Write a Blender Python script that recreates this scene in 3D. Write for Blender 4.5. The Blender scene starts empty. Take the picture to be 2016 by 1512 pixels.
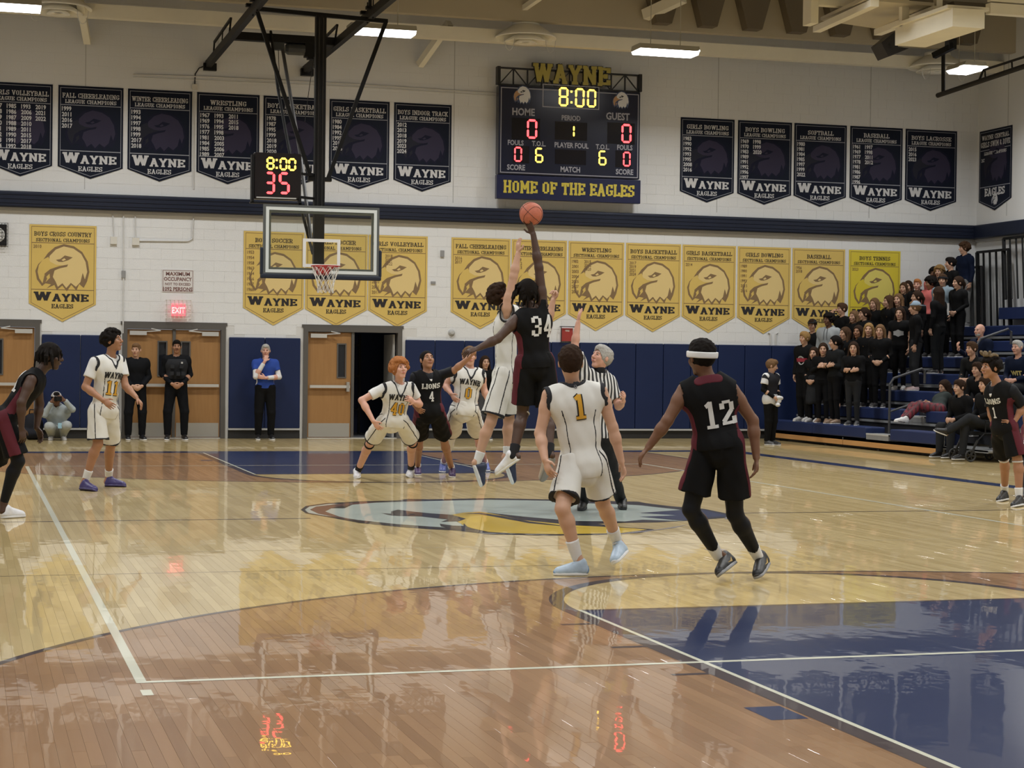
import bpy, bmesh, math, random
import numpy as np
from mathutils import Vector, Matrix
from mathutils.bvhtree import BVHTree

SC = bpy.context.scene
COL = SC.collection

# ---------------------------------------------------------------- camera, world, exposure, lights
F = 3673.055
CP = np.array([-5.46622, -18.22841, 1.58029])
YAW, PITCH, ROLL = 0.2840954, -0.0124018, 0.0121956
def rot():
    cy, sy, cp, sp = math.cos(YAW), math.sin(YAW), math.cos(PITCH), math.sin(PITCH)
    f = np.array([sy*cp, cy*cp, sp]); r = np.array([cy, -sy, 0]); u = np.cross(r, f)
    cr, sr = math.cos(ROLL), math.sin(ROLL)
    return np.array([cr*r+sr*u, -sr*r+cr*u, f])
RM = rot()
cam = bpy.data.objects.new('camera', bpy.data.cameras.new('camera')); COL.objects.link(cam)
cam.data.sensor_width = 36; cam.data.lens = F/2016*36; cam.data.clip_end = 200
M = Matrix.Identity(4)
for i in range(3):
    M[i][0], M[i][1], M[i][2], M[i][3] = RM[0][i], RM[1][i], -RM[2][i], CP[i]
cam.matrix_world = M
SC.camera = cam

SC.view_settings.view_transform = 'Standard'; SC.view_settings.look = 'None'
SC.view_settings.exposure = 0.62; SC.view_settings.gamma = 1; SC.view_settings.use_curve_mapping = False
wd = bpy.data.worlds.new('world'); SC.world = wd; wd.use_nodes = True
wd.node_tree.nodes['Background'].inputs[0].default_value = (0.9, 0.93, 1, 1)
wd.node_tree.nodes['Background'].inputs[1].default_value = 0.15
SC.cycles.max_bounces = 6; SC.cycles.diffuse_bounces = 4; SC.cycles.glossy_bounces = 3
SC.cycles.transparent_max_bounces = 6; SC.cycles.sample_clamp_indirect = 4
SC.cycles.use_denoising = True

LAMPS = []
for ly in (-15, -9, -3, 3, 9, 14.6):          # the gym's rows of high-bay strip fixtures
    for lx in (-8.5, -2.8, 2.9, 8.4, 13.4):
        LAMPS.append((5.6, 6.5) if (lx, ly) == (8.4, 9) else (lx, ly))
for lx, ly in LAMPS:
    L = bpy.data.lights.new('high_bay_lamp', 'AREA'); L.shape = 'RECTANGLE'; L.size = 1.2; L.size_y = 0.45
    L.energy = 106; L.color = (0.985, 1.0, 1.0); L.spread = math.radians(150)
    o = bpy.data.objects.new('high_bay_lamp', L); o.location = (lx, ly, 7.52); COL.objects.link(o)

YW = 18.25      # back wall plane
XR = 15.75      # right wall plane
def wy(u, v, Y):
    d = RM.T @ np.array([(u-1008)/F, -(v-756)/F, 1.0]); t = (Y-CP[1])/d[1]; return CP+t*d
def wx(u, v, X):
    d = RM.T @ np.array([(u-1008)/F, -(v-756)/F, 1.0]); t = (X-CP[0])/d[0]; return CP+t*d
def wz(u, v, Z=0.0):
    d = RM.T @ np.array([(u-1008)/F, -(v-756)/F, 1.0]); t = (Z-CP[2])/d[2]; return CP+t*d

# ---------------------------------------------------------------- materials
def mat(name, col, rough=0.6, spec=0.5, metal=0.0, noise=0.0, nscale=8.0, bump=0.0, bscale=60.0, emit=None, estr=0.0, coat=0.0, alpha=None):
    m = bpy.data.materials.new(name); m.use_nodes = True
    nt = m.node_tree; b = nt.nodes['Principled BSDF']
    b.inputs['Base Color'].default_value = (*col, 1); b.inputs['Roughness'].default_value = rough
    b.inputs['Specular IOR Level'].default_value = spec; b.inputs['Metallic'].default_value = metal
    if coat: b.inputs['Coat Weight'].default_value = coat; b.inputs['Coat Roughness'].default_value = 0.1
    tc = nt.nodes.new('ShaderNodeTexCoord')
    if noise:
        n = nt.nodes.new('ShaderNodeTexNoise'); n.inputs['Scale'].default_value = nscale; n.inputs['Detail'].default_value = 4
        nt.links.new(tc.outputs['Object'], n.inputs['Vector'])
        mx = nt.nodes.new('ShaderNodeMix'); mx.data_type = 'RGBA'
        mx.inputs[6].default_value = (*[max(0, c*(1-noise)) for c in col], 1); mx.inputs[7].default_value = (*[min(1, c*(1+noise)) for c in col], 1)
        nt.links.new(n.outputs['Fac'], mx.inputs[0]); nt.links.new(mx.outputs[2], b.inputs['Base Color'])
    if bump:
        n = nt.nodes.new('ShaderNodeTexNoise'); n.inputs['Scale'].default_value = bscale; n.inputs['Detail'].default_value = 3
        nt.links.new(tc.outputs['Object'], n.inputs['Vector'])
        bp = nt.nodes.new('ShaderNodeBump'); bp.inputs['Strength'].default_value = bump; bp.inputs['Distance'].default_value = 0.01
        nt.links.new(n.outputs['Fac'], bp.inputs['Height']); nt.links.new(bp.outputs['Normal'], b.inputs['Normal'])
    if emit is not None:
        b.inputs['Emission Color'].default_value = (*emit, 1); b.inputs['Emission Strength'].default_value = estr
    if alpha is not None: b.inputs['Alpha'].default_value = alpha
    return m
_mc = {}
def M_(name, col, **k):
    if name not in _mc: _mc[name] = mat(name, col, **k)
    return _mc[name]

WHITE_WALL = mat('painted_block', (0.67, 0.675, 0.67), 0.55, noise=0.03, nscale=1.5, bump=0.25, bscale=90)
NAVY_BAND = mat('navy_band_vinyl', (0.008, 0.012, 0.028), 0.5, spec=.3, noise=0.3, nscale=3, bump=0.3, bscale=6)
PAD = mat('wall_pad_vinyl', (0.006, 0.015, 0.060), 0.55, spec=.3, noise=0.12, nscale=2, bump=0.15, bscale=5)
GREY_TRIM = mat('grey_trim', (0.42, 0.42, 0.41), 0.5)
DARK = mat('dark_void', (0.01, 0.011, 0.014), 0.8)
BLACK_STEEL = mat('black_steel', (0.004, 0.004, 0.0045), 0.5, spec=.25, noise=0.3, nscale=5)
BEIGE_STEEL = mat('cream_painted_steel', (0.80, 0.76, 0.63), 0.5, noise=0.06, nscale=3)
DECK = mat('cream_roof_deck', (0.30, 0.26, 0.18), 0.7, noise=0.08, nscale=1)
DOOR_WOOD = None

# ---------------------------------------------------------------- mesh helpers
def tag(o, label=None, cat=None, group=None, kind=None):
    if label: o['label'] = label
    if cat: o['category'] = cat
    if group: o['group'] = group
    if kind: o['kind'] = kind
    return o
def link(name, me, m=None, parent=None, smooth=False):
    if m is not None:
        for x in (m if isinstance(m, (list, tuple)) else [m]): me.materials.append(x)
    if smooth: me.polygons.foreach_set('use_smooth', [True]*len(me.polygons))
    o = bpy.data.objects.new(name, me); COL.objects.link(o)
    if parent is not None:
        o.parent = parent
        o.matrix_parent_inverse = Matrix.Translation(-parent.location)
    return o
def empty(name, loc):
    o = bpy.data.objects.new(name, None); o.location = Vector(loc); o.empty_display_size = 0.1; COL.objects.link(o); return o
class MB:
    def __init__(s): s.v = []; s.f = []
    def poly(s, pts):
        n = len(s.v); s.v += [tuple(p) for p in pts]; s.f.append(tuple(range(n, n+len(pts)))); return s
    def box(s, lo, hi):
        n = len(s.v); x0, y0, z0 = lo; x1, y1, z1 = hi
        s.v += [(x0,y0,z0),(x1,y0,z0),(x1,y1,z0),(x0,y1,z0),(x0,y0,z1),(x1,y0,z1),(x1,y1,z1),(x0,y1,z1)]
        s.f += [tuple(n+i for i in q) for q in ((0,3,2,1),(4,5,6,7),(0,1,5,4),(1,2,6,5),(2,3,7,6),(3,0,4,7))]; return s
    def bar(s, a, b, w, h=None, up=(0,0,1)):
        h = h or w; a = np.array(a, float); b = np.array(b, float); d = (b-a)/np.linalg.norm(b-a)
        up = np.array(up, float)
        if abs(d@up) > 0.98: up = np.array((0,1.0,0))
        x = np.cross(d, up); x /= np.linalg.norm(x); y = np.cross(x, d); n = len(s.v)
        for e in (a, b):
            for i, j in ((-1,-1),(1,-1),(1,1),(-1,1)): s.v.append(tuple(e+x*i*w/2+y*j*h/2))
        s.f += [tuple(n+i for i in q) for q in ((0,1,2,3),(7,6,5,4),(0,4,5,1),(1,5,6,2),(2,6,7,3),(3,7,4,0))]; return s
    def tube(s, pts, r, n=10, cap=True):
        pts = [np.array(p, float) for p in pts]; rs = r if isinstance(r, (list, tuple)) else [r]*len(pts)
        base = len(s.v); prev = None
        for i, p in enumerate(pts):
            a = pts[max(0, i-1)]; b = pts[min(len(pts)-1, i+1)]; d = (b-a)/(np.linalg.norm(b-a)+1e-9)
            if prev is None:
                up = np.array((0,0,1.0)) if abs(d[2]) < 0.9 else np.array((0,1.0,0))
                x = np.cross(d, up)
            else: x = prev-d*(prev@d)
            x /= np.linalg.norm(x)+1e-9; prev = x; y = np.cross(d, x)
            for k in range(n):
                t = 2*math.pi*k/n; s.v.append(tuple(p+rs[i]*(x*math.cos(t)+y*math.sin(t))))
        for i in range(len(pts)-1):
            for k in range(n):
                a = base+i*n+k; b = base+i*n+(k+1) % n; s.f.append((a, b, b+n, a+n))
        if cap:
            s.f.append(tuple(base+k for k in reversed(range(n)))); s.f.append(tuple(base+(len(pts)-1)*n+k for k in range(n)))
        return s
    def lathe(s, c, prof, n=32, axis='Z'):
        base = len(s.v)
        for r, z in prof:
            for k in range(n):
                t = 2*math.pi*k/n; a, b = r*math.cos(t), r*math.sin(t)
                s.v.append((c[0]+a, c[1]+b, c[2]+z) if axis == 'Z' else (c[0]+a, c[1]+z, c[2]+b))
        for i in range(len(prof)-1):
            for k in range(n):
                a = base+i*n+k; b = base+i*n+(k+1) % n; s.f.append((a, b, b+n, a+n))
        return s
    def prism(s, pts, d):   # pts: planar 3-D outline, extruded by vector d
        n = len(s.v); k = len(pts); s.v += [tuple(p) for p in pts]+[tuple(np.array(p)+np.array(d)) for p in pts]
        s.f.append(tuple(n+i for i in range(k))); s.f.append(tuple(n+k+i for i in reversed(range(k))))
        for i in range(k):
            j = (i+1) % k; s.f.append((n+i, n+k+i, n+k+j, n+j))
        return s
    def build(s, name, m, parent=None, smooth=False, fix=True):
        me = bpy.data.meshes.new(name); me.from_pydata([tuple(map(float, p)) for p in s.v], [], s.f)
        if fix:
            bm = bmesh.new(); bm.from_mesh(me); bmesh.ops.recalc_face_normals(bm, faces=bm.faces); bm.to_mesh(me); bm.free()
        me.update()
        o = link(name, me, m, parent, smooth)
        if smooth:
            try: me.shade_smooth()
            except Exception: pass
        return o
def bevel(o, w=0.01, seg=2):
    md = o.modifiers.new('bevel', 'BEVEL'); md.width = w; md.segments = seg; md.limit_method = 'ANGLE'; return o

# ---------------------------------------------------------------- lettering: own slab-serif block glyphs + blender's built-in face
# glyph: width, strokes "x0 y0 x1 y1" on a 7-high grid, then serif bars "x y halfwidth"
GL = {
'A': (6.4, ['1.3 0.4 3.2 6.8','5.1 0.4 3.2 6.8','2 2.3 4.4 2.3'], ['1.2 0 1.2','5.2 0 1.2','2.9 7 .9']),
'B': (5.8, ['1.4 0.3 1.4 6.7','1.4 6.4 4 6.4','1.4 3.6 4 3.6','1.4 .6 4.2 .6','4.6 4.1 4.6 6','4.9 1.1 4.9 3.1'], ['1 0 1','1 7 1']),
'C': (5.6, ['1.2 1.3 1.2 5.7','1.9 6.4 4 6.4','1.9 .6 4 .6','4.8 5 4.8 6.8','4.8 .9 4.8 2'], []),
'D': (5.8, ['1.4 .3 1.4 6.7','1.4 6.4 3.9 6.4','1.4 .6 3.9 .6','4.8 1.3 4.8 5.7'], ['1 0 1','1 7 1']),
'E': (5.6, ['1.4 .3 1.4 6.7','1.2 6.4 5 6.4','1.2 .6 5 .6','1.4 3.5 3.6 3.5','4.9 5.2 4.9 6.6','4.9 .4 4.9 1.8','3.6 2.9 3.6 4.1'], ['1 0 1','1 7 1']),
'F': (5.4, ['1.4 .3 1.4 6.7','1.2 6.4 4.9 6.4','1.4 3.5 3.6 3.5','4.8 5.2 4.8 6.6','3.6 2.9 3.6 4.1'], ['1.5 0 1.4','1 7 1']),
'G': (5.8, ['1.2 1.3 1.2 5.7','1.9 6.4 4 6.4','1.9 .6 4 .6','4.8 5 4.8 6.6','4.8 .9 4.8 3','3.4 3 5.6 3'], []),
'H': (6.4, ['1.4 .3 1.4 6.7','5 .3 5 6.7','1.4 3.5 5 3.5'], ['1.4 0 1.3','5 0 1.3','1.4 7 1.3','5 7 1.3']),
'I': (3.2, ['1.6 .3 1.6 6.7'], ['1.6 0 1.4','1.6 7 1.4']),
'J': (5.0, ['3.4 1.2 3.4 6.7','1.6 .6 2.9 .6','.9 1 .9 2.2'], ['3.4 7 1.3']),
'K': (6.2, ['1.4 .3 1.4 6.7','1.6 3 4.6 6.6','2.4 3.8 4.8 .4'], ['1.4 0 1.2','5 0 1.2','1.4 7 1.2','4.8 7 1.1']),
'L': (5.2, ['1.4 .3 1.4 6.7','1.2 .6 4.7 .6','4.6 .4 4.6 2'], ['1 0 1','1.4 7 1.3']),
'M': (7.6, ['1.4 .3 1.4 6.7','6.2 .3 6.2 6.7','1.5 6.6 3.8 2.4','6.1 6.6 3.8 2.4'], ['1.4 0 1.2','6.2 0 1.2','1.1 7 1','6.5 7 1']),
'N': (6.6, ['1.4 .3 1.4 6.7','5.2 .3 5.2 6.7','1.4 6.6 5.2 .5'], ['1.4 0 1.3','1.1 7 1','5.2 7 1.3']),
'O': (5.8, ['1.2 1.3 1.2 5.7','1.8 6.4 4 6.4','1.8 .6 4 .6','4.6 1.3 4.6 5.7'], []),
'P': (5.6, ['1.4 .3 1.4 6.7','1.4 6.4 4 6.4','1.4 3 4 3','4.7 3.6 4.7 5.8'], ['1.4 0 1.3','1 7 1']),
'Q': (5.8, ['1.2 1.3 1.2 5.7','1.8 6.4 4 6.4','1.8 .6 4 .6','4.6 1.3 4.6 5.7','3.4 1.6 5.4 -.4'], []),
'R': (6.0, ['1.4 .3 1.4 6.7','1.4 6.4 4 6.4','1.4 3.3 4 3.3','4.7 3.8 4.7 5.8','3 3.2 4.9 .4'], ['1.4 0 1.2','5 0 1.1','1 7 1']),
'S': (5.4, ['1.2 4 1.2 5.8','1.7 6.4 3.8 6.4','1.7 3.5 3.7 3.5','1.7 .6 3.7 .6','4.4 1.1 4.4 3','4.4 5.2 4.4 6.8','1 .2 1 2'], []),
'T': (5.8, ['2.9 .3 2.9 6.7','.8 6.4 5 6.4','.8 5 .8 6.6','5 5 5 6.6'], ['2.9 0 1.4']),
'U': (6.2, ['1.4 1.3 1.4 6.7','2 .6 4.2 .6','4.8 1.3 4.8 6.7'], ['1.4 7 1.3','4.8 7 1.3']),
'V': (6.4, ['1.3 6.6 3.2 .3','5.1 6.6 3.2 .3'], ['1.2 7 1.2','5.2 7 1.2']),
'W': (8.8, ['1.3 6.6 2.7 .4','4.4 6.6 2.7 .4','4.4 6.6 6.1 .4','7.5 6.6 6.1 .4'], ['1.2 7 1.2','7.6 7 1.2','4.4 7 1']),
'X': (6.2, ['1.3 .4 4.9 6.6','4.9 .4 1.3 6.6'], ['1.2 0 1.1','5 0 1.1','1.2 7 1.1','5 7 1.1']),
'Y': (6.2, ['1.2 6.6 3.1 3.2','5 6.6 3.1 3.2','3.1 3.4 3.1 .3'], ['3.1 0 1.4','1.1 7 1.1','5.1 7 1.1']),
'&': (5.8, ['1.4 1.2 1.4 3','1.8 .6 3.6 .6','1.6 3.4 4 5.6','1.8 5 1.8 6','2 6.4 3.6 6.4','4.8 .3 1.8 4.6'], []),
' ': (3.0, [], []),
'0': (5.2, ['1.1 1.3 1.1 5.7','1.7 6.3 3.5 6.3','1.7 .7 3.5 .7','4.1 1.3 4.1 5.7'], []),
'1': (4.2, ['2.2 .3 2.2 6.7','1.0 5.9 2.0 6.5'], ['2.2 0 1.7']),
'2': (5.4, ['1.2 4.8 1.2 5.8','1.7 6.3 3.6 6.3','4.2 4.2 4.2 5.8','1.3 1.2 4.0 3.9','1.0 .6 4.8 .6','4.6 .4 4.6 1.8'], []),
'3': (5.2, ['1.1 5.0 1.1 6.0','1.6 6.3 3.4 6.3','2 3.5 3.4 3.5','1.6 .7 3.4 .7','4.1 4.1 4.1 5.7','4.1 1.3 4.1 2.9','1.1 1 1.1 2'], []),
'4': (5.6, ['3.7 .3 3.7 6.7','.9 2.1 4.9 2.1','1.0 2.3 3.5 6.4'], ['3.7 0 1.3']),
}
def slab(text, height, th=1.0):
    """2-D quads (list of 4-point lists) and total width of slab-serif text"""
    k = height/7.4; x = 0; qs = []
    for ch in text:
        w, st, sf = GL.get(ch, GL[' '])
        for s_ in st:
            a = [float(t) for t in s_.split()]; x0, y0, x1, y1 = a
            dx, dy = x1-x0, y1-y0; L = math.hypot(dx, dy); vert = abs(dy)/L
            hw = (0.45+0.35*vert)*th; nx, ny = -dy/L*hw, dx/L*hw; ex, ey = dx/L*.3, dy/L*.3
            qs.append([(x+x0-ex+nx, y0-ey+ny), (x+x0-ex-nx, y0-ey-ny), (x+x1+ex-nx, y1+ey-ny), (x+x1+ex+nx, y1+ey+ny)])
        for s_ in sf:
            a = [float(t) for t in s_.split()]
            cx, cy, hw = a; cy = cy+(0.25 if cy < 3 else -0.25); qs.append([(x+cx-hw, cy-.55*th), (x+cx+hw, cy-.55*th), (x+cx+hw, cy+.45*th), (x+cx-hw, cy+.45*th)])
        x += w+0.35
    return [[(px*k, py*k) for px, py in q] for q in qs], x*k
def fit_slab(text, cx, y0, height, maxw, th=1.0, exact=False):
    qs, w = slab(text, height, th); s = maxw/w if exact else min(1.0, maxw/w)
    return [[(cx+(px-w/2)*s, y0+py) for px, py in q] for q in qs]
_tc = {}
def sans(text, size=1.0, bold=0.02):
    """(verts2d, faces, width) from Blender's built-in face"""
    key = (text, bold)
    if key not in _tc:
        c = bpy.data.curves.new('t', 'FONT'); c.body = text; c.size = 1; c.offset = bold; c.resolution_u = 2; c.fill_mode = 'FRONT'
        o = bpy.data.objects.new('t', c); COL.objects.link(o)
        me = o.to_mesh(); vs = [(v.co.x, v.co.y) for v in me.vertices]; fs = [tuple(p.vertices) for p in me.polygons]
        o.to_mesh_clear(); bpy.data.objects.remove(o); bpy.data.curves.remove(c)
        xs = [v[0] for v in vs] or [0]; _tc[key] = (vs, fs, min(xs), max(xs))
    vs, fs, x0, x1 = _tc[key]
    return [((x-x0)*size, y*size) for x, y in vs], fs, (x1-x0)*size
def flat(name, items, fr, m, parent, off=0.0):
    if name in ('year_lettering', 'sign_lettering', 'caption_lettering', 'clock_numerals') and len(items) > 1:
        for it in items:
            if it[0] == 't' and it[1]: o = flat(name[:-3] if False else 'lettering_'+name.split('_')[0], [it], fr, m, parent, off)
        items = [it for it in items if it[0] == 'q']
        if not items: return None
        name = 'printed_border'
    """items: ('q', pts) polygons or ('t', verts, faces); fr(x, y, off) -> 3-D"""
    mb = MB()
    for n_, it in enumerate(items):
        if it[0] == 'q':
            P = it[1]; ar = sum(P[i-1][0]*P[i][1]-P[i][0]*P[i-1][1] for i in range(len(P)))
            o_ = off+(n_ % 24)*0.00006 if len(P) == 4 and len(items) > 6 else off
            mb.poly([fr(x, y, o_) for x, y in (P if ar > 0 else P[::-1])])
        elif not it[1]: continue
        else:
            n = len(mb.v); mb.v += [tuple(fr(x, y, off)) for x, y in it[1]]; mb.f += [tuple(n+i for i in f) for f in it[2]]
    return mb.build(name, m, parent, fix=False)
def T(text, cx, y, size, maxw=9, bold=0.02, narrow=1.0, align='c'):
    if not text: return ('t', [], [])
    vs, fs, w = sans(text, size, bold); s = narrow*min(1.0, maxw/(w*narrow)); w *= s
    x0 = cx-w/2 if align == 'c' else cx
    return ('t', [(x0+a*s, y+b) for a, b in vs], fs)
def Q(qs): return [('q', q) for q in qs]
def ring(pts, w):   # ribbon along a closed 2-D polyline
    out = []; n = len(pts); c = np.mean(pts, axis=0)
    inn = []
    for i in range(n):
        a = np.array(pts[i-1]); b = np.array(pts[i]); d = np.array(pts[(i+1) % n])
        e1 = (b-a)/np.linalg.norm(b-a); e2 = (d-b)/np.linalg.norm(d-b); n1 = np.array((-e1[1], e1[0])); n2 = np.array((-e2[1], e2[0]))
        m = n1+n2; m /= max(0.3, (m@m)/2); q = b+m*w
        inn.append(tuple(q))
    for i in range(n):
        j = (i+1) % n; out.append([pts[i], pts[j], inn[j], inn[i]])
    return out
# eagle head emblem, unit box 0..1 wide, facing left (y up)
EA_OUT = [(.07,.56),(.17,.68),(.24,.80),(.36,.93),(.52,1.0),(.70,.96),(.85,.84),(.95,.64),(.98,.42),(.94,.22),(.88,.08),(.80,.16),(.75,.02),(.66,.14),(.58,.0),(.50,.12),(.40,.02),(.36,.13),(.22,.05),(.30,.14),(.20,.16),(.14,.10),(.05,.24),(.02,.42)]
EA_HEAD = [(.27,.74),(.38,.88),(.52,.95),(.69,.91),(.83,.80),(.91,.63),(.94,.42),(.90,.26),(.86,.40),(.82,.20),(.74,.10),(.65,.18),(.57,.07),(.50,.17),(.42,.09),(.38,.20),(.33,.30),(.36,.44),(.58,.54),(.40,.52),(.26,.62)]
EA_BEAK = [(.25,.72),(.15,.66),(.08,.54),(.06,.40),(.09,.26),(.15,.16),(.18,.32),(.26,.42),(.36,.47),(.56,.54),(.38,.56),(.28,.62)]
EA_THR = [(.20,.34),(.27,.38),(.28,.28),(.20,.18),(.23,.26)]
EA_EYE = [(.38,.66),(.46,.68),(.54,.76),(.68,.72),(.60,.66),(.50,.62),(.43,.62)]
EA_PUP = [(.48,.66),(.53,.70),(.56,.67),(.51,.64)]
EA_MOUTH = [(.18,.36),(.28,.46),(.44,.53),(.60,.57),(.58,.52),(.44,.48),(.30,.40),(.20,.28)]
def eagle(parent, fr, x0, y0, s, mo, mh, mb_, me_, off=0.002, flip=False, name='eagle_emblem', ay=1.0):
    def tr(P): return ('q', [((x0+(1-x if flip else x)*s), y0+y*s*ay) for x, y in P])
    e = flat(name, [tr(EA_OUT)], fr, mo, parent, off)
    for nm, P, m, o2 in (('head_shape', EA_HEAD, mh, .0012), ('beak_shape', EA_BEAK, mb_, .0016), ('throat_shape', EA_THR, mb_, .0016), ('mouth_line', EA_MOUTH, mo, .002), ('eye_shape', EA_EYE, me_, .0024), ('eye_pupil', EA_PUP, mh, .0028)):
        flat(nm, [tr(P)], fr, m, e, off+o2)
    return e
# ================================================================ SETTING
rng = random.Random(7)
HL = 12.76      # half length of the court
# ---- floor
def floor_material(name, paint=None):
    m = bpy.data.materials.new(name); m.use_nodes = True; nt = m.node_tree; N = nt.nodes; Lk = nt.links
    b = N['Principled BSDF']; b.inputs['Roughness'].default_value = 0.30; b.inputs['Specular IOR Level'].default_value = 0.16
    b.inputs['Coat Weight'].default_value = 0.66; b.inputs['Coat Roughness'].default_value = 0.015
    geo = N.new('ShaderNodeNewGeometry'); sep = N.new('ShaderNodeSeparateXYZ'); Lk.new(geo.outputs['Position'], sep.inputs[0])
    def mth(op, a, b_=None):
        n = N.new('ShaderNodeMath'); n.operation = op
        for i, x in enumerate((a, b_)):
            if x is None: continue
            if isinstance(x, (int, float)): n.inputs[i].default_value = x
            else: Lk.new(x, n.inputs[i])
        return n.outputs[0]
    X, Y = sep.outputs[0], sep.outputs[1]
    # long soft waviness of the finish, which breaks the reflections up
    mp = N.new('ShaderNodeMapping'); mp.inputs['Scale'].default_value = (1.0, 0.7, 1); Lk.new(geo.outputs['Position'], mp.inputs[0])
    nz = N.new('ShaderNodeTexNoise'); nz.inputs['Scale'].default_value = 5.5; nz.inputs['Detail'].default_value = 2; nz.inputs['Roughness'].default_value = 0.5; Lk.new(mp.outputs[0], nz.inputs['Vector'])
    at = N.new('ShaderNodeAttribute'); at.attribute_name = 'rnd'
    bp = N.new('ShaderNodeBump'); bp.inputs['Strength'].default_value = 0.15; bp.inputs['Distance'].default_value = 0.0048
    Lk.new(nz.outputs['Fac'], bp.inputs['Height']); Lk.new(bp.outputs['Normal'], b.inputs['Normal']); Lk.new(bp.outputs['Normal'], b.inputs['Coat Normal'])
    if paint is not None:
        b.inputs['Base Color'].default_value = (*paint, 1); return m
    aX, aY = mth('ABSOLUTE', X), mth('ABSOLUTE', Y)
    def dist(cy): return mth('SQRT', mth('ADD', mth('MULTIPLY', X, X), mth('POWER', mth('ABSOLUTE', mth('SUBTRACT', aY, cy)), 2.0)))
    arc = mth('MAXIMUM', mth('LESS_THAN', dist(HL-1.6), 6.02), mth('MULTIPLY', mth('GREATER_THAN', aY, HL-1.6), mth('LESS_THAN', aX, 6.02)))
    ft = mth('MULTIPLY', mth('LESS_THAN', dist(HL-5.79), 1.83), mth('LESS_THAN', aY, HL-5.79))
    zone = mth('MULTIPLY', mth('MULTIPLY', arc, mth('SUBTRACT', 1.0, ft)), mth('LESS_THAN', aY, HL))
    # grain
    mg = N.new('ShaderNodeMapping'); mg.inputs['Scale'].default_value = (40, 1.6, 1); Lk.new(geo.outputs['Position'], mg.inputs[0])
    addv = N.new('ShaderNodeVectorMath'); addv.operation = 'ADD'; Lk.new(mg.outputs[0], addv.inputs[0]); Lk.new(at.outputs['Color'], addv.inputs[1])
    g = N.new('ShaderNodeTexNoise'); g.inputs['Scale'].default_value = 1.0; g.inputs['Detail'].default_value = 4; Lk.new(addv.outputs[0], g.inputs['Vector'])
    sc = N.new('ShaderNodeSeparateColor'); Lk.new(at.outputs['Color'], sc.inputs[0])
    f = mth('ADD', mth('MULTIPLY', sc.outputs[0], 0.75), mth('MULTIPLY', mth('SUBTRACT', g.outputs['Fac'], 0.3), 0.6))
    def ramp(c0, c1):
        x = N.new('ShaderNodeMix'); x.data_type = 'RGBA'; x.inputs[6].default_value = (*c0, 1); x.inputs[7].default_value = (*c1, 1); Lk.new(f, x.inputs[0]); return x.outputs[2]
    li = ramp((0.40, 0.295, 0.125), (0.56, 0.435, 0.215)); br = ramp((0.225, 0.118, 0.052), (0.335, 0.188, 0.090))
    mx = N.new('ShaderNodeMix'); mx.data_type = 'RGBA'; Lk.new(zone, mx.inputs[0]); Lk.new(li, mx.inputs[6]); Lk.new(br, mx.inputs[7])
    Lk.new(mx.outputs[2], b.inputs['Base Color'])
    return m
FLOORM = floor_material('maple_floor')
NAVYP = floor_material('navy_floor_paint', (0.012, 0.026, 0.085))
DKP = floor_material('dark_line_paint', (0.05, 0.035, 0.04))
WHP = floor_material('white_line_paint', (0.62, 0.62, 0.50))
PALEP = floor_material('pale_logo_paint', (0.42, 0.48, 0.44))
YELP = floor_material('yellow_logo_paint', (0.62, 0.42, 0.045))
MARP = floor_material('maroon_logo_paint', (0.10, 0.045, 0.045))
BLKP = floor_material('black_logo_paint', (0.012, 0.012, 0.02))
sub = MB().box((-13, -21, -0.12), (XR+.2, YW+.2, -0.025)).build('floor', M_('subfloor', (0.12, 0.08, 0.05), rough=0.8)); tag(sub, kind='structure')
FX0, FX1, FY0, FY1 = -9.0, XR, -19.5, YW
PW, GAP = 0.0572, 0.0006
strips = []
x = FX0
while x < FX1-0.01:
    y = FY0-rng.uniform(0, 1.5)
    while y < FY1:
        Ln = rng.choice((.45, .6, .8, 1.0, 1.3, 1.7)); y0, y1 = max(y, FY0), min(y+Ln, FY1)
        if y1-y0 > 0.02: strips.append((x, min(x+PW-GAP, FX1), y0+GAP, y1, rng.random(), rng.random(), rng.random()))
        y += Ln
    x += PW
def visible_near(s):
    cx, cy = (s[0]+s[1])/2, (s[2]+s[3])/2
    q = RM @ (np.array((cx, cy, 0))-CP); 
    if q[2] < 1: return None
    u, v = 1008+F*q[0]/q[2], 756-F*q[1]/q[2]
    return q[2] if (0 < u < 2016 and v < 1500) else None
cand = sorted(((visible_near(s), i) for i, s in enumerate(strips) if visible_near(s) is not None))
near = set(i for _, i in cand[:300])
def plank_mesh(name, lst):
    nv = []; nf = []; col = []
    for s in lst:
        n = len(nv); x0, x1, y0, y1 = s[:4]; c = 0.0005; zt = 0.0
        r1, r2 = (s[5]-.5)*.00022, (s[6]-.5)*.0005; q_ = (r1+r2, -r1+r2, -r1-r2, r1-r2)
        nv += [(x0,y0,-.02),(x1,y0,-.02),(x1,y1,-.02),(x0,y1,-.02),(x0,y0,zt-c),(x1,y0,zt-c),(x1,y1,zt-c),(x0,y1,zt-c),(x0+c,y0+c,zt+q_[0]),(x1-c,y0+c,zt+q_[1]),(x1-c,y1-c,zt+q_[2]),(x0+c,y1-c,zt+q_[3])]
        nf += [tuple(n+i for i in q) for q in ((0,1,5,4),(1,2,6,5),(2,3,7,6),(3,0,4,7),(4,5,9,8),(5,6,10,9),(6,7,11,10),(7,4,8,11),(8,9,10,11))]
        col += [(s[4], s[5], s[6], 1)]*12
    me = bpy.data.meshes.new(name); me.from_pydata(nv, [], nf)
    a = me.color_attributes.new('rnd', 'FLOAT_COLOR', 'POINT'); a.data.foreach_set('color', np.array(col, np.float32).ravel())
    return me
for i in sorted(near): link('floorboard', plank_mesh('floorboard', [strips[i]]), FLOORM, sub)
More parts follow.
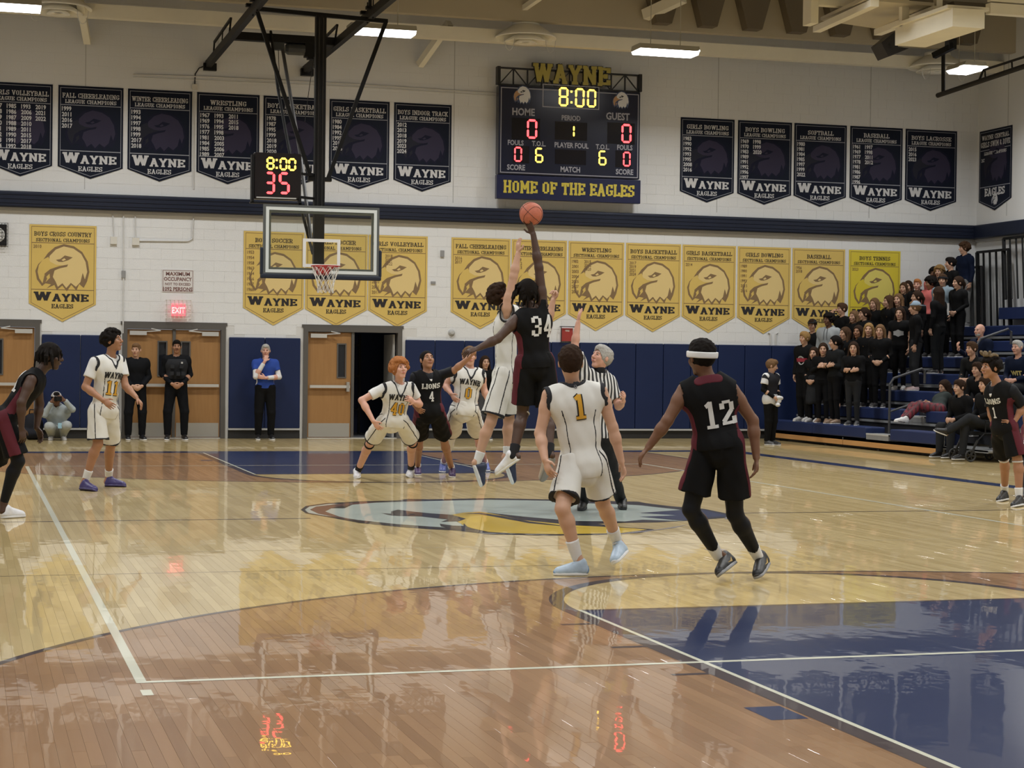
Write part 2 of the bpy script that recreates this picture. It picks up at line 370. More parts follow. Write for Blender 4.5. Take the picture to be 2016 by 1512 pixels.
o = link('floorboards', plank_mesh('floorboards', [s for i, s in enumerate(strips) if i not in near]), FLOORM, sub); tag(o, kind='stuff')

# ---- painted markings: thin coats of paint lying on the boards
def paint(name, polys, m, z=0.0006):
    mb = MB()
    for p in polys: mb.poly([(a, b, z) for a, b in p])
    o = mb.build(name, m, sub, fix=False); me = o.data
    bm = bmesh.new(); bm.from_mesh(me)
    for f in bm.faces:
        f.normal_update()
        if f.normal.z < 0: f.normal_flip()
    bm.to_mesh(me); bm.free(); return o
def rect(x0, y0, x1, y1): return [(x0, y0), (x1, y0), (x1, y1), (x0, y1)]
def arcs(cx, cy, r0, r1, a0, a1, n=64):
    out = []
    for i in range(n):
        t0 = a0+(a1-a0)*i/n; t1 = a0+(a1-a0)*(i+1)/n
        out.append([(cx+r0*math.cos(t0), cy+r0*math.sin(t0)), (cx+r1*math.cos(t0), cy+r1*math.sin(t0)), (cx+r1*math.cos(t1), cy+r1*math.sin(t1)), (cx+r0*math.cos(t1), cy+r0*math.sin(t1))])
    return out
PI = math.pi
for s in (-1, 1):
    f = HL-5.79; bs = HL-1.6
    def Yr(x0, y0, x1, y1): return rect(x0, min(s*y0, s*y1), x1, max(s*y0, s*y1))
    paint('painted_lane', [Yr(-1.83, f, 1.83, HL)], NAVYP, .0005)
    paint('lane_line', [Yr(-1.83, f, -1.71, HL), Yr(1.71, f, 1.83, HL)], DKP, .0008)
    paint('lane_inner_line', [Yr(-1.73, f, -1.70, HL), Yr(1.70, f, 1.73, HL)], WHP, .0010)
    paint('free_throw_line', [Yr(-1.83, f, 1.83, f+.05)], DKP, .0009)
    a = [arcs(0, s*f, 1.73, 1.83, PI+(s < 0)*PI, 2*PI+(s < 0)*PI)]
    paint('free_throw_circle', a[0], DKP, .0009)
    paint('three_point_line', arcs(0, s*bs, 5.97, 6.02, PI+(s < 0)*PI, 2*PI+(s < 0)*PI, 120)+[Yr(-6.02, bs, -5.97, HL), Yr(5.97, bs, 6.02, HL)], DKP, .0008)
    for d in (3.35, 4.27, 5.18):
        for sx in (-1, 1): paint('lane_mark', [rect(*( (-2.03, s*(HL-d)-.025, -1.83, s*(HL-d)+.025) if sx < 0 else (1.83, s*(HL-d)-.025, 2.03, s*(HL-d)+.025)))], DKP, .0008)
    for sx in (-1, 1):
        xx = (-2.03, -1.85) if sx < 0 else (1.85, 2.03)
        paint('lane_block', [Yr(xx[0], HL-2.44, xx[1], HL-2.13)], NAVYP, .0008)
paint('midcourt_line', [rect(-7.62, -.025, -2.2, .025), rect(2.3, -.025, 7.62, .025)], DKP, .0008)
paint('court_border', [rect(-7.95, -HL-.5, -7.62, HL+.5), rect(7.62, -HL-.5, 7.95, HL+.5), rect(-7.62, HL, 7.62, HL+.5), rect(-7.62, -HL-.5, 7.62, -HL)], NAVYP, .0006)
VL, VH = 9.09, 4.67
paint('volleyball_line', [rect(-VH, -VL, -VH+.052, VL), rect(VH-.052, -VL, VH, VL), rect(-VH+.052, -VL, VH-.052, -VL+.05), rect(-VH+.052, VL-.05, VH-.052, VL)], WHP, .0012)
paint('volleyball_mark', [rect(-VH, -VL-.34, -VH+.052, -VL-.19)], WHP, .0012)
paint('attack_line', [rect(-VH, 2.98, VH, 3.0), rect(-VH, -3.0, VH, -2.98)], M_('thin_pale_line', (.5, .42, .26), rough=.2), .0011)
paint('floor_seam', [rect(-7.6, -4.47, -1.0, -4.455)], DKP, .0007)
paint('floor_number_patch', [rect(.55, -3.62, .72, -3.5)], M_('grey_floor_mark', (.25, .2, .19), rough=.3), .0012)
# centre logo, traced on the floor plane
def G(pts, sx=560, sy=860, k=2.24): return [tuple(wz(sx+a/k, sy+b/k)[:2]) for a, b in pts]
paint('logo_outline', [G([(72,322),(95,305),(180,293),(330,285),(500,281),(545,274),(640,276),(900,271),(1200,277),(1400,283),(1560,286),(1590,292),(1700,306),(1850,318),(1960,340),(1965,356),(1820,368),(1640,378),(1480,380),(1380,384),(1480,398),(1620,407),(1640,412),(1560,425),(1400,432),(1180,436),(900,430),(760,414),(640,408),(500,397),(330,380),(180,352),(95,338)])], BLKP, .0014)
paint('logo_white_ring', [G([(90,322),(110,308),(200,296),(240,296),(150,308),(118,322),(150,338),(240,355),(180,349),(105,336)])], PALEP, .0018)
paint('logo_maroon', [G([(112,322),(140,308),(230,298),(330,290),(420,288),(300,300),(215,312),(180,330),(240,352),(330,372),(240,358),(150,340)])], MARP, .0020)
paint('logo_head', [G([(165,330),(195,316),(265,316),(300,300),(400,291),(545,286),(900,278),(1190,283),(1180,289),(1500,299),(1570,303),(1747,323),(1568,336),(1731,347),(1563,353),(1770,373),(1579,366),(1500,374),(1280,372),(1050,352),(900,335),(760,345),(740,365),(800,395),(760,404),(640,396),(500,386),(330,368),(210,350)])], PALEP, .0018)
paint('logo_feathers', [G([(1747,321),(1850,324),(1940,344),(1950,352),(1880,355),(1772,370),(1567,353),(1729,347),(1570,337),(1749,325)])], NAVYP, .0022)
paint('logo_beak', [G([(735,345),(790,335),(860,331),(920,340),(1050,368),(1290,392),(1540,404),(1600,410),(1480,426),(1200,430),(1000,426),(900,420),(830,405),(790,392),(760,372)])], YELP, .0022)
paint('logo_beak_line', [G([(790,340),(860,335),(960,350),(1080,374),(1300,402),(1080,382),(950,358),(860,342)])], BLKP, .0026)
paint('logo_eye', [G([(427,338),(470,340),(470,330),(500,322),(560,330),(640,338),(740,345),(800,362),(770,374),(690,376),(720,366),(600,352),(500,350),(470,348)])], BLKP, .0026)
paint('logo_swoosh', [G([(1360,430),(1500,424),(1640,410),(1780,388),(1720,402),(1600,418),(1480,430)]), G([(1950,352),(1985,368),(1940,362)])], M_('grey_logo_paint', (.16, .16, .20), rough=.2), .0016)
paint('logo_brow', [G([(685,384),(740,392),(790,394),(790,382),(815,404),(840,410),(740,408),(690,396)])], BLKP, .0026)

# ---- back wall: painted concrete blocks around three door openings
DO = [(-6.1, -4.17, 2.20), (-2.60, -0.66, 2.20), (0.91, 2.86, 2.20)]     # x0, x1, height of each opening
wall = MB()
segs = [(-13, DO[0][0]), (DO[0][1], DO[1][0]), (DO[1][1], DO[2][0]), (DO[2][1], XR+.3)]
for a, b in segs: wall.box((a, YW+.004, 0), (b, YW+.25, 2.20))
wall.box((-13, YW+.004, 2.20), (XR+.3, YW+.25, 9.6))
WJ = M_('block_mortar', (0.60, 0.595, 0.575), rough=.7)
wb = wall.build('wall_back', WJ); tag(wb, kind='structure')
BW, BH = 0.406, 0.2032
blocks = []
r = 9
while r*BH < 9.4:
    z0 = r*BH; x = -9.0-(r % 2)*BW/2
    while x < XR:
        x0, x1 = x+.0015, min(x+BW-.0015, XR); z1 = z0+BH
        zz0, zz1 = z0+.0015, z1-.0015
        hit = [d for d in DO if x1 > d[0] and x0 < d[1] and zz0 < d[2]]
        if hit and zz1 <= hit[0][2]+.01: x += BW; continue
        if hit: zz0 = hit[0][2]
        blocks.append((x0, x1, zz0, zz1)); x += BW
    r += 1
def bseen(b):
    cx, cz = (b[0]+b[1])/2, (b[2]+b[3])/2
    return 2.1 < cz < 4.3 and -5.2 < cx < 13
order = sorted(range(len(blocks)), key=lambda i: (not bseen(blocks[i]), (blocks[i][2] > 4.06)*-1, blocks[i][0]))
single = set([i for i in order if bseen(blocks[i])][:300])
for i in sorted(single):
    b = blocks[i]; MB().box((b[0], YW, b[2]), (b[1], YW+.03, b[3])).build('concrete_block', WHITE_WALL, wb, fix=False)
mb = MB()
for i, b in enumerate(blocks):
    if i not in single: mb.box((b[0], YW, b[2]), (b[1], YW+.03, b[3]))
tag(mb.build('concrete_blocks', WHITE_WALL, wb, fix=False), kind='stuff')
for xx in (-3.35, 1.28, 3.9, 9.62, 13.15):   # vertical control joints
    MB().box((xx-.008, YW-.003, 4.75), (xx+.008, YW+.01, 8.0)).build('control_joint', GREY_TRIM, wb)
# wall pads
PT = 1.975
padspans = [(-4.12, -2.68), (-0.58, 0.83), (2.94, 10.9), (10.9, XR-.02)]
for a, b in padspans:
    n = max(1, round((b-a)/0.61)); w = (b-a)/n
    for k in range(n):
        o = MB().box((a+k*w+.004, YW-.055, 0.20), (a+(k+1)*w-.004, YW-.002, PT)).build('wall_pad', PAD, wb); bevel(o, .016, 2)
for a, b in padspans:
    MB().box((a, YW-.07, .165), (b, YW-.002, .20)).build('trim_1', GREY_TRIM).__setitem__('kind', 'structure')
    MB().box((a, YW-.03, 0), (b, YW+.0, .10)).build('baseboard_back', M_('black_rubber_base', (.012, .012, .013), rough=.5)).__setitem__('kind', 'structure')
    MB().box((a, YW-.02, .10), (b, YW+.0, .165)).build('baseboard_back', M_('black_rubber_base', (.012, .012, .013), rough=.5)).__setitem__('kind', 'structure')
# navy ledge / folded curtain band and grey strip under it
bnd = MB()
def band(y0, y1, z0, z1, xa=-13, xb=XR):
    return [(xa, y0, z0), (xb, y0, z0)]
o = MB().box((-13, YW-.16, 4.36), (XR, YW, 4.66)).build('trim_2', NAVY_BAND); tag(o, kind='structure'); bevel(o, .03, 3)
for zz in (4.44, 4.52, 4.60): MB().tube([(-9, YW-.165, zz), (-2, YW-.168, zz-.006), (6, YW-.165, zz+.004), (XR-.1, YW-.166, zz)], .006, 6).build('band_fold', NAVY_BAND, o)
tag(MB().box((-13, YW-.05, 4.30), (XR, YW, 4.36)).build('trim_3', GREY_TRIM), kind='structure')
o = MB().box((XR-.16, -5, 4.36), (XR, YW, 4.66)).build('trim_4', NAVY_BAND); tag(o, kind='structure'); bevel(o, .03, 3)
tag(MB().box((XR-.05, -5, 4.30), (XR, YW, 4.36)).build('trim_5', GREY_TRIM), kind='structure')
# other walls
wr = MB().box((XR, -21, 0), (XR+.25, YW+.25, 9.6)).build('wall_right', WHITE_WALL); tag(wr, kind='structure')
tag(MB().box((-13.2, -21, 0), (-13, YW+.25, 9.6)).build('wall_left', WHITE_WALL), kind='structure')
tag(MB().box((-13.2, -21.2, 0), (XR+.2, -21, 9.6)).build('wall_front', WHITE_WALL), kind='structure')
MB().box((XR-.006, 13, 4.8), (XR, 13.02, 9)).build('control_joint', GREY_TRIM, wr)
MB().box((XR-.006, 17.0, 4.8), (XR, 17.02, 9)).build('control_joint', GREY_TRIM, wr)
# ---- ceiling: deep ribbed roof deck
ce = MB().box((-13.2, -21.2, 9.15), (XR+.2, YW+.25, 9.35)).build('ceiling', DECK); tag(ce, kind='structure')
xc = wy(1487, 30, 16.45)[0]
for i in range(-2, 8):
    x = xc+i*.97
    if x < -12.4 or x > XR-.6: continue
    prof = [(x-.40, 9.15), (x-.16, 8.30), (x+.16, 8.30), (x+.40, 9.15)]
    MB().prism([(a, 16.45, b) for a, b in prof], (0, .28, 0)).build('deck_rib', M_('deck_rib_shaded', (.13, .105, .07), rough=.7), ce)  # dark brown puts the shade on the rib ends into the colour
for i in range(-24, 10):
    x = xc+i*.97+.4
    if -12.8 < x < XR-.4: MB().box((x-.05, -20.9, 9.02), (x+.05, 15.5, 9.15)).build('deck_seam', DECK, ce)
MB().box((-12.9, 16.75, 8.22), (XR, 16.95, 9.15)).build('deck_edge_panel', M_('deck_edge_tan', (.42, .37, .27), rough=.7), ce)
def steel(name, label, fn, cat='beam', m=BEIGE_STEEL, group=None):
    mb = MB(); fn(mb); o = mb.build(name, m); tag(o, label, cat, group); return o
# long I-beam running across in front of the back wall
def ibeam(mb):
    y = 17.3; z0, z1 = wy(0, 24, y)[2], wy(0, -3, y)[2]
    mb.box((-12.9, y-.10, z0), (XR-.01, y+.10, z0+.03)); mb.box((-12.9, y-.10, z1-.03), (XR-.01, y+.10, z1)); mb.box((-12.9, y-.10, z0+.03), (XR-.01, y-.04, z1-.03))
beam = steel('roof_beam', 'long cream painted steel beam running across the gym above all banners', ibeam)
def brace(mb, u0, v0, y0, u1, v1, y1, w=.13):
    mb.bar(wy(u0, v0, y0), wy(u1, v1, y1), w, w)
steel('roof_brace', 'slanting cream brace between long beam and wall, left of the ceiling lamp over far basket', lambda mb: brace(mb, 172, 82, 18.15, 158, 5, 17.0), 'brace')
steel('roof_brace', 'slanting cream brace above boys indoor track banner', lambda mb: brace(mb, 826, 128, 18.15, 885, 45, 17.35), 'brace')
o = steel('roof_brace', 'slanting cream brace rising left of the scoreboard top, near round air diffuser', lambda mb: (brace(mb, 1010, 31, 17.2, 1062, -5, 16.2, .10), brace(mb, 994, 30, 17.2, 990, -6, 17.0, .08)), 'brace')
steel('roof_brace', 'short cream brace joining ceiling above the right ceiling lamp', lambda mb: (brace(mb, 1270, 30, 16.7, 1345, -5, 16.0, .2),), 'brace')
# ================================================================ DOORS
OAK = mat('oak_door', (0.40, 0.225, 0.085), 0.45, noise=0.0)
def wood_grain(m, c0, c1, sc=(6, 6, .5), axis=None):
    nt = m.node_tree; b = nt.nodes['Principled BSDF']; tc = nt.nodes.new('ShaderNodeTexCoord'); mp = nt.nodes.new('ShaderNodeMapping'); mp.inputs['Scale'].default_value = sc
    n = nt.nodes.new('ShaderNodeTexNoise'); n.inputs['Scale'].default_value = 2; n.inputs['Detail'].default_value = 5; n.inputs['Distortion'].default_value = .6
    mx = nt.nodes.new('ShaderNodeMix'); mx.data_type = 'RGBA'; mx.inputs[6].default_value = (*c0, 1); mx.inputs[7].default_value = (*c1, 1)
    nt.links.new(tc.outputs['Object'], mp.inputs[0]); nt.links.new(mp.outputs[0], n.inputs['Vector']); nt.links.new(n.outputs['Fac'], mx.inputs[0]); nt.links.new(mx.outputs[2], b.inputs['Base Color'])
wood_grain(OAK, (0.25, 0.120, 0.036), (0.35, 0.185, 0.064), (9, 9, .7))
FRAME = M_('door_frame_paint', (0.085, 0.078, 0.07), rough=.5)
STEEL = M_('brushed_steel', (0.46, 0.46, 0.45), rough=.38, metal=.85)
ALU = M_('aluminium', (0.62, 0.62, 0.60), rough=.35, metal=.6)
GLASSD = M_('dark_wired_glass', (0.012, 0.014, 0.018), rough=.08)
def glass_mat():
    m = bpy.data.materials.new('clear_glass'); m.use_nodes = True; nt = m.node_tree; nt.nodes.remove(nt.nodes['Principled BSDF'])
    tr = nt.nodes.new('ShaderNodeBsdfTransparent'); tr.inputs[0].default_value = (.965, .98, .97, 1); gl = nt.nodes.new('ShaderNodeBsdfGlossy'); gl.inputs['Roughness'].default_value = .02
    fr = nt.nodes.new('ShaderNodeFresnel'); fr.inputs[0].default_value = 1.5; mx = nt.nodes.new('ShaderNodeMixShader')
    nt.links.new(fr.outputs[0], mx.inputs[0]); nt.links.new(tr.outputs[0], mx.inputs[1]); nt.links.new(gl.outputs[0], mx.inputs[2]); nt.links.new(mx.outputs[0], nt.nodes['Material Output'].inputs[0]); return m
GLASS = glass_mat()
def door(n, x0, x1, h, leaves, closed=(True, True)):
    root = empty('door_%d' % n, ((x0+x1)/2, YW, 0)); tag(root, kind='structure')
    fw = .09; mb = MB().box((x0-.02, YW-.03, 0), (x0+fw-.02, YW+.16, h)).box((x1-fw+.02, YW-.03, 0), (x1+.02, YW+.16, h)).box((x0+fw-.02, YW-.03, h-fw), (x1-fw+.02, YW+.16, h)).box((x0-.05, YW-.015, h-.01), (x1+.05, YW+.0, h+.05))
    mb.build('door_frame', FRAME, root)
    MB().box((x0+.07, YW-.02, 0.0), (x1-.07, YW+.16, .014)).build('threshold', ALU, root)
    xa, xb = x0+fw-.01, x1-fw+.01; mid = (xa+xb)/2
    MB().box((mid-.028, YW+.0, .014), (mid+.028, YW+.09, h-fw)).build('mullion', FRAME, root)
    for i, (a, b) in enumerate(((xa, mid-.032), (mid+.032, xb))):
        hinge = a if i == 0 else b; free = b if i == 0 else a; sg = 1 if i == 0 else -1
        W = b-a
        def mk(name, m, lo, hi, par):   # lo/hi: distance from hinge, depth, height
            xs = sorted((hinge+sg*lo[0], hinge+sg*hi[0])); return MB().box((xs[0], YW+lo[1], lo[2]), (xs[1], YW+hi[1], hi[2])).build(name, m, par)
        if not closed[i]: continue
        leaf = MB()
        wx0, wx1, wz0, wz1 = W-.26, W-.12, 1.22, 1.86
        for lo, hi in (((0, .03, .02), (wx0, .075, h-fw-.01)), ((wx1, .03, .02), (W, .075, h-fw-.01)), ((wx0, .03, .02), (wx1, .075, wz0)), ((wx0, .03, wz1), (wx1, .075, h-fw-.01))):
            xs = sorted((hinge+sg*lo[0], hinge+sg*hi[0])); leaf.box((xs[0], YW+lo[1], lo[2]), (xs[1], YW+hi[1], hi[2]))
        lf = leaf.build('door_leaf', OAK, root)
        mk('window_pane', GLASSD, (wx0, .05, wz0), (wx1, .058, wz1), lf)
        wf = MB()
        for lo, hi in (((wx0-.025, .015, wz0-.025), (wx0, .035, wz1+.025)), ((wx1, .015, wz0-.025), (wx1+.025, .035, wz1+.025)), ((wx0, .015, wz0-.025), (wx1, .035, wz0)), ((wx0, .015, wz1), (wx1, .035, wz1+.025))):
            xs = sorted((hinge+sg*lo[0], hinge+sg*hi[0])); wf.box((xs[0], YW+lo[1], lo[2]), (xs[1], YW+hi[1], hi[2]))
        wf.build('window_frame', FRAME, lf)
        mk('push_bar', ALU, (.03, -.055, 1.0), (W-.03, -.01, 1.055), lf)
        mk('push_bar_end', STEEL, (W-.10, -.06, .93), (W-.04, .03, 1.12), lf)
        mk('kick_plate', STEEL, (.02, .024, .03), (W-.02, .031, .30), lf)
        mk('door_closer', ALU, (.04, -.05, h-fw-.12), (.36, .03, h-fw-.04), lf)
        MB().bar((hinge+sg*.34, YW-.02, h-fw-.05), (hinge+sg*.62, YW-.09, h-fw-.03), .02).bar((hinge+sg*.62, YW-.09, h-fw-.03), (hinge+sg*.40, YW+.0, h-fw+.02), .02).build('closer_arm', ALU, lf)
    return root
door(1, DO[0][0], DO[0][1], DO[0][2], 2)
door(2, DO[1][0], DO[1][1], DO[1][2], 2)
d3 = door(3, DO[2][0], DO[2][1], DO[2][2], 2, closed=(True, False))
# the right leaf of door 3 stands open into a dark storeroom
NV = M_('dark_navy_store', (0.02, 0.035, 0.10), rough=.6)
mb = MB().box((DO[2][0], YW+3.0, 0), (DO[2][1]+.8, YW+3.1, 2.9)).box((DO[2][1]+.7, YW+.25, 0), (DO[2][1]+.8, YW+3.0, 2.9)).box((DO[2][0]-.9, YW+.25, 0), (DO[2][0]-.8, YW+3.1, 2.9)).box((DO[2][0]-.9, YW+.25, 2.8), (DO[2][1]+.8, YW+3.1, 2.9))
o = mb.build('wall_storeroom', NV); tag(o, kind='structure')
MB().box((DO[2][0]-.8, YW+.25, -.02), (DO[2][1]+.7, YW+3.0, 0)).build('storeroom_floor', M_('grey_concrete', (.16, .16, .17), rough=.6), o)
xj = DO[2][1]-.09
MB().box((xj-.05, YW+.12, .02), (xj-.005, YW+.96, 2.08)).build('door_leaf', M_('pale_door_edge', (.34, .33, .31), rough=.5), d3)
sh = empty('storage_rack', (2.1, YW+2.3, 0)); tag(sh, 'dark metal storage rack with blue mats inside the open doorway', 'rack')
for a in (1.55, 2.45): MB().bar((a, YW+2.1, 0), (a, YW+2.1, 2.1), .05).build('upright', BLACK_STEEL, sh)
for z in (.5, 1.2, 1.85): MB().box((1.55, YW+2.05, z), (2.45, YW+2.6, z+.04)).build('rack_shelf', BLACK_STEEL, sh)
tag(MB().box((1.62, YW+2.08, 1.24), (2.3, YW+2.5, 1.62)).build('folded_mat', M_('dull_blue_mat', (.03, .06, .16), rough=.6)), 'folded dull blue mat on the rack inside the open doorway', 'mat')

# ================================================================ BANNERS
NB = M_('navy_banner_vinyl', (0.006, 0.009, 0.021), rough=.6, spec=.15, noise=.15, nscale=2); NBW = M_('banner_white_print', (.55, .55, .56), rough=.6)
NBE = M_('banner_faint_purple', (.034, .030, .058), rough=.65, spec=.15); NBO = M_('banner_faint_dark', (.009, .010, .026), rough=.65, spec=.15); NBB = M_('banner_faint_grey', (.018, .019, .030), rough=.65, spec=.15)
NBL = M_('banner_grey_line', (.28, .29, .33), rough=.55)
GB = M_('gold_banner_vinyl', (0.60, 0.425, 0.11), rough=.55, noise=.07, nscale=2); GBH = M_('gold_banner_light', (.66, .50, .21), rough=.55); GBD = M_('gold_banner_brown', (.20, .125, .055), rough=.6)
GBK = M_('banner_black_print', (.012, .010, .012), rough=.5)
YB = M_('yellow_banner_vinyl', (.62, .50, .035), rough=.5, noise=.05, nscale=2); YBH = M_('yellow_banner_light', (.66, .56, .13), rough=.5)
def outline(w, top, side, tip): return [(0, top), (0, side), (w/2, tip), (w, side), (w, top)]
def slab_q(t, cx, y, h, mw, th=1.0): return Q(fit_slab(t, cx, y, h, mw, th))
def banner(kind, x0, x1, title, years, label, sub_='', fr=None, cols=None, zt=None):
    navy = kind == 'navy'
    w = x1-x0
    if navy: top, side, tip = 6.71, 5.17, 4.95
    else: top, side, tip = 4.055, 2.56, 2.22
    if fr is None: fr = lambda x, y, off: (x0+x, YW-.012-off, y)
    out = outline(w, top, side, tip)
    a = [fr(x, y, .0) for x, y in out]; b = [fr(x, y, -.008) for x, y in out]
    m = NB if navy else (YB if kind == 'yellow' else GB)
    mb = MB(); n = len(a); mb.v = a+b; mb.f = [tuple(range(n)), tuple(range(2*n-1, n-1, -1))]+[(i, n+i, n+(i+1) % n, (i+1) % n) for i in range(n)]
    root = mb.build('championship_banner', m)
    tag(root, label, 'banner', 'navy league champions banners' if navy else 'gold sectional champions banners')
    if navy:
        k = w/465; pr, ln = NBW, NBL; y = lambda p: top-p*1.54/585
        flat('border_line', Q(ring([(.03*w, top-.04), (.03*w, side+.015), (w/2, tip+.045), (w*.97, side+.015), (w*.97, top-.04)], .009))+[('q', rect(.03*w, y(142), .97*w, y(137))), ('q', rect(.03*w, y(472), .97*w, y(466)))], fr, ln, root, .002)
        eagle(root, fr, .09*w, y(466), w*.84, NBO, NBE, NBB, NBO, .0015, ay=.80)
        flat('title_lettering', slab_q(title, w/2, y(88), .094, w*.88, .82), fr, pr, root, .003); flat('title_lettering', slab_q('LEAGUE CHAMPIONS', w/2, y(127), .074, w*.88, .85), fr, pr, root, .003)
        rows = 8; ys = .0
        it = []
        for ci, colm in enumerate(years):
            for ri, yr in enumerate(colm): it.append(T(yr, (.055+ci*.225)*w, y(182+ri*(41 if len(colm) > 6 or ri < 4 else 40)), .112, bold=.03, align='l', narrow=.86))
        if it: flat('year_lettering', it, fr, pr, root, .006)
        flat('wayne_lettering', Q(fit_slab('W', .205*w, y(556), .20, .27*w, 1.15, True)+fit_slab('AYNE', .625*w, y(558), .158, .56*w, 1.1, True))+slab_q('EAGLES', w/2, y(614), .094, w*.42, .85), fr, pr, root, .003)
    else:
        y = lambda p: top-p*1.495/505; hd = YBH if kind == 'yellow' else GBH
        flat('border_line', Q(ring([(.03*w, top-.035), (.03*w, side+.012), (w/2, tip+.045), (w*.97, side+.012), (w*.97, top-.035)], .008))+[('q', rect(.03*w, y(118), .97*w, y(114))), ('q', rect(.03*w, y(417), .97*w, y(413)))], fr, GBD, root, .002)
        eagle(root, fr, .075*w, y(424), w*.84, GBD, hd, (YB if kind == 'yellow' else GB), GBD, .0015, ay=.86)
        flat('title_lettering', slab_q(title, w/2, y(72), .086, w*.86, .82), fr, GBK, root, .003); flat('title_lettering', slab_q('SECTIONAL CHAMPIONS', w/2, y(108), .066, w*.88, .82), fr, GBK, root, .003)
        it = []
        for ci, colm in enumerate(years):
            for ri, yr in enumerate(colm): it.append(T(yr, (.06+ci*.22)*w, y(150+ri*(26 if len(colm) < 5 else 35)), .088, bold=.012, align='l', narrow=.86))
        flat('year_lettering', it, fr, GBD, root, .006)
        flat('wayne_lettering', Q(fit_slab('W', .205*w, y(486), .17, .27*w, 1.15, True)+fit_slab('AYNE', .62*w, y(488), .142, .55*w, 1.15, True))+slab_q('EAGLES', w/2, y(534), .084, w*.42, .85), fr, GBK, root, .003)
    return root
def PX(u, v, Y=YW): return wy(u, v, Y)[0]
navy = [
 (-22, 104, 'GIRLS VOLLEYBALL', [['1967','1968','1969','1980','1981','1982','1983','1984'], ['1985','1986','1987','1988','1989','1990','1991','1992'], ['1993','2006','2009','2010','2011','2015','2017','2018'], ['2019','2021','2022']]),
 (115, 243, 'FALL CHEERLEADING', [['1999','2011','2016','2017']]),
 (252, 378, 'WINTER CHEERLEADING', [['1993','1994','1997','1998','1999','2017','2018']]),
 (388, 511, 'WRESTLING', [['1967','1969','1976','1977','1981','1984','1985','1989'], ['1993','1994','1995','1998','2003','2005','2006','2007'], ['2011','2015','2018']]),
 (519, 641, 'BOYS BASKETBALL', [['1978','1987','1995','1999','2018','2019','2020','2021']]),
 (649, 767, 'GIRLS BASKETBALL', [['1980','1984','1992','1995','2015','2016']]),
 (776, 889, 'BOYS INDOOR TRACK', [['2012','2013','2018','2019','2023','2024']]),
 (1340, 1446, 'GIRLS BOWLING', [['1983','1990','1992','1993','1995','2008','2016']]),
 (1453, 1559, 'BOYS BOWLING', [['1969','1970','1983','1989','1991','1992','1996','1997'], ['1998','1999','2020']]),
 (1564, 1667, 'SOFTBALL', [['1980','1981','1984','1985','1997','1999','2022']]),
 (1674, 1777, 'BASEBALL', [['1961','1969','1977','1978','1981','1986','1987','1996'], ['1997','1998','2011','2012']]),
 (1783, 1884, 'BOYS LACROSSE', [['2015','2016','2023']])]
for u0, u1, t, yr in navy:
    banner('navy', PX(u0, 170+u0*.045), PX(u1, 170+u1*.045), t, yr, 'navy pennant banner reading %s LEAGUE CHAMPIONS on upper wall' % t)
gold = [
 (58, 190, 'BOYS CROSS COUNTRY', [['2010']]), (480, 599, 'BOYS SOCCER', [['1953','1954','1958','1963','1964','1966','1967','1968']]),
 (602, 724, 'GIRLS SOCCER', [[]]), (726, 842, 'GIRLS VOLLEYBALL', [['','','','','2007','2010','2011','2017'], ['2018','2021','2022']]),
 (889, 1005, 'FALL CHEERLEADING', [['2016','2017']]), (1008, 1116, 'WINTER CHEERLEADING', [['1999','2012','2013']]),
 (1120, 1229, 'WRESTLING', [['1982','2001','2003','2004','2005','2007','2008'], ['2015','2016','2020']]), (1233, 1341, 'BOYS BASKETBALL', [['2017','2019','2021','2024']]),
 (1344, 1449, 'GIRLS BASKETBALL', [['2014']]), (1453, 1557, 'GIRLS BOWLING', [['1989','1990','1991','1992','2015','2016']]),
 (1561, 1664, 'BASEBALL', [['1956','2018']]), (1672, 1773, 'BOYS TENNIS', [['2023']])]
for u0, u1, t, yr in gold:
    k = 'yellow' if t == 'BOYS TENNIS' else 'gold'
    banner(k, PX(u0, 450), PX(u1, 460), t, yr, ('bright yellow' if k == 'yellow' else 'gold')+' pennant banner reading %s SECTIONAL CHAMPIONS' % t)
# the banner round the corner on the right wall
ya, yb = wx(1930, 246, XR)[1], wx(1994, 238, XR)[1]
fr = lambda x, y, off: (XR-.012-off, ya-x, y)
w = ya-yb
out = outline(w, 6.71, 5.17, 4.95)
mb = MB(); a = [fr(x, y, 0) for x, y in out]; b = [fr(x, y, -.008) for x, y in out]; n = 5; mb.v = a+b; mb.f = [tuple(range(n)), tuple(range(2*n-1, n-1, -1))]+[(i, n+i, n+(i+1) % n, (i+1) % n) for i in range(n)]
o = mb.build('championship_banner', NB); tag(o, 'navy pennant banner on right wall for girls swim and dive', 'banner', 'navy league champions banners')
flat('border_line', Q(ring([(.03*w, 6.67), (.03*w, 5.185), (w/2, 4.995), (w*.97, 5.185), (w*.97, 6.67)], .009))+[('q', rect(.03*w, 6.27, .97*w, 6.285)), ('q', rect(.03*w, 5.47, .97*w, 5.485))], fr, NBL, o, .002)
eagle(o, fr, .1*w, 5.49, w*.8, NBO, NBE, NBB, NBO, .0015)
flat('title_lettering', slab_q('WAYNE CENTRAL', w/2, 6.50, .10, w*.86)+slab_q('GIRLS SWIM & DIVE', w/2, 6.34, .12, w*.9)+slab_q('LEAGUE CHAMPIONS', w/2, 6.17, .07, w*.86)+[T('2024', .07*w, 6.03, .10, align='l')], fr, NBW, o, .003)
flat('wayne_lettering', slab_q('EAGLES', w/2, 5.28, .17, w*.86, 1.15), fr, NBW, o, .003)
eagle(o, fr, .39*w, 5.04, .22*w, NBO, NBW, NBL, GBK, .003, name='small_eagle_emblem')

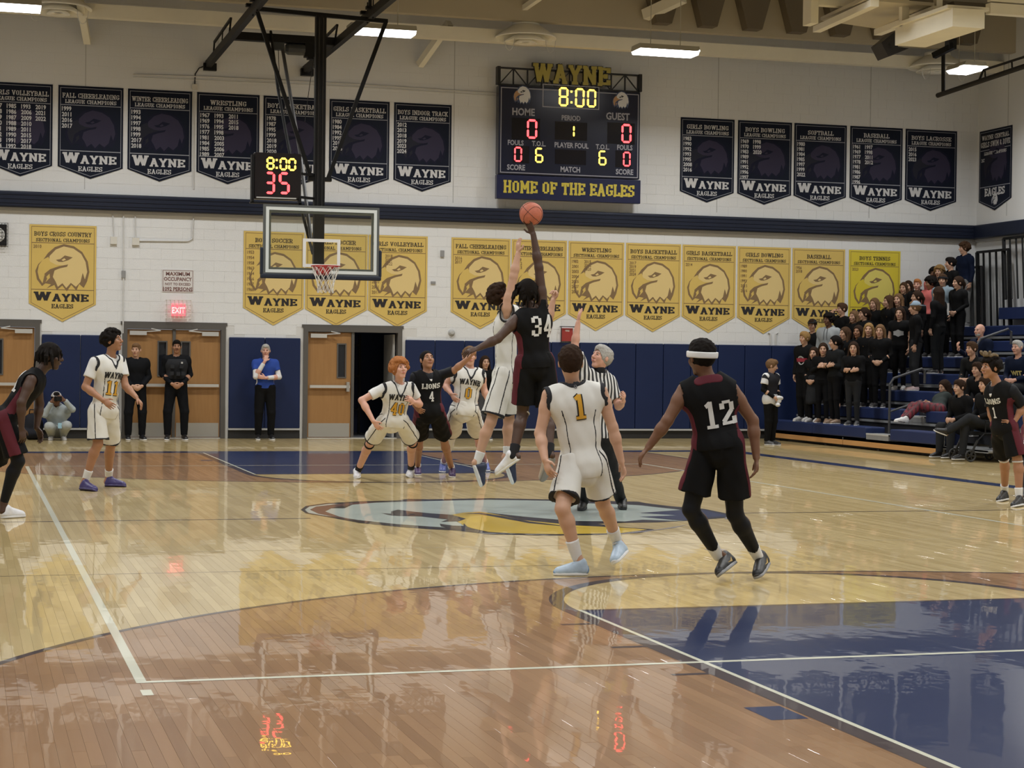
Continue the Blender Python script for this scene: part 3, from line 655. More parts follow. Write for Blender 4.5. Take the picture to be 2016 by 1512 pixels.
# ================================================================ SCOREBOARD
SBY = YW-.30
def S(a, b): p = wy(920+a/4.725, 100+b/4.725, SBY); return p[0], p[2]
SBN = M_('scoreboard_navy', (.007, .010, .030), rough=.25, noise=.2, nscale=2); SBT = M_('scoreboard_grey_print', (.33, .33, .38), rough=.5); SBK = M_('scoreboard_black', (.006, .006, .008), rough=.4)
SBG = M_('scoreboard_gold_print', (.55, .45, .05), rough=.5); SBG2 = M_('letter_gold_dull', (.36, .30, .055), rough=.5)
LY = mat('led_yellow', (.1, .08, 0), emit=(1, .60, .06), estr=3.2); LR = mat('led_red', (.1, 0, 0), emit=(1, .05, .055), estr=3.4); LO = M_('led_off_window', (.008, .008, .014), rough=.15)
sx0, sx1 = S(300, 0)[0], S(1618, 0)[0]; sz1 = S(0, 300)[1]; sz0 = S(300, 1145)[1]; gz0 = S(300, 1375)[1]; tz1 = S(300, 150)[1]
sb = empty('scoreboard', ((sx0+sx1)/2, YW, gz0)); tag(sb, 'large navy LED scoreboard reading WAYNE and HOME OF THE EAGLES', 'scoreboard')
frs = lambda x, y, off: (x, SBY-off, y)
bd = MB().box((sx0, SBY, sz0), (sx1, SBY+.22, sz1)).build('cabinet', SBN, sb); bevel(bd, .02)
MB().box((sx0+.1, SBY+.22, sz0+.2), (sx0+.2, YW-.001, sz1-.2)).box((sx1-.2, SBY+.22, sz0+.2), (sx1-.1, YW-.001, sz1-.2)).build('wall_bracket', SBK, sb)
flat('cabinet_border', Q(ring([(sx0+.04, sz0+.03), (sx1-.04, sz0+.03), (sx1-.04, sz1-.04), (sx0+.04, sz1-.04)], .016)), frs, SBT, bd, .002)
sg = MB().box((sx0-.03, SBY-.02, gz0), (sx1+.02, SBY+.12, sz0-.012)).build('sign_panel', M_('sign_navy', (.010, .014, .055), rough=.3), sb); bevel(sg, .012)
hh = sz0-gz0; flat('sign_lettering', slab_q('HOME OF THE EAGLES', (sx0+sx1)/2, gz0+hh*.27, hh*.50, (sx1-sx0)*.93, 1.15), lambda x, y, off: (x, SBY-.02-off, y), SBG, sg, .003)
tr = MB()
zt0, zt1 = sz1+.02, tz1
tr.bar((sx0, SBY+.08, zt0), (sx1, SBY+.08, zt0), .04).bar((sx0, SBY+.08, zt1), (sx1, SBY+.08, zt1), .035)
n = 10
for i in range(n+1):
    x = sx0+.02+(sx1-sx0-.04)*i/n; tr.bar((x, SBY+.08, zt0), (x, SBY+.08, zt1), .028)
    if i < n:
        x2 = sx0+.02+(sx1-sx0-.04)*(i+1)/n
        tr.bar((x, SBY+.08, zt0 if i % 2 == 0 else zt1), (x2, SBY+.08, zt1 if i % 2 == 0 else zt0), .022)
tr.box((sx0-.03, SBY, zt0), (sx0+.03, SBY+.16, zt1+.02)).box((sx1-.03, SBY, zt0), (sx1+.03, SBY+.16, zt1+.02))
tr.build('truss', SBK, sb)
wx0, wz1_ = S(612, 110); wx1_, wz0_ = S(1330, 310)
zl0, zl1 = S(700, 290)[1], S(640, 112)[1]
L3 = fit_slab('WAYNE', (wx0+wx1_)/2, zl0, zl1-zl0, wx1_-wx0, 1.15)
def solid(name, qs, y0, y1, m, par, grow=0):
    mb = MB()
    for n_, q in enumerate(qs):
        y0_ = y0; y0 = y0-.0006; c = np.mean(q, axis=0); q2 = [tuple(np.array(p)+(np.array(p)-c)/np.linalg.norm(np.array(p)-c)*grow) for p in q]
        mb.prism([(a, y0, b) for a, b in q2], (0, y1-y0, 0))
    return mb.build(name, m, par)
solid('raised_letters', L3, SBY-.015, SBY+.06, SBG2, sb); solid('letter_backing', L3, SBY+.0, SBY+.05, SBK, sb, .022)
lt = [T('HOME', *S(523, 600), .20, bold=.03, narrow=.85), T('GUEST', *S(1400, 642), .20, bold=.03, narrow=.85), T('PERIOD', *S(965, 648), .14, bold=.03, narrow=.85), T('FOULS', *S(450, 877), .14, bold=.03, narrow=.82), T('T.O.L.', *S(665, 886), .14, bold=.03, narrow=.82),
      T('PLAYER FOUL', *S(970, 903), .145, bold=.03, narrow=.82), T('T.O.L.', *S(1258, 916), .14, bold=.03, narrow=.82), T('FOULS', *S(1465, 922), .14, bold=.03, narrow=.82), T('SCORE', *S(453, 1108), .15, bold=.03, narrow=.82), T('MATCH', *S(958, 1128), .15, bold=.03, narrow=.82), T('SCORE', *S(1462, 1150), .15, bold=.03, narrow=.82)]
flat('caption_lettering', lt, frs, SBT, bd, .003)
fz0, fz1 = S(965, 537)[1], S(965, 322)[1]; fx0, fx1 = S(705, 0)[0], S(1233, 0)[0]
flat('clock_window_frame', Q(ring([(fx0, fz0), (fx1, fz0), (fx1, fz1), (fx0, fz1)], .018)), frs, SBT, bd, .003)
for (a, b, s_) in ((510, 412, .40), (1428, 460, .38)):
    cx, cz = S(a, b); eagle(bd, frs, cx-s_/2, cz-s_/2, s_, M_('emblem_blue_outline', (.03, .05, .12), rough=.5), M_('emblem_white', (.62, .62, .62), rough=.5), M_('emblem_beak_tan', (.42, .24, .11), rough=.5), SBK, .003)
SEG = {'0': 'abcdef', '1': 'bc', '3': 'abcdg', '5': 'acdfg', '6': 'acdefg', '8': 'abcdefg'}
def digit(ch, cx, cz, w, h, m, fr, par, off=.006, slim=.2):
    t = w*slim; g = t*.22; w2, h2 = w/2-t/2, h/2-t/2
    S7 = {'a': ((-w2, h2), (w2, h2)), 'g': ((-w2, 0), (w2, 0)), 'd': ((-w2, -h2), (w2, -h2)), 'b': ((w2, 0), (w2, h2)), 'c': ((w2, -h2), (w2, 0)), 'f': ((-w2, 0), (-w2, h2)), 'e': ((-w2, -h2), (-w2, 0))}
    its = []
    for s_ in SEG[ch]:
        (xa, ya_), (xb, yb_) = S7[s_]; L = math.hypot(xb-xa, yb_-ya_); dx, dy = (xb-xa)/L, (yb_-ya_)/L; nx, ny = -dy*t/2, dx*t/2
        P = [(xa+dx*g, ya_+dy*g), (xa+dx*(g+t*.5)+nx, ya_+dy*(g+t*.5)+ny), (xb-dx*(g+t*.5)+nx, yb_-dy*(g+t*.5)+ny), (xb-dx*g, yb_-dy*g), (xb-dx*(g+t*.5)-nx, yb_-dy*(g+t*.5)-ny), (xa+dx*(g+t*.5)-nx, ya_+dy*(g+t*.5)-ny)]
        its.append(('q', [(cx+a, cz+b) for a, b in P]))
    return flat('led_digit', its, fr, m, par, off)
k = .0085/.98/4.2*1.05   # metres per zoomed pixel on the board
k = (S(1500, 500)[0]-S(500, 500)[0])/1000
for ch, a, b, w_, h_, m in (('8', 895, 428, 88, 168, LY), ('0', 1046, 437, 88, 168, LY), ('0', 1156, 443, 84, 160, LY), ('0', 602, 728, 95, 170, LR), ('0', 1480, 770, 95, 170, LR), ('1', 960, 748, 76, 115, LY), ('0', 472, 963, 72, 132, LR), ('6', 668, 972, 74, 132, LY), ('6', 1257, 997, 74, 132, LY), ('0', 1483, 1008, 72, 132, LR)):
    cx, cz = S(a, b); digit(ch, cx, cz, w_*k, h_*k, m, frs, bd)
for b in (380, 480): cx, cz = S(968, b); flat('led_colon_dot', [('q', rect(cx-.02, cz-.02, cx+.02, cz+.02))], frs, LY, bd, .006)
for a, b, w_, h_ in ((545, 728, 260, 190), (965, 748, 300, 160), (1430, 770, 260, 190), (960, 990, 290, 130), (500, 965, 150, 150), (1450, 1008, 150, 150)):
    cx, cz = S(a, b); flat('led_window', [('q', rect(cx-w_*k/2, cz-h_*k/2, cx+w_*k/2, cz+h_*k/2))], frs, LO, bd, .0015)

# ================================================================ SMALL WALL ITEMS
WP = lambda u, v, Y=YW: wy(u, v, Y)
def panel(name, label, cat, u0, v0, u1, v1, th, m, par=None, Y=YW):
    a = WP(u0, v0); b = WP(u1, v1)
    o = MB().box((min(a[0], b[0]), YW-th, min(a[2], b[2])), (max(a[0], b[0]), YW-.001, max(a[2], b[2]))).build(name, m, par)
    if label: tag(o, label, cat)
    return o, a, b
CREAM = M_('cream_plastic', (.60, .58, .52), rough=.5)
o, a, b = panel('occupancy_sign', 'white sign reading MAXIMUM OCCUPANCY 1092 PERSONS above the double doors', 'sign', 319, 530, 381, 576, .012, M_('sign_white', (.62, .60, .58), rough=.5))
BRN = M_('sign_brown_print', (.16, .07, .06), rough=.5); cx = (a[0]+b[0])/2; w = b[0]-a[0]; f2 = lambda x, y, off: (x, YW-.013-off, y); h = a[2]-b[2]
flat('sign_lettering', [T('MAXIMUM', cx, a[2]-h*.27, .10, w*.8, .03), T('OCCUPANCY', cx, a[2]-h*.50, .10, w*.88, .03), T('NOT TO EXCEED', cx, a[2]-h*.70, .07, w*.8, .02), T('1092 PERSONS', cx, a[2]-h*.94, .10, w*.92, .03)]+Q(ring([(a[0]+.015, b[2]+.015), (b[0]-.015, b[2]+.015), (b[0]-.015, a[2]-.015), (a[0]+.015, a[2]-.015)], .008)), f2, BRN, o, .001)
a = WP(337, 598); b = WP(364, 622)
ex = empty('exit_sign', ((a[0]+b[0])/2, YW, b[2])); tag(ex, 'small lit red EXIT sign in a wire cage over double doors', 'sign')
o = MB().box((a[0], YW-.09, b[2]), (b[0], YW-.001, a[2])).build('sign_box', mat('exit_red_lit', (.5, .05, .06), emit=(1, .16, .20), estr=.75), ex)
flat('sign_lettering', [T('EXIT', (a[0]+b[0])/2, b[2]+.05, .16, .25, .03)], lambda x, y, off: (x, YW-.091-off, y), mat('exit_letter', (.8, .1, .1), emit=(1, .45, .45), estr=1.2), o, .001)
def cage(mb, x0, x1, z0, z1, d, n=5, m_=4, r=.004):
    for i in range(n+1):
        x = x0+(x1-x0)*i/n; mb.tube([(x, YW-.003, z0), (x, YW-d, z0), (x, YW-d, z1), (x, YW-.003, z1)], r, 5)
    for j in range(m_+1):
        z = z0+(z1-z0)*j/m_; mb.tube([(x0, YW-.003, z), (x0, YW-d, z), (x1, YW-d, z), (x1, YW-.003, z)], r, 5)
mb = MB(); cage(mb, a[0]-.10, b[0]+.10, b[2]-.06, a[2]+.07, .16, 6, 4, .0055); mb.build('wire_cage', CREAM, ex)
# clock at the far left
a = WP(-24, 441); b = WP(13, 484)
ck = empty('wall_clock', ((a[0]+b[0])/2, YW, b[2])); tag(ck, 'round white wall clock in a black square cage at left edge', 'clock')
MB().box((a[0], YW-.03, b[2]), (b[0], YW-.002, a[2])).build('clock_box', SBK, ck)
c = ((a[0]+b[0])/2-.0, YW-.04, (a[2]+b[2])/2)
MB().lathe((c[0], YW-.03, c[2]), [(0, -.02), (.13, -.02), (.14, -.01), (.14, .0)], 32, 'Y').build('clock_face', M_('clock_white', (.7, .7, .68)), ck)
mb = MB().bar((c[0], c[1]-.012, c[2]), (c[0]+.05, c[1]-.012, c[2]+.05), .012, .004).bar((c[0], c[1]-.012, c[2]), (c[0]+.02, c[1]-.012, c[2]-.09), .010, .004); mb.build('clock_hands', SBK, ck)
flat('clock_numerals', [T(str(i), c[0]+.105*math.sin(i*PI/6), c[2]+.105*math.cos(i*PI/6)-.015, .045) for i in range(1, 13)], lambda x, y, off: (x, YW-.0505-off, y), SBK, ck, .001)
mb = MB(); cage(mb, a[0]-.02, b[0]+.02, b[2]-.02, a[2]+.02, .10, 7, 7, .004); mb.build('wire_cage', SBK, ck)
# fire alarm, bell, boxes, conduits
o, a, b = panel('fire_alarm', 'red fire alarm strobe in dark cage behind the raised referee arm', 'alarm', 1105, 646, 1126, 672, .05, M_('alarm_red', (.30, .03, .025), rough=.4))
flat('alarm_lettering', [T('FIRE', (a[0]+b[0])/2, a[2]-.07, .05)], lambda x, y, off: (x, YW-.051-off, y), CREAM, o, .001)
mb = MB(); cage(mb, a[0]-.03, b[0]+.03, b[2]-.03, a[2]+.03, .09, 1, 1, .008); mb.build('guard_frame', BLACK_STEEL, o)
c = WP(889, 655); o = MB().lathe((c[0], YW-.06, c[2]), [(0, -.01), (.03, -.01), (.055, .01), (.07, .05), (.07, .059)], 20, 'Y').build('wall_bell', M_('grey_bell', (.40, .40, .39), rough=.4)); tag(o, 'small round grey bell on wall right of the open doorway', 'bell')
panel('outlet_box', 'small grey switch box beside the gold girls volleyball banner', 'box', 867, 493, 874, 506, .035, M_('grey_box', (.25, .25, .25), rough=.5))
panel('outlet_box', 'tiny grey bracket below the switch box beside gold volleyball banner', 'bracket', 848, 554, 857, 559, .03, M_('grey_box', (.25, .25, .25), rough=.5))
panel('outlet_box', 'grey outlet box on the wall conduit left of the occupancy sign', 'box', 239, 533, 247, 547, .04, M_('grey_box', (.25, .25, .25), rough=.5))
panel('junction_box', 'white junction box at end of the conduit nearest cross country banner', 'box', 217, 466, 230, 481, .05, CREAM)
panel('junction_box', 'white junction box with conduit leading right under the navy band', 'box', 260, 468, 274, 483, .05, CREAM)
def conduit(label, pts, r=.013, m=M_('conduit_white', (.56, .555, .54), rough=.45)):
    P = [WP(u, v) for u, v in pts]; P = [(p[0], YW-.02, p[2]) for p in P]; o = MB().tube(P, r, 8).build('wall_conduit', m); tag(o, label, 'conduit')
conduit('thin white conduit running left under navy band to first junction box', [(-5, 410), (170, 415), (215, 418), (222, 424), (224, 466)])
conduit('thin white conduit dropping beside vertical trunk to second junction box', [(235, 418), (258, 419), (266, 426), (267, 468)])
conduit('white conduit looping from second junction box up to upper wall', [(274, 474), (370, 475), (379, 470), (381, 420)])
conduit('long white conduit along upper wall ending at the scoreboard side', [(262, 147), (420, 152), (700, 166), (978, 184)], .014)
conduit('second thin conduit just under the long upper wall conduit', [(262, 152), (700, 171), (978, 189)], .008)
conduit('vertical white conduit between winter cheerleading and wrestling navy banners', [(381, 372), (381, 180)], .012)
conduit('vertical white trunk conduit behind curly haired player number 11', [(242, 656), (243, 547)], .014)
conduit('vertical white trunk conduit above grey outlet box', [(243, 533), (243, 419)], .014)
conduit('left short pipe stub above blue padding beside bleacher crowd', [(1512, 655), (1516, 657), (1517, 680)], .014)
conduit('right short pipe stub above blue padding beside bleacher crowd', [(1531, 655), (1527, 657), (1527, 680)], .014)
conduit('dark cable drop from basket rail end to upper wall box', [(404, 130), (392, 134), (384, 146), (383, 172)], .010, BLACK_STEEL)
conduit('thin hanging pipe high above the rail end of the basket', [(430, 62), (430, 110)], .010)
panel('junction_box', 'small box where basket cable enters conduit above wrestling banner', 'box', 378, 166, 388, 177, .05, CREAM)
# ================================================================ FAR BASKET
BY = HL-1.22                      # front of the backboard
MY = BY+.52                       # mast plane
hp = empty('basketball_hoop', (0, BY, 2.9)); tag(hp, 'ceiling hung glass backboard with black mast, red rim and white net', 'basketball hoop')
RX0, RX1, RZ = -1.04, .86, 7.25
mx_ = wy(629, 270, MY)[0]
zt = wy(632, 30, MY)[2]
MB().box((mx_-.085, MY-.07, 3.05), (mx_+.085, MY+.07, zt)).build('mast', BLACK_STEEL, hp)
for s_ in (-1, 1): MB().box((mx_+s_*.035-.012, MY-.078, 4.05), (mx_+s_*.035+.012, MY-.07, zt-.05)).build('mast_highlight', M_('black_gloss', (.02, .02, .022), rough=.22), hp)  # glossy strips added to draw the two highlight lines down the mast
a = wy(503, 17, MY); b = wy(763, 42, MY)
MB().bar(a, b, .065).build('top_pipe', BLACK_STEEL, hp)
MB().bar(wy(506, 22, MY), wy(613, 353, MY), .062).build('side_brace', BLACK_STEEL, hp)
MB().bar(wy(760, 42, MY), wy(645, 354, MY), .062).build('side_brace', BLACK_STEEL, hp)
MB().box((wy(606, 350, MY)[0], MY-.06, wy(606, 356, MY)[2]), (wy(652, 350, MY)[0], MY+.06, wy(606, 348, MY)[2])).build('brace_collar', BLACK_STEEL, hp)
for X in (RX0, RX1):
    rl = MB().box((X-.05, 5.0, RZ-.07), (X+.05, YW-.001, RZ+.07)).build('ceiling_rail', BLACK_STEEL, hp)
    MB().box((X-.09, YW-.12, RZ-.12), (X+.16, YW-.001, RZ+.02)).build('rail_bracket', BLACK_STEEL, hp)
    mb = MB().bar((X-.02, 15.0, RZ+.07), (X-.02, 14.8, RZ+.30), .03).bar((X-.02, 17.2, RZ+.07), (X-.02, 17.1, RZ+.25), .03).bar((X-.02, 17.1, RZ+.25), (X-.02, 14.8, RZ+.30), .04).bar((X-.02, 16, RZ+.07), (X-.02, 15.9, RZ+.27), .02)
    mb.build('rail_handle', BLACK_STEEL, rl)
    for yy in (MY-.25, MY+.2): MB().tube([(X, yy, RZ-.10), (X, yy, RZ+.25)], .012, 6).box((X-.12, yy-.05, RZ+.05), (X+.12, yy+.05, RZ+.10)).build('hanger_rod', BLACK_STEEL, rl)
    MB().bar((X, MY, RZ+.1), (X, MY, 8.7), .05).build('ceiling_hanger', BLACK_STEEL, rl)
CY = 15.0
a = wy(452, 70, CY); b = wy(660, 82, CY)
MB().box((a[0], CY-.08, RZ-.04), (b[0], CY+.08, RZ+.10)).build('cross_beam', BLACK_STEEL, hp)
c = wy(580, 97, CY)
wi = MB().lathe((0, 0, 0), [(0, -.18), (.10, -.18), (.105, -.1), (.105, .12), (.07, .17), (0, .17)], 18, 'Y').build('winch_motor', M_('dark_grey_metal', (.035, .04, .045), rough=.4), hp)
wi.matrix_parent_inverse = Matrix.Identity(4); wi.location = Vector(c)-hp.location; wi.rotation_euler = (0, 0, PI/2)
c2 = wy(610, 100, CY); MB().box((c2[0]-.10, CY-.08, c2[2]-.12), (c2[0]+.09, CY+.08, c2[2]+.11)).box((c2[0]-.05, CY-.10, c2[2]-.16), (c2[0]+.05, CY+.05, c2[2]-.1)).build('gear_box', BLACK_STEEL, hp)
c3 = wy(548, 92, CY); MB().box((c3[0]-.10, CY-.06, c3[2]-.06), (c3[0]+.10, CY+.06, c3[2]+.08)).build('pulley_block', M_('dark_grey_metal', (.035, .04, .045), rough=.4), hp)
MB().tube([wy(556, 95, CY), wy(591, 303, 13.3), wy(612, 470, MY+.1)], .032, 8).build('rear_brace', M_('mid_grey_steel', (.06, .06, .062), rough=.35), hp)
MB().tube([wy(533, 62, CY), wy(547, 175, 13.9), wy(585, 380, 12.6), wy(616, 500, MY+.08)], .026, 8).build('rear_brace', BLACK_STEEL, hp)
MB().tube([wy(548, 98, CY), wy(552, 210, 14), wy(574, 298, 13.5)], .006, 5).build('hoist_cable', BLACK_STEEL, hp)
MB().tube([wy(618, 112, CY), wy(608, 180, 14.2), wy(600, 240, 13.5)], .006, 5).build('hoist_cable', BLACK_STEEL, hp)
# board
zb0, zb1 = 2.93, 4.02; bw = .925
MB().box((-bw+.03, BY, zb0+.03), (bw-.03, BY+.012, zb1-.03)).build('backboard_glass', GLASS, hp)
BF = M_('backboard_white_line', (.62, .66, .64), rough=.35); BG = M_('backboard_grey_frame', (.11, .12, .12), rough=.4, metal=.3)
def frame4(mb, x0, x1, z0, z1, t, y0, y1):
    mb.box((x0, y0, z0), (x0+t, y1, z1)).box((x1-t, y0, z0), (x1, y1, z1)).box((x0+t, y0, z0), (x1-t, y1, z0+t)).box((x0+t, y0, z1-t), (x1-t, y1, z1)); return mb
frame4(MB(), -bw-.02, bw+.02, zb0-.01, zb1+.02, .045, BY-.004, BY+.05).build('backboard_frame', BG, hp)
frame4(MB(), -bw+.02, bw-.02, zb0+.02, zb1-.02, .05, BY-.006, BY-.001).build('border_line', BF, hp)
frame4(MB(), -bw+.07, bw-.07, zb0+.07, zb1-.075, .035, BY+.013, BY+.045).build('rear_frame', M_('rear_frame_grey', (.30, .34, .33), rough=.4), hp)
frame4(MB(), -.305, .305, 3.05, 3.05+.4575, .05, BY-.006, BY-.001).build('target_square', M_('backboard_square_white', (.72, .72, .70), rough=.4), hp)
pad = MB().box((-bw-.06, BY-.025, zb0-.075), (bw+.06, BY+.06, zb0+.0)).box((-bw-.065, BY-.025, zb0-.02), (-bw-.02, BY+.06, zb0+.42)).box((bw+.02, BY-.025, zb0-.02), (bw+.065, BY+.06, zb0+.42)).build('edge_padding', M_('navy_edge_pad', (.006, .012, .026), rough=.45), hp)
bevel(pad, .02, 3)
RED = M_('rim_red', (.36, .025, .02), rough=.35)
rc = (0, HL-1.6, 3.05)
rim = MB().tube([(rc[0]+.2286*math.cos(t*PI/20), rc[1]+.2286*math.sin(t*PI/20), 3.05) for t in range(41)], .0095, 8, cap=False).build('rim', RED, hp)
MB().box((-.09, rc[1]+.22, 2.95), (.09, BY-.002, 3.045)).bar((-.16, rc[1]+.17, 3.04), (-.08, BY-.01, 2.96), .02).bar((.16, rc[1]+.17, 3.04), (.08, BY-.01, 2.96), .02).build('rim_bracket', RED, rim)
MB().box((-.11, BY-.02, 2.88), (.11, BY-.003, 3.08)).build('rim_plate', RED, rim)
NETM = M_('net_white_cord', (.70, .68, .62), rough=.7)
NET = MB(); lv = [(.222, 0), (.195, -.09), (.165, -.17), (.14, -.25), (.125, -.33), (.13, -.42)]
for i in range(12):
    for sgn in (1, -1):
        P = []
        for j, (r_, z_) in enumerate(lv):
            t = (i+sgn*(j % 2)*.5)*2*PI/12; P.append((r_*math.cos(t), rc[1]+r_*math.sin(t), 3.045+z_))
        NET.tube(P, .0042, 5)
NET.build('net', NETM, hp)
# shot clock above the board
SY = MY-.30
a = wy(497, 299, SY); b = wy(594, 402, SY)
st = empty('shot_clock', ((a[0]+b[0])/2, SY, b[2])); tag(st, 'black shot clock showing 8:00 and 35 above glass backboard', 'shot clock')
bx = MB().box((a[0]+.03, SY, b[2]+.06), (b[0]-.01, SY+.14, a[2])).build('clock_case', M_('clock_case_black', (.008, .006, .008), rough=.3), st); bevel(bx, .015)
mb = MB().box((a[0]-.01, SY-.02, b[2]), (a[0]+.03, SY+.14, a[2]-.04)).box((b[0]-.05, SY-.02, b[2]-.02), (b[0]-.01, SY+.14, b[2]+.12)).box((a[0]-.03, SY-.02, b[2]-.01), (b[0], SY+.10, b[2]+.012)).bar((b[0]-.02, SY+.07, b[2]+.5), (mx_-.05, MY, b[2]+.5), .04).bar((b[0]-.02, SY+.07, b[2]+.12), (mx_-.05, MY, b[2]+.12), .04)
mb.build('mounting_frame', BLACK_STEEL, st)
MB().box((a[0]+.07, SY-.004, b[2]+.075), (b[0]-.09, SY, b[2]+.097)).build('name_strip', ALU, st)
def K(p, q): w_ = wy(480+p/7.56, 280+q/7.56, SY); return w_[0], w_[2]
kk = K(500, 300)[0]-K(400, 300)[0]; kk /= 100
fk = lambda x, y, off: (x, SY-off, y)
for ch, p, q, w_, h_, m in (('8', 397, 315, 120, 190, LY), ('0', 590, 325, 118, 190, LY), ('0', 720, 333, 118, 190, LY), ('3', 388, 605, 155, 330, LR), ('5', 602, 610, 165, 330, LR)):
    digit(ch, *K(p, q), w_*kk, h_*kk, m, fk, bx, .004, .24)
for q in (265, 380): c = K(490, q); flat('led_colon_dot', [('q', rect(c[0]-.016, c[1]-.016, c[0]+.016, c[1]+.016))], fk, LY, bx, .004)

# ================================================================ LAMPS, AIR DIFFUSERS, CEILING GEAR
TUBE = mat('lamp_diffuser_lit', (.9, .9, .9), emit=(1, .98, .97), estr=5.5)
HOUS = M_('lamp_housing', (.45, .43, .36), rough=.5)
def lamp(x, y, z, label, rz=0.0):
    r_ = empty('ceiling_lamp', (x, y, z)); tag(r_, label, 'lamp', 'strip lamps along the back wall')
    def bb(name, lo, hi, m):
        return MB().box((x+lo[0], y+lo[1], z+lo[2]), (x+hi[0], y+hi[1], z+hi[2])).build(name, m, r_)
    def pr(prof, hl, dz):
        return MB().prism([(x-hl, y+a, z+b+dz) for a, b in prof], (2*hl, 0, 0)) if not rz else MB().prism([(x+a, y-hl, z+b+dz) for a, b in prof], (0, 2*hl, 0))
    hl_ = .36 if rz else .60
    pr([(-.27, .0), (-.22, .10), (.22, .10), (.27, .0)], hl_, .02).build('lamp_housing', HOUS, r_)
    pr([(-.26, .02), (-.20, -.04), (.20, -.04), (.26, .02)], hl_-.01, 0).build('lamp_diffuser', TUBE, r_)
    mb = MB()
    for sx in (-.3, .3): q_ = (x+sx, y) if not rz else (x, y+sx); mb.tube([(*q_, z+.11), (*q_, z+1.2)], .008, 6)
    mb.build('hanger_rod', HOUS, r_)
for (u, v, lb) in ((10, 14, 'bright strip lamp cut by the top left corner'), (751, 64, 'bright strip lamp behind the black basket pipes'), (1310, 104, 'bright strip lamp right of the scoreboard'), (1903, 138, 'bright strip lamp beside the right hand air diffuser')):
    p = wy(u, v, 15.0); lamp(p[0], 15.0, p[2], lb, u > 1800)
def diffuser(u, v, label, Y=17.1):
    p = wy(u, v, Y); x, y, z = p; r_ = empty('air_diffuser', (x, y, z)); tag(r_, label, 'air vent', 'round ceiling air diffusers')
    def la(n_, pr, m=M_('diffuser_white', (.88, .86, .78), rough=.5)): o_ = MB().lathe((x, y, z), pr, 40).build(n_, m, r_, smooth=True); return o_
    la('neck_duct', [(.27, .28), (.27, .36), (.24, .36), (.24, .28)]); la('outer_cone', [(.27, .30), (.42, .20), (.60, .07), (.61, .04), (.59, .04), (.42, .15), (.26, .26)])
    la('inner_cone', [(.14, .14), (.30, .06), (.44, -.03), (.44, -.045), (.28, .02), (.12, .09)]); la('core_ring', [(.05, .06), (.18, -.02), (.22, -.055), (.20, -.06), (.10, -.02), (.04, .02)])
    MB().lathe((x, y, z), [(0, -.02), (.10, -.02), (.10, 0), (0, 0)], 20).build('core_plate', M_('dark_grille', (.05, .045, .035), rough=.7), r_)
    for sx in (-.42, .42):
        P = [(x+sx-.10*math.cos(t*PI/8)*1, y-.3, z-.02-.24*math.sin(t*PI/8)) for t in range(9)]; MB().tube(P, .006, 5).build('safety_cable', ALU, r_)
diffuser(115, 22, 'round cream air diffuser near the top left corner'); diffuser(1035, 80, 'round cream air diffuser above the scoreboard'); diffuser(1845, 138, 'round cream air diffuser at right behind hanging black pipe')
# big folded partition headers at the top right
def along(u, v, Y0, L, w_, h_, name, label, cat='beam', m=BEIGE_STEEL):
    p = wy(u, v, Y0); o_ = MB().box((p[0], Y0, p[2]-h_), (p[0]+w_, Y0+L, p[2])).build(name, m); tag(o_, label, cat); return o_, p
hd, p = along(1876, 15, 6.0, 1.75, .52, .27, 'ceiling_box_beam', 'large cream box beam end hanging at top right beside black speaker')
MB().box((p[0]-.06, 6.05, p[2]+.0), (p[0]+.62, 7.8, p[2]+.05)).build('beam_flange', BEIGE_STEEL, hd)
MB().box((p[0]-.02, 7.5, p[2]), (p[0]+.10, 7.6, 9.1)).box((p[0]+.40, 7.2, p[2]), (p[0]+.50, 7.3, 9.1)).build('hanger', BEIGE_STEEL, hd)
def slant(label, uv0, Y0, uv1, Y1, w_, h_, name='ceiling_rail_beam'):
    a_ = wy(*uv0, Y0); b_ = wy(*uv1, Y1); o_ = MB().bar(a_, b_, w_, h_).build(name, BEIGE_STEEL); tag(o_, label, 'beam'); return o_
r1 = slant('left cream track beam slanting down at top right of ceiling', (1722, 6), 7.0, (1608, 58), 10.4, .13, .10)
r2 = slant('middle cream track beam ending above the black speaker', (1846, 18), 7.0, (1728, 64), 10.4, .13, .10)
for r_, u in ((r1, 1600), (r2, 1735)):
    pass
def tilt_panel():
    a_ = wy(1700, 0, 7.2); b_ = wy(1840, 12, 7.2); c_ = wy(1735, 58, 10.3); d_ = wy(1615, 40, 10.3)
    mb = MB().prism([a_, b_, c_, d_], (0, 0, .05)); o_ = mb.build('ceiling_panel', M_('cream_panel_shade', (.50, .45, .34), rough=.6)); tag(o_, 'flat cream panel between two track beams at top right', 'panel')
tilt_panel()
xa_, za_, zb_ = wy(1597, 0, 9)[0], wy(1597, 45, 9)[2], wy(1597, 8, 9)[2]
bl = MB().box((xa_, 9.0, za_), (xa_+.13, 9.3, 9.14)).build('ceiling_drop_column', BEIGE_STEEL); tag(bl, 'short cream drop column left of the slanting track beams', 'beam')
MB().box((xa_+.132, 9.0, zb_), (xa_+.95, 9.16, zb_+.12)).build('column_arm', BEIGE_STEEL, bl)
x5 = wy(1950, 18, 8)[0]
o = MB().box((x5, 8.0, wy(1950, 26, 8)[2]), (XR-.2, 8.15, wy(1950, 5, 8)[2])).box((x5, 8.0, wy(1950, 2, 8)[2]), (XR-.2, 8.1, wy(1950, -6, 8)[2])).build('ceiling_cross_beam', BEIGE_STEEL); tag(o, 'cream cross beam leaving top right corner behind the box beam', 'beam')
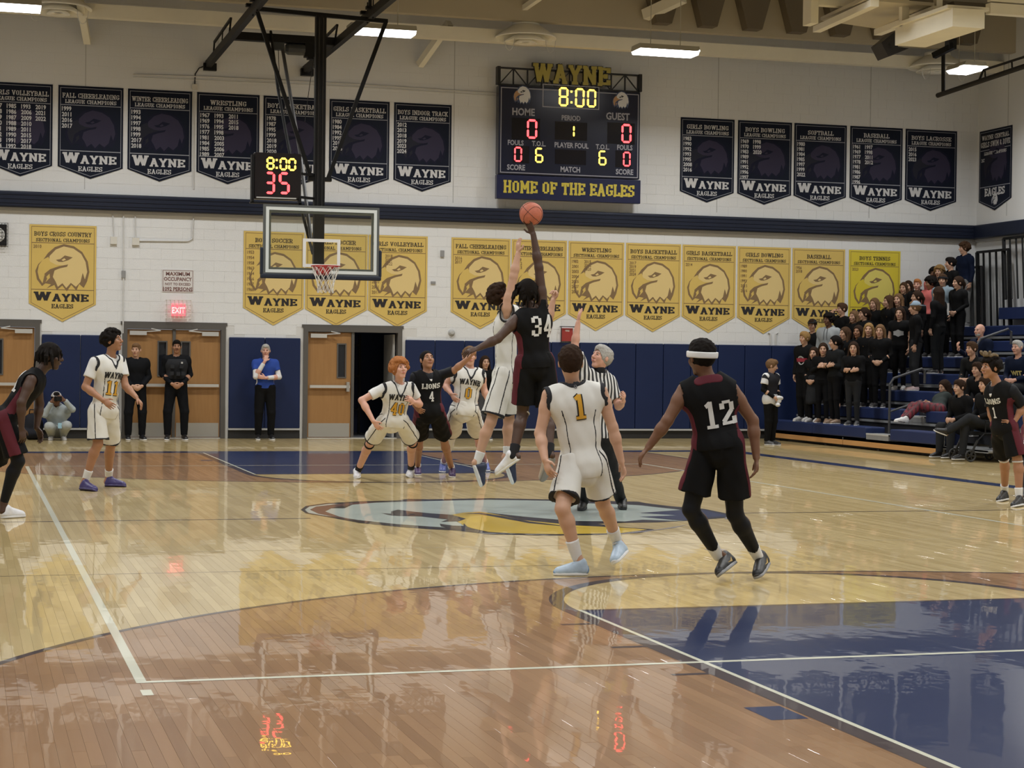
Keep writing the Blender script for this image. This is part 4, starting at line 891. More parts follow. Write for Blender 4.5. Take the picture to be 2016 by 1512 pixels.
# loudspeaker under the beams: wedge shaped box
q = [wy(1735, 84, 8.2), wy(1767, 58, 8.2), wy(1768, 92, 8.2), wy(1790, 95, 8.2), wy(1749, 111, 8.2)]
sp = MB().prism(q, (0.05, .45, 0)).build('ceiling_speaker', M_('speaker_black', (.012, .012, .016), rough=.6)); tag(sp, 'black wedge loudspeaker hung under the cream beams', 'speaker')
c = wy(1752, 88, 8.19); MB().lathe((c[0], 8.19, c[2]), [(0, .0), (.02, .0), (.022, .006), (0, .006)], 14, 'Y').lathe((c[0]+.02, 8.19, c[2]-.05), [(0, .0), (.012, .0), (.014, .006), (0, .006)], 14, 'Y').build('mount_knob', DARK, sp)
# folded side basket pipes
fp = empty('side_basket_frame', tuple(wy(1857, 185, 9))); tag(fp, 'folded black pipe frame of a side basket at top right', 'basket frame')
MB().tube([wy(1857, 104, 9), wy(1857, 188, 9)], .032, 10).build('drop_pipe', BLACK_STEEL, fp)
MB().tube([wy(1846, 188, 9), wy(2060, 116, 6.2)], .040, 12).build('main_pipe', BLACK_STEEL, fp)
MB().tube([wy(1928, 158, 7.9), wy(1936, 138, 7.8), wy(2060, 98, 6.2)], .020, 8).build('upper_pipe', BLACK_STEEL, fp)
MB().tube([wy(1939, 138, 7.8), wy(1940, 154, 7.8)], .014, 8).tube([wy(1992, 120, 7.1), wy(1993, 140, 7.1)], .014, 8).build('strut', BLACK_STEEL, fp)
a = wy(1838, 110, 9); b = wy(1878, 90, 8.7); MB().bar(a, b, .10, .09).box((b[0]-.08, 8.7, b[2]-.05), (b[0]+.05, 8.85, b[2]+.12)).build('clamp', BLACK_STEEL, fp)

# ================================================================ BLEACHERS
BX, RP, RR = 10.65, .72, .335
BN = M_('bleacher_navy', (.013, .024, .082), rough=.5, spec=.3, noise=.1, nscale=3); BD = M_('bleacher_deck', (.20, .205, .21), rough=.55, noise=.1, nscale=4); BWD = M_('bleacher_pine', (.50, .25, .085), rough=.45); wood_grain(BWD, (.40, .19, .06), (.58, .32, .12), (4, .6, 9))
BDK = M_('bleacher_dark', (.012, .013, .018), rough=.7)
blc = empty('bleachers', (BX, 13, 0)); tag(blc, 'retractable navy bleachers with grey steps and pine front board', 'bleachers')
AI0, AI1 = 12.42, 13.38
def row_y(k): return (10.62, 17.95) if k == 0 else ((9.6 if k == 1 else 6.0), 17.95)
for k in range(7):
    x0 = BX+RP*k; zt_ = .42+RR*k; zd = zt_-.22; y0, y1 = row_y(k)
    MB().box((x0, (9.0 if k == 0 else y0), zd-.05), (x0+RP+.02, y1, zd-.005)).build('deck_board', BD, blc)
    MB().box((x0+.06, y0+.05, max(0.02, zd-.30)), (x0+.10, y1-.02, zd-.05)).build('riser_board', BDK, blc)
    for (a, b) in ((y0, AI0), (AI1, y1)):
        n = max(1, round((b-a)/2.3)); w = (b-a)/n
        for i in range(n):
            o = MB().box((x0+.0, a+i*w+.01, zt_-.21), (x0+.42, a+(i+1)*w-.01, zt_)).build('bench_module', BN, blc); bevel(o, .02, 2)
    MB().box((x0-.0, AI0+.04, zd), (x0+.36, AI1-.04, zd+.11)).build('aisle_step', BD, blc)
    MB().box((x0-.003, AI0+.04, zd+.085), (x0+.03, AI1-.04, zd+.113)).build('step_nosing', GREY_TRIM, blc)
for a, b in ((10.62, 14.3), (14.3, 17.9)): MB().box((BX-.0, a+.01, .055), (BX+.04, b-.01, .195)).build('pine_front_board', BWD, blc)
for yy in (10.7, 12.9, 15.1, 17.3): MB().box((BX+.05, yy, 0), (BX+.25, yy+.1, .06)).build('wheel_block', BDK, blc)
MB().box((BX-.005, 10.50, .03), (BX+.05, 10.615, .40)).build('end_plate', GREY_TRIM, blc)
MB().box((BX, 8.95, .17), (BX+.75, 10.6, .20)).build('deck_board', BD, blc)
for i, (xx, y1, z_) in enumerate(((15.35, 16.6, 2.82), (15.45, 15.2, 3.08))):
    MB().box((xx, 6.0, z_-.24), (XR-.02, y1, z_)).build('bench_module', BN, blc)
def rail(label, y, x, z, s=1.0):
    r_ = empty('handrail', (x, y, z)); tag(r_, label, 'handrail', 'aisle handrails on the bleachers')
    P = [(x-.06, y, z), (x-.06, y, z+.86*s), (x+.02, y, z+.96*s), (x+.60, y, z+1.12*s), (x+.66, y, z+1.08*s), (x+.66, y, z+.88*s)]
    MB().tube(P, .024, 10).build('rail_tube', M_('rail_dark_grey', (.045, .046, .05), rough=.4), r_)
    MB().tube([(x-.05, y, z+.42*s), (x+.60, y, z+.60*s), (x+.66, y, z+.56*s), (x+.66, y, z+.38*s)], .020, 8).build('mid_rail', M_('rail_dark_grey', (.045, .046, .05), rough=.4), r_)
    MB().tube([(x+.0, y, z), (x-.06, y, z+.03)], .03, 8).build('socket', BLACK_STEEL, r_)
rail('lower dark handrail in the aisle beside crossed arm girl', 13.1, 11.06, .24, 1.15)
rail('upper dark handrail in the aisle right of boy in blue cap', 12.9, 12.75, .95, 1.2)
rail('short top handrail behind bald man in navy sweater', 12.9, 14.75, 1.75, 1.05)
# guard rails at the top of the stand against the right wall
def guard(label, u0, u1, vt, vb, n, X=15.5):
    a_ = wx(u0, vt, X); b_ = wx(u1, vt, X); c_ = wx(u0, vb, X)
    r_ = empty('guard_rail', (X, a_[1], c_[2])); tag(r_, label, 'guard rail', 'black guard rails at the bleacher top')
    MB().bar((X, a_[1], a_[2]), (X, b_[1], a_[2]), .05).build('top_rail', BLACK_STEEL, r_)
    for i in range(n+1):
        y = a_[1]+(b_[1]-a_[1])*i/n; MB().bar((X, y, a_[2]), (X-.10, y-.28, c_[2]), .065 if i in (0, n) else .034).build('upright_bar', BLACK_STEEL, r_)
guard('lowest black guard rail panel near the wall corner', 1912, 1932, 527, 652, 2)
guard('middle black guard rail panel on the right wall', 1924, 1986, 497, 645, 5)
guard('tallest black guard rail panel at the right frame edge', 1976, 2050, 470, 590, 6, 15.55)
# ================================================================ PEOPLE
def v3(*a): return np.array(a, float)
def unit(v): v = np.array(v, float); return v/(np.linalg.norm(v)+1e-9)
class Vol:
    """signed-distance grid; shapes are blended into it and the zero surface is meshed (surface nets)"""
    def __init__(s, lo, hi, h):
        s.h = h; s.lo = np.array(lo, np.float32); s.n = np.maximum(4, np.ceil((np.array(hi)-np.array(lo))/h).astype(int)+1)
        s.F = np.full(s.n, 0.5, np.float32); s.ax = [s.lo[i]+h*np.arange(s.n[i], dtype=np.float32) for i in range(3)]
    def like(s):
        W = object.__new__(Vol); W.h, W.lo, W.n, W.ax = s.h, s.lo, s.n, s.ax; W.F = np.full(s.n, 0.5, np.float32); return W
    def sub(s, lo, hi):
        i0 = np.maximum(0, np.floor((np.array(lo)-s.lo)/s.h).astype(int)); i1 = np.minimum(s.n, np.ceil((np.array(hi)-s.lo)/s.h).astype(int)+1)
        i1 = np.maximum(i1, i0+1)
        sl = tuple(slice(int(a), int(b)) for a, b in zip(i0, i1))
        return sl, s.ax[0][sl[0]][:, None, None], s.ax[1][sl[1]][None, :, None], s.ax[2][sl[2]][None, None, :]
    def put(s, sl, d, k, op='u'):
        a = s.F[sl]
        if a.size == 0: return
        if op == 'u':
            if k > 0: hh = np.maximum(k-np.abs(a-d), 0)/k; s.F[sl] = np.minimum(a, d)-hh*hh*k*.25
            else: s.F[sl] = np.minimum(a, d)
        else: s.F[sl] = np.maximum(a, -d)
    def cap(s, a, b, ra, rb, k=.02, flat=None, clips=(), op='u', pad=0.0):
        a = np.array(a, float); b = np.array(b, float); r = max(ra, rb)+k+3*s.h+pad
        sl, X, Y, Z = s.sub(np.minimum(a, b)-r, np.maximum(a, b)+r)
        ba = b-a; L2 = max(ba@ba, 1e-8); px, py, pz = X-a[0], Y-a[1], Z-a[2]
        t = np.clip((px*ba[0]+py*ba[1]+pz*ba[2])/L2, 0, 1)
        qx, qy, qz = px-t*ba[0], py-t*ba[1], pz-t*ba[2]; l2 = qx*qx+qy*qy+qz*qz
        if flat is not None:
            n, q = flat; c = qx*n[0]+qy*n[1]+qz*n[2]; l2 = l2+c*c*(1/q/q-1)
        d = np.sqrt(np.maximum(l2, 1e-10))-(ra+(rb-ra)*t)
        for p, n in clips: d = np.maximum(d, (X-p[0])*n[0]+(Y-p[1])*n[1]+(Z-p[2])*n[2])
        s.put(sl, d.astype(np.float32), k, op); return s
    def ell(s, c, R, rad, k=.02, op='u', clips=()):
        c = np.array(c, float); r = max(rad)+k+3*s.h; sl, X, Y, Z = s.sub(c-r, c+r); px, py, pz = X-c[0], Y-c[1], Z-c[2]; l = 0
        for i in range(3): q = (px*R[i][0]+py*R[i][1]+pz*R[i][2])/rad[i]; l = l+q*q
        l = np.sqrt(np.maximum(l, 1e-8)); d = (l-1)*min(rad)*(.6+.4*max(rad)/min(rad))
        for p, n in clips: d = np.maximum(d, (X-p[0])*n[0]+(Y-p[1])*n[1]+(Z-p[2])*n[2])
        s.put(sl, d.astype(np.float32), k, op); return s
    def half(s, p, n):     # keep only where n.(x-p) < 0
        X, Y, Z = s.ax[0][:, None, None], s.ax[1][None, :, None], s.ax[2][None, None, :]
        s.F = np.maximum(s.F, ((X-p[0])*n[0]+(Y-p[1])*n[1]+(Z-p[2])*n[2]).astype(np.float32)); return s
    def noise(s, a, f, seed=0):
        X, Y, Z = s.ax[0][:, None, None], s.ax[1][None, :, None], s.ax[2][None, None, :]
        s.F = s.F+(a*np.sin(f*X+seed)*np.sin(f*.8*Y+seed*2)*np.cos(f*.55*Z+seed*3)+a*.6*np.sin(f*1.9*X+Z*f*.9+seed)*np.cos(f*1.7*Y-Z*f*.5)).astype(np.float32); return s
    def slab(s, p, n, t, side=None):
        X, Y, Z = s.ax[0][:, None, None], s.ax[1][None, :, None], s.ax[2][None, None, :]
        d = np.abs((X-p[0])*n[0]+(Y-p[1])*n[1]+(Z-p[2])*n[2])-t
        for q, m in (side or ()): d = np.maximum(d, (X-q[0])*m[0]+(Y-q[1])*m[1]+(Z-q[2])*m[2])
        s.F = np.minimum(s.F, d.astype(np.float32)); return s
    def mesh(s):
        F_ = s.F; F_[0] = F_[-1] = .1; F_[:, 0] = F_[:, -1] = .1; F_[:, :, 0] = F_[:, :, -1] = .1
        S = F_ < 0; c = np.zeros(np.array(F_.shape)-1, np.int8)
        for i in (0, 1):
            for j in (0, 1):
                for k in (0, 1): c += S[i:S.shape[0]-1+i, j:S.shape[1]-1+j, k:S.shape[2]-1+k]
        idx = np.argwhere((c > 0) & (c < 8))
        if len(idx) == 0: return np.zeros((0, 3)), np.zeros((0, 4), int)
        ids = np.full(c.shape, -1, np.int32); ids[tuple(idx.T)] = np.arange(len(idx))
        acc = np.zeros((len(idx), 3), np.float32); cnt = np.zeros(len(idx), np.float32); i, j, k = idx.T
        cr = [(0,0,0),(1,0,0),(0,1,0),(1,1,0),(0,0,1),(1,0,1),(0,1,1),(1,1,1)]
        vals = [F_[i+a, j+b, k+e] for a, b, e in cr]
        for p, q in ((0,1),(2,3),(4,5),(6,7),(0,2),(1,3),(4,6),(5,7),(0,4),(1,5),(2,6),(3,7)):
            f0, f1 = vals[p], vals[q]; m = (f0 < 0) != (f1 < 0); t = np.where(m, f0/np.where(m, f0-f1, 1), 0)
            P = np.array(cr[p], np.float32)[None]+t[:, None]*(np.array(cr[q], np.float32)-np.array(cr[p], np.float32))[None]
            acc += P*m[:, None]; cnt += m
        V = s.lo+s.h*(idx+acc/cnt[:, None]); faces = []
        for ax in range(3):
            sl0 = [slice(None)]*3; sl1 = [slice(None)]*3; sl0[ax] = slice(0, -1); sl1[ax] = slice(1, None)
            A, B = S[tuple(sl0)], S[tuple(sl1)]; e = np.argwhere(A != B); e = e[np.all(e > 0, axis=1) | True]
            o1, o2 = [x for x in range(3) if x != ax]
            e = e[(e[:, o1] > 0) & (e[:, o2] > 0) & (e[:, o1] < S.shape[o1]-1) & (e[:, o2] < S.shape[o2]-1)]
            ins = A[tuple(e.T)]
            def g(d1, d2): q = e.copy(); q[:, o1] -= d1; q[:, o2] -= d2; return ids[tuple(q.T)]
            Qd = np.stack([g(1, 1), g(0, 1), g(0, 0), g(1, 0)], 1)
            flip = ins if ax != 1 else ~ins
            Qd[~flip] = Qd[~flip][:, ::-1]; faces.append(Qd)
        Fc = np.concatenate(faces); Fc = Fc[np.all(Fc >= 0, axis=1)]
        return V, Fc
def quick_mesh(name, V, Fc, smooth=True):
    me = bpy.data.meshes.new(name); me.vertices.add(len(V)); me.vertices.foreach_set('co', np.asarray(V, np.float32).ravel())
    me.loops.add(Fc.size); me.loops.foreach_set('vertex_index', Fc.astype(np.int32).ravel()); me.polygons.add(len(Fc))
    me.polygons.foreach_set('loop_start', np.arange(0, Fc.size, 4, dtype=np.int32)); me.polygons.foreach_set('loop_total', np.full(len(Fc), 4, np.int32))
    me.polygons.foreach_set('use_smooth', np.full(len(Fc), smooth)); me.update(calc_edges=True); return me
def vol_obj(vol, name, m, parent, coords=None):
    V, Fc = vol.mesh()
    if len(V) == 0: return None, None
    me = quick_mesh(name, V, Fc)
    if coords is not None:
        at = me.attributes.new('loc', 'FLOAT_VECTOR', 'POINT'); at.data.foreach_set('vector', coords(V).astype(np.float32).ravel())
    o = link(name, me, m, parent); return o, (V, Fc)
SKIN = {k: M_('skin_'+k, c, rough=.5, spec=.35, noise=.06, nscale=9) for k, c in dict(dark=(.060, .030, .019), brown=(.150, .070, .038), tan=(.33, .165, .095), fair=(.50, .295, .20), pink=(.56, .31, .23)).items()}
EYEW = M_('eye_white', (.36, .33, .31), rough=.4); EYED = M_('eye_iris', (.02, .012, .008), rough=.2)
LIP = {k: M_('lip_'+k, c, rough=.5) for k, c in dict(dark=(.075, .025, .022), brown=(.15, .05, .04), tan=(.30, .10, .08), fair=(.42, .14, .12), pink=(.46, .15, .13)).items()}
def cloth(name, c, **k): k.setdefault('rough', .8); k.setdefault('noise', .08); k.setdefault('spec', .25); return M_(name, c, **k)
HAIRC = dict(black=(.008, .006, .005), brown=(.060, .032, .017), dkbrown=(.028, .015, .009), red=(.33, .13, .045), blond=(.26, .155, .06), grey=(.36, .35, .33), ltbrown=(.15, .085, .042), tipped=(.16, .12, .075))
def hairm(c): return M_('hair_'+c, HAIRC[c], rough=.85, spec=.12, noise=.45, nscale=60, bump=.5, bscale=160)

def frame(side, up):
    up = unit(up); side = np.array(side, float); side = unit(side-up*(side@up)); f = np.cross(side, up); return side, up, f   # side: towards person's LEFT; f: forwards
def head_frame(yaw, pitch=0, roll=0):
    """yaw: compass direction faced, measured from +x anticlockwise (degrees)"""
    y = math.radians(yaw); p = math.radians(pitch); f = v3(math.cos(y)*math.cos(p), math.sin(y)*math.cos(p), math.sin(p)); s = v3(-math.sin(y), math.cos(y), 0); u = np.cross(f, s)
    r = math.radians(roll); s2 = s*math.cos(r)+u*math.sin(r); return s2, np.cross(f, s2), f
def add_head(V, c, HF, k=1.0):
    s, u, f = HF; R = (s, u, f); P = lambda a, b, d: c+(s*a+u*b+f*d)*k
    V.ell(P(0, .022, -.012), R, (.075*k, .092*k, .094*k), .02); V.ell(P(0, -.045, .018), R, (.058*k, .064*k, .066*k), .03); V.cap(P(-.012, -.098, .052), P(.012, -.098, .052), .020*k, .020*k, .02)
    V.cap(P(-.034, .026, .072), P(.034, .026, .072), .014*k, .014*k, .015); V.cap(P(0, .018, .082), P(0, -.026, .105), .008*k, .014*k, .008); V.cap(P(-.012, -.030, .092), P(.012, -.030, .092), .009*k, .009*k, .006)
    V.cap(P(-.040, -.022, .062), P(-.036, -.03, .06), .022*k, .022*k, .02); V.cap(P(.040, -.022, .062), P(.036, -.03, .06), .022*k, .022*k, .02)
    V.cap(P(-.018, -.060, .083), P(.018, -.060, .083), .009*k, .009*k, .008)
    for q in (-1, 1):
        V.ell(P(q*.078, -.006, -.008), R, (.011*k, .031*k, .019*k), .008); V.ell(P(q*.031, .005, .094), R, (.014*k, .010*k, .012*k), .0, op='s')
def add_face(par, c, HF, k, tone, browc, fine=True):
    s, u, f = HF; P = lambda a, b, d: c+(s*a+u*b+f*d)*k
    def blob(name, ctr, rad, m, n=8):
        V = []; Fq = []
        for i in range(n//2+1):
            t = PI*i/(n//2)
            for j in range(n): p = 2*PI*j/n; V.append(ctr+s*rad[0]*k*math.sin(t)*math.cos(p)+u*rad[1]*k*math.cos(t)+f*rad[2]*k*math.sin(t)*math.sin(p))
        for i in range(n//2):
            for j in range(n): a = i*n+j; b = i*n+(j+1) % n; Fq.append((a, b, b+n, a+n))
        mb = MB(); mb.v = V; mb.f = Fq; return mb.build(name, m, par, smooth=True)
    for q in (-1, 1):
        e = blob('eye', P(q*.031, .004, .079), (.0125, .0065, .009), EYEW); 
        if fine: blob('iris', P(q*.031, .004, .0865), (.0058, .0062, .004), EYED).parent = par
        else: blob('iris', P(q*.031, .004, .086), (.008, .0075, .005), EYED)
        mb = MB().tube([P(q*.014, .026, .088), P(q*.032, .031, .087), P(q*.048, .025, .073)], [.0032*k, .0042*k, .0025*k], 6); mb.build('eyebrow', browc, par)
    MB().tube([P(-.024, -.060, .086), P(-.010, -.057, .0925), P(.010, -.057, .0925), P(.024, -.060, .086)], [.002*k, .0042*k, .0042*k, .002*k], 6).tube([P(-.020, -.062, .086), P(0, -.066, .091), P(.020, -.062, .086)], [.002*k, .005*k, .002*k], 6).build('mouth', LIP[tone], par)
def add_hand(V, w, d, n, side_thumb, k=1.0, curl=.35, rf=.0085, spread=1.0):
    """w wrist, d along the hand, n palm normal (fingers curl towards it), side_thumb: +1/-1 along cross(d, n)"""
    d = unit(d); n = unit(np.array(n)-d*(np.array(n)@d)); sd = np.cross(d, n)*side_thumb
    V.cap(w+d*.015*k, w+d*.075*k, .030*k, .038*k, .02, flat=(n, .42))
    for i, (o_, l1, l2) in enumerate(((.030, .038, .042), (.010, .043, .046), (-.010, .040, .043), (-.029, .030, .034))):
        b = w+d*.078*k+sd*o_*k; d1 = unit(d*math.cos(curl)+n*math.sin(curl)+sd*o_*3*spread); p1 = b+d1*l1*k; d2 = unit(d*math.cos(curl*2.4)+n*math.sin(curl*2.4)+sd*o_*3*spread); p2 = p1+d2*l2*k
        V.cap(b-d*.02*k, p1, rf*1.1, rf, .006); V.cap(p1, p2, rf, rf*.85, .004)
    b = w+d*.028*k+sd*.026*k; d1 = unit(d*.62+sd*.75+n*.25); p1 = b+d1*.040*k; p2 = p1+unit(d*.9+sd*.35+n*.3)*.034*k
    V.cap(b, p1, rf*1.5, rf*1.25, .010); V.cap(p1, p2, rf*1.25, rf*.95, .004)

def bodyvol(J, H, h, what, infl=0.0):
    pts = np.array([J[k] for k in what]); m = .17+infl
    return Vol(pts.min(0)-m, pts.max(0)+m, h)
def torso(V, J, k, g=0.0, full=True, w=1.0):
    s, u, f = J['TF']; pel = (J['hipL']+J['hipR'])/2; ns = J['neck']; shm = (J['shL']+J['shR'])/2
    sh = (J['shL']-J['shR']); 
    fl = (f, .66)
    hp_s = unit(J['hipL']-J['hipR']); mid = pel+(ns-pel)*.38; ch = pel+(ns-pel)*.72
    V.cap(pel-hp_s*.055*k, pel+hp_s*.055*k, .118*k*w+g, .118*k*w+g, .05, flat=(f, .85))
    V.cap(pel-f*.03*k+u*.0, pel-f*.035*k-u*.04*k, .10*k*w+g, .095*k*w+g, .05)
    V.cap(pel+u*.03*k, mid, .135*k*w+g, .135*k*w+g, .05, flat=fl)
    V.cap(mid, ch, .135*k*w+g, .165*k*w+g, .05, flat=fl)
    V.cap(ch-s*.055*k, ch+s*.055*k, .125*k*w+g, .125*k*w+g, .05, flat=(f, .82))
    if full:
        for q, S in ((1, J['shL']), (-1, J['shR'])):
            V.cap(ns-u*.045*k+s*q*.03*k, S-u*.005*k, .050*k+g, .052*k+g, .04)
            V.cap(ch+s*q*.06*k, S-u*.06*k, .085*k+g, .06*k+g, .04, flat=(f, .85))
        V.cap(ns-u*.02*k, ns+(J['head']-ns)*.22, .060*k+g, .048*k+g, .03)
def limbs_body(V, J, k, arms=True, legs=True, curlL=.4, curlR=.4, rf=.0085, gk=1.0):
    if arms:
        for S in 'LR':
            sh, el, wr = J['sh'+S], J['el'+S], J['wr'+S]
            V.cap(sh, sh+(el-sh)*.35, .056*k*gk, .052*k*gk, .03); V.cap(sh+(el-sh)*.3, el, .051*k*gk, .040*k*gk, .02)
            V.cap(el, el+(wr-el)*.35, .041*k*gk, .043*k*gk, .02); V.cap(el+(wr-el)*.3, wr, .042*k*gk, .027*k, .02)
            hd_ = J.get('hd'+S); d = unit((hd_-wr)) if hd_ is not None else unit(wr-el)
            n = J.get('pn'+S)
            if n is None:
                n = (J['hipL']+J['hipR'])/2-wr; n[2] = 0
                if np.linalg.norm(n) < .05: n = J['TF'][2]
            crs = np.cross(d, unit(n-d*(n@d))); fw = J['TF'][2]
            st = J.get('th'+S) or (1 if crs@fw > 0 else -1)
            add_hand(V, wr, d, n, st, k*1.0, J.get('curl'+S, .35), rf)
    if legs:
        for S in 'LR':
            hp_, kn, an = J['hip'+S], J['kn'+S], J['an'+S]; bk = -J['TF'][2]
            cf = unit(np.cross(np.cross(kn-hp_, an-kn), an-kn)) if np.linalg.norm(np.cross(unit(kn-hp_), unit(an-kn))) > .25 else bk
            if cf@bk < 0 and np.linalg.norm(np.cross(unit(kn-hp_), unit(an-kn))) <= .25: cf = bk
            V.cap(hp_, hp_+(kn-hp_)*.5, .088*k*gk, .076*k*gk, .04); V.cap(hp_+(kn-hp_)*.45, kn, .076*k*gk, .055*k*gk, .03)
            V.cap(kn, kn+(an-kn)*.3+cf*.012*k, .054*k*gk, .057*k*gk, .02); V.cap(kn+(an-kn)*.28+cf*.014*k, an, .058*k*gk, .035*k, .02)
            V.cap(an, J['heel'+S]+v3(0, 0, .045*k)*0+(an-J['heel'+S])*.45, .036*k, .036*k, .02)
def shoe(par, J, S, k, upper, sole, h, lace=None, accent=None):
    he, to, an = J['heel'+S], J['toe'+S], J['an'+S]
    L = to-he; up = unit(an-he-unit(L)*((an-he)@unit(L))) if np.linalg.norm(an-he) > .02 else v3(0, 0, 1)
    d = unit(L); sd = np.cross(up, d); ln = np.linalg.norm(L); a0 = he+d*.035*k; b0 = to-d*.045*k
    lo = np.minimum(he, to)-.16; hi = np.maximum(he, to)+.16
    V = Vol(lo, hi, h); V.cap(a0+up*.036*k, a0+(b0-a0)*.6+up*.030*k, .038*k, .044*k, .0, flat=(up, .85)); V.cap(a0+(b0-a0)*.6+up*.030*k, b0+up*.024*k, .044*k, .036*k, .01, flat=(up, .8)); V.cap(a0+up*.05*k, a0+up*.095*k+d*.01*k, .042*k, .040*k, .03); V.cap(a0+up*.08*k+d*.02*k, b0+up*.035*k-d*.01, .040*k, .034*k, .03)
    V.half(he+up*.016*k, -up); o, _ = vol_obj(V, 'shoe', upper, par)
    V = Vol(lo, hi, h); V.cap(a0+up*.012*k, a0+(b0-a0)*.6+up*.012*k, .042*k, .049*k, .0, flat=(up, .9)); V.cap(a0+(b0-a0)*.6+up*.012*k, b0+up*.012*k, .049*k, .042*k, .0, flat=(up, .9)); V.half(he+up*.024*k, up); V.half(he, -up)
    if o is None: return None
    vol_obj(V, 'shoe_sole', sole, o)
    if accent is not None:
        def up_(g):
            V = Vol(lo, hi, h); V.cap(a0+up*.036*k, a0+(b0-a0)*.6+up*.030*k, .038*k+g, .044*k+g, .0, flat=(up, .85)); V.cap(a0+(b0-a0)*.6+up*.030*k, b0+up*.024*k, .044*k+g, .036*k+g, .01, flat=(up, .8)); V.cap(a0+up*.05*k, a0+up*.095*k+d*.01*k, .042*k+g, .040*k+g, .03); V.cap(a0+up*.08*k+d*.02*k, b0+up*.035*k-d*.01, .040*k+g, .034*k+g, .03); return V
        V = up_(.0035); W = V.like(); W.cap(a0-d*.045*k+up*.0, a0+d*.0-d*.02*k+up*.055*k, .040*k, .030*k, 0); W.cap(a0+up*.012*k-d*.03, b0+up*.002*k+d*.03, .028*k+.0, .036*k, 0, flat=(sd, .2) if False else None); V.F = np.maximum(V.F, W.F); V.half(he+up*.018*k, -up); V.half(he+up*.085*k, up)
        W2 = V.like(); W2.F = V.F; vol_obj(V, 'shoe_overlay', accent, o)
        V = Vol(lo, hi, h); V.cap(a0+up*.095*k+d*.030*k, a0+up*.118*k+d*.052*k, .022*k, .018*k, 0, flat=(unit(up-d*.5), .5)); vol_obj(V, 'shoe_tongue', lace if lace is not None else sole, o)
    if lace is not None:
        mb = MB()
        for i in range(4):
            c = a0+d*(.055+.025*i)*k+up*(.106-.014*i)*k; mb.bar(c-sd*.024*k, c+sd*.024*k, .008, .008)
        mb.build('laces', lace, o)
    return o
def sock(par, J, S, k, m, frac, h, name='sock'):
    kn, an = J['kn'+S], J['an'+S]; top = an+(kn-an)*frac; n = unit(kn-an)
    V = Vol(np.minimum(an, top)-.12, np.maximum(an, top)+.12, h); V.cap(an-n*.03, top+n*.02, .041*k, .044*k+.035*frac*k, .0, clips=[(top, n)]); return vol_obj(V, name, m, par)[0]
def project(name, items, par, bvh, C, X, Up, Fw, m, off=.003, maxe=.02, dist=.4):
    """lay flat print onto a garment: 2-D shapes in the plane (X, Up) cast along -Fw"""
    bm = bmesh.new()
    for it in items:
        if it[0] == 'q': vs = [bm.verts.new((x, y, 0)) for x, y in it[1]]; bm.faces.new(vs)
        else:
            vs = [bm.verts.new((x, y, 0)) for x, y in it[1]]
            for f_ in it[2]:
                try: bm.faces.new([vs[i] for i in f_])
                except Exception: pass
    for _ in range(4):
        es = [e for e in bm.edges if e.calc_length() > maxe]
        if not es: break
        bmesh.ops.subdivide_edges(bm, edges=es, cuts=1); 
    bmesh.ops.triangulate(bm, faces=bm.faces)
    kill = []
    for v in bm.verts:
        o = C+X*v.co.x+Up*v.co.y+Fw*dist; loc, nor, _, _ = bvh.ray_cast(Vector(o), Vector(-Fw), dist*1.6)
        if loc is None: kill.append(v)
        else: v.co = loc+nor*off if nor.dot(Vector(Fw)) > 0 else loc-nor*off
    bmesh.ops.delete(bm, geom=kill, context='VERTS')
    me = bpy.data.meshes.new(name); bm.to_mesh(me); bm.free()
    if len(me.polygons) == 0: return None
    return link(name, me, m, par)
def bvh_of(VF): return BVHTree.FromPolygons([Vector(p) for p in VF[0]], [tuple(map(int, q)) for q in VF[1]])
CW = cloth('jersey_white', (.62, .61, .575)); CK = cloth('jersey_black', (.006, .006, .0065), spec=.12); CMAR = cloth('jersey_maroon', (.085, .012, .020)); CTRIM = cloth('jersey_trim_black', (.018, .018, .022)); CWT = cloth('trim_white', (.60, .58, .56))
GOLDN = cloth('number_gold', (.56, .30, .035)); WHN = cloth('number_white', (.58, .58, .57)); BLN = cloth('number_black', (.02, .018, .018))
SOCKW = cloth('sock_white', (.66, .66, .66)); SOCKB = cloth('sock_black', (.010, .010, .012)); TIGHT = cloth('tights_black', (.005, .0055, .008), rough=.6, spec=.2); TIGHTW = cloth('tights_white', (.60, .60, .60))
def shoem(n, c): return M_('shoe_'+n, c, rough=.45, noise=.15, nscale=30)
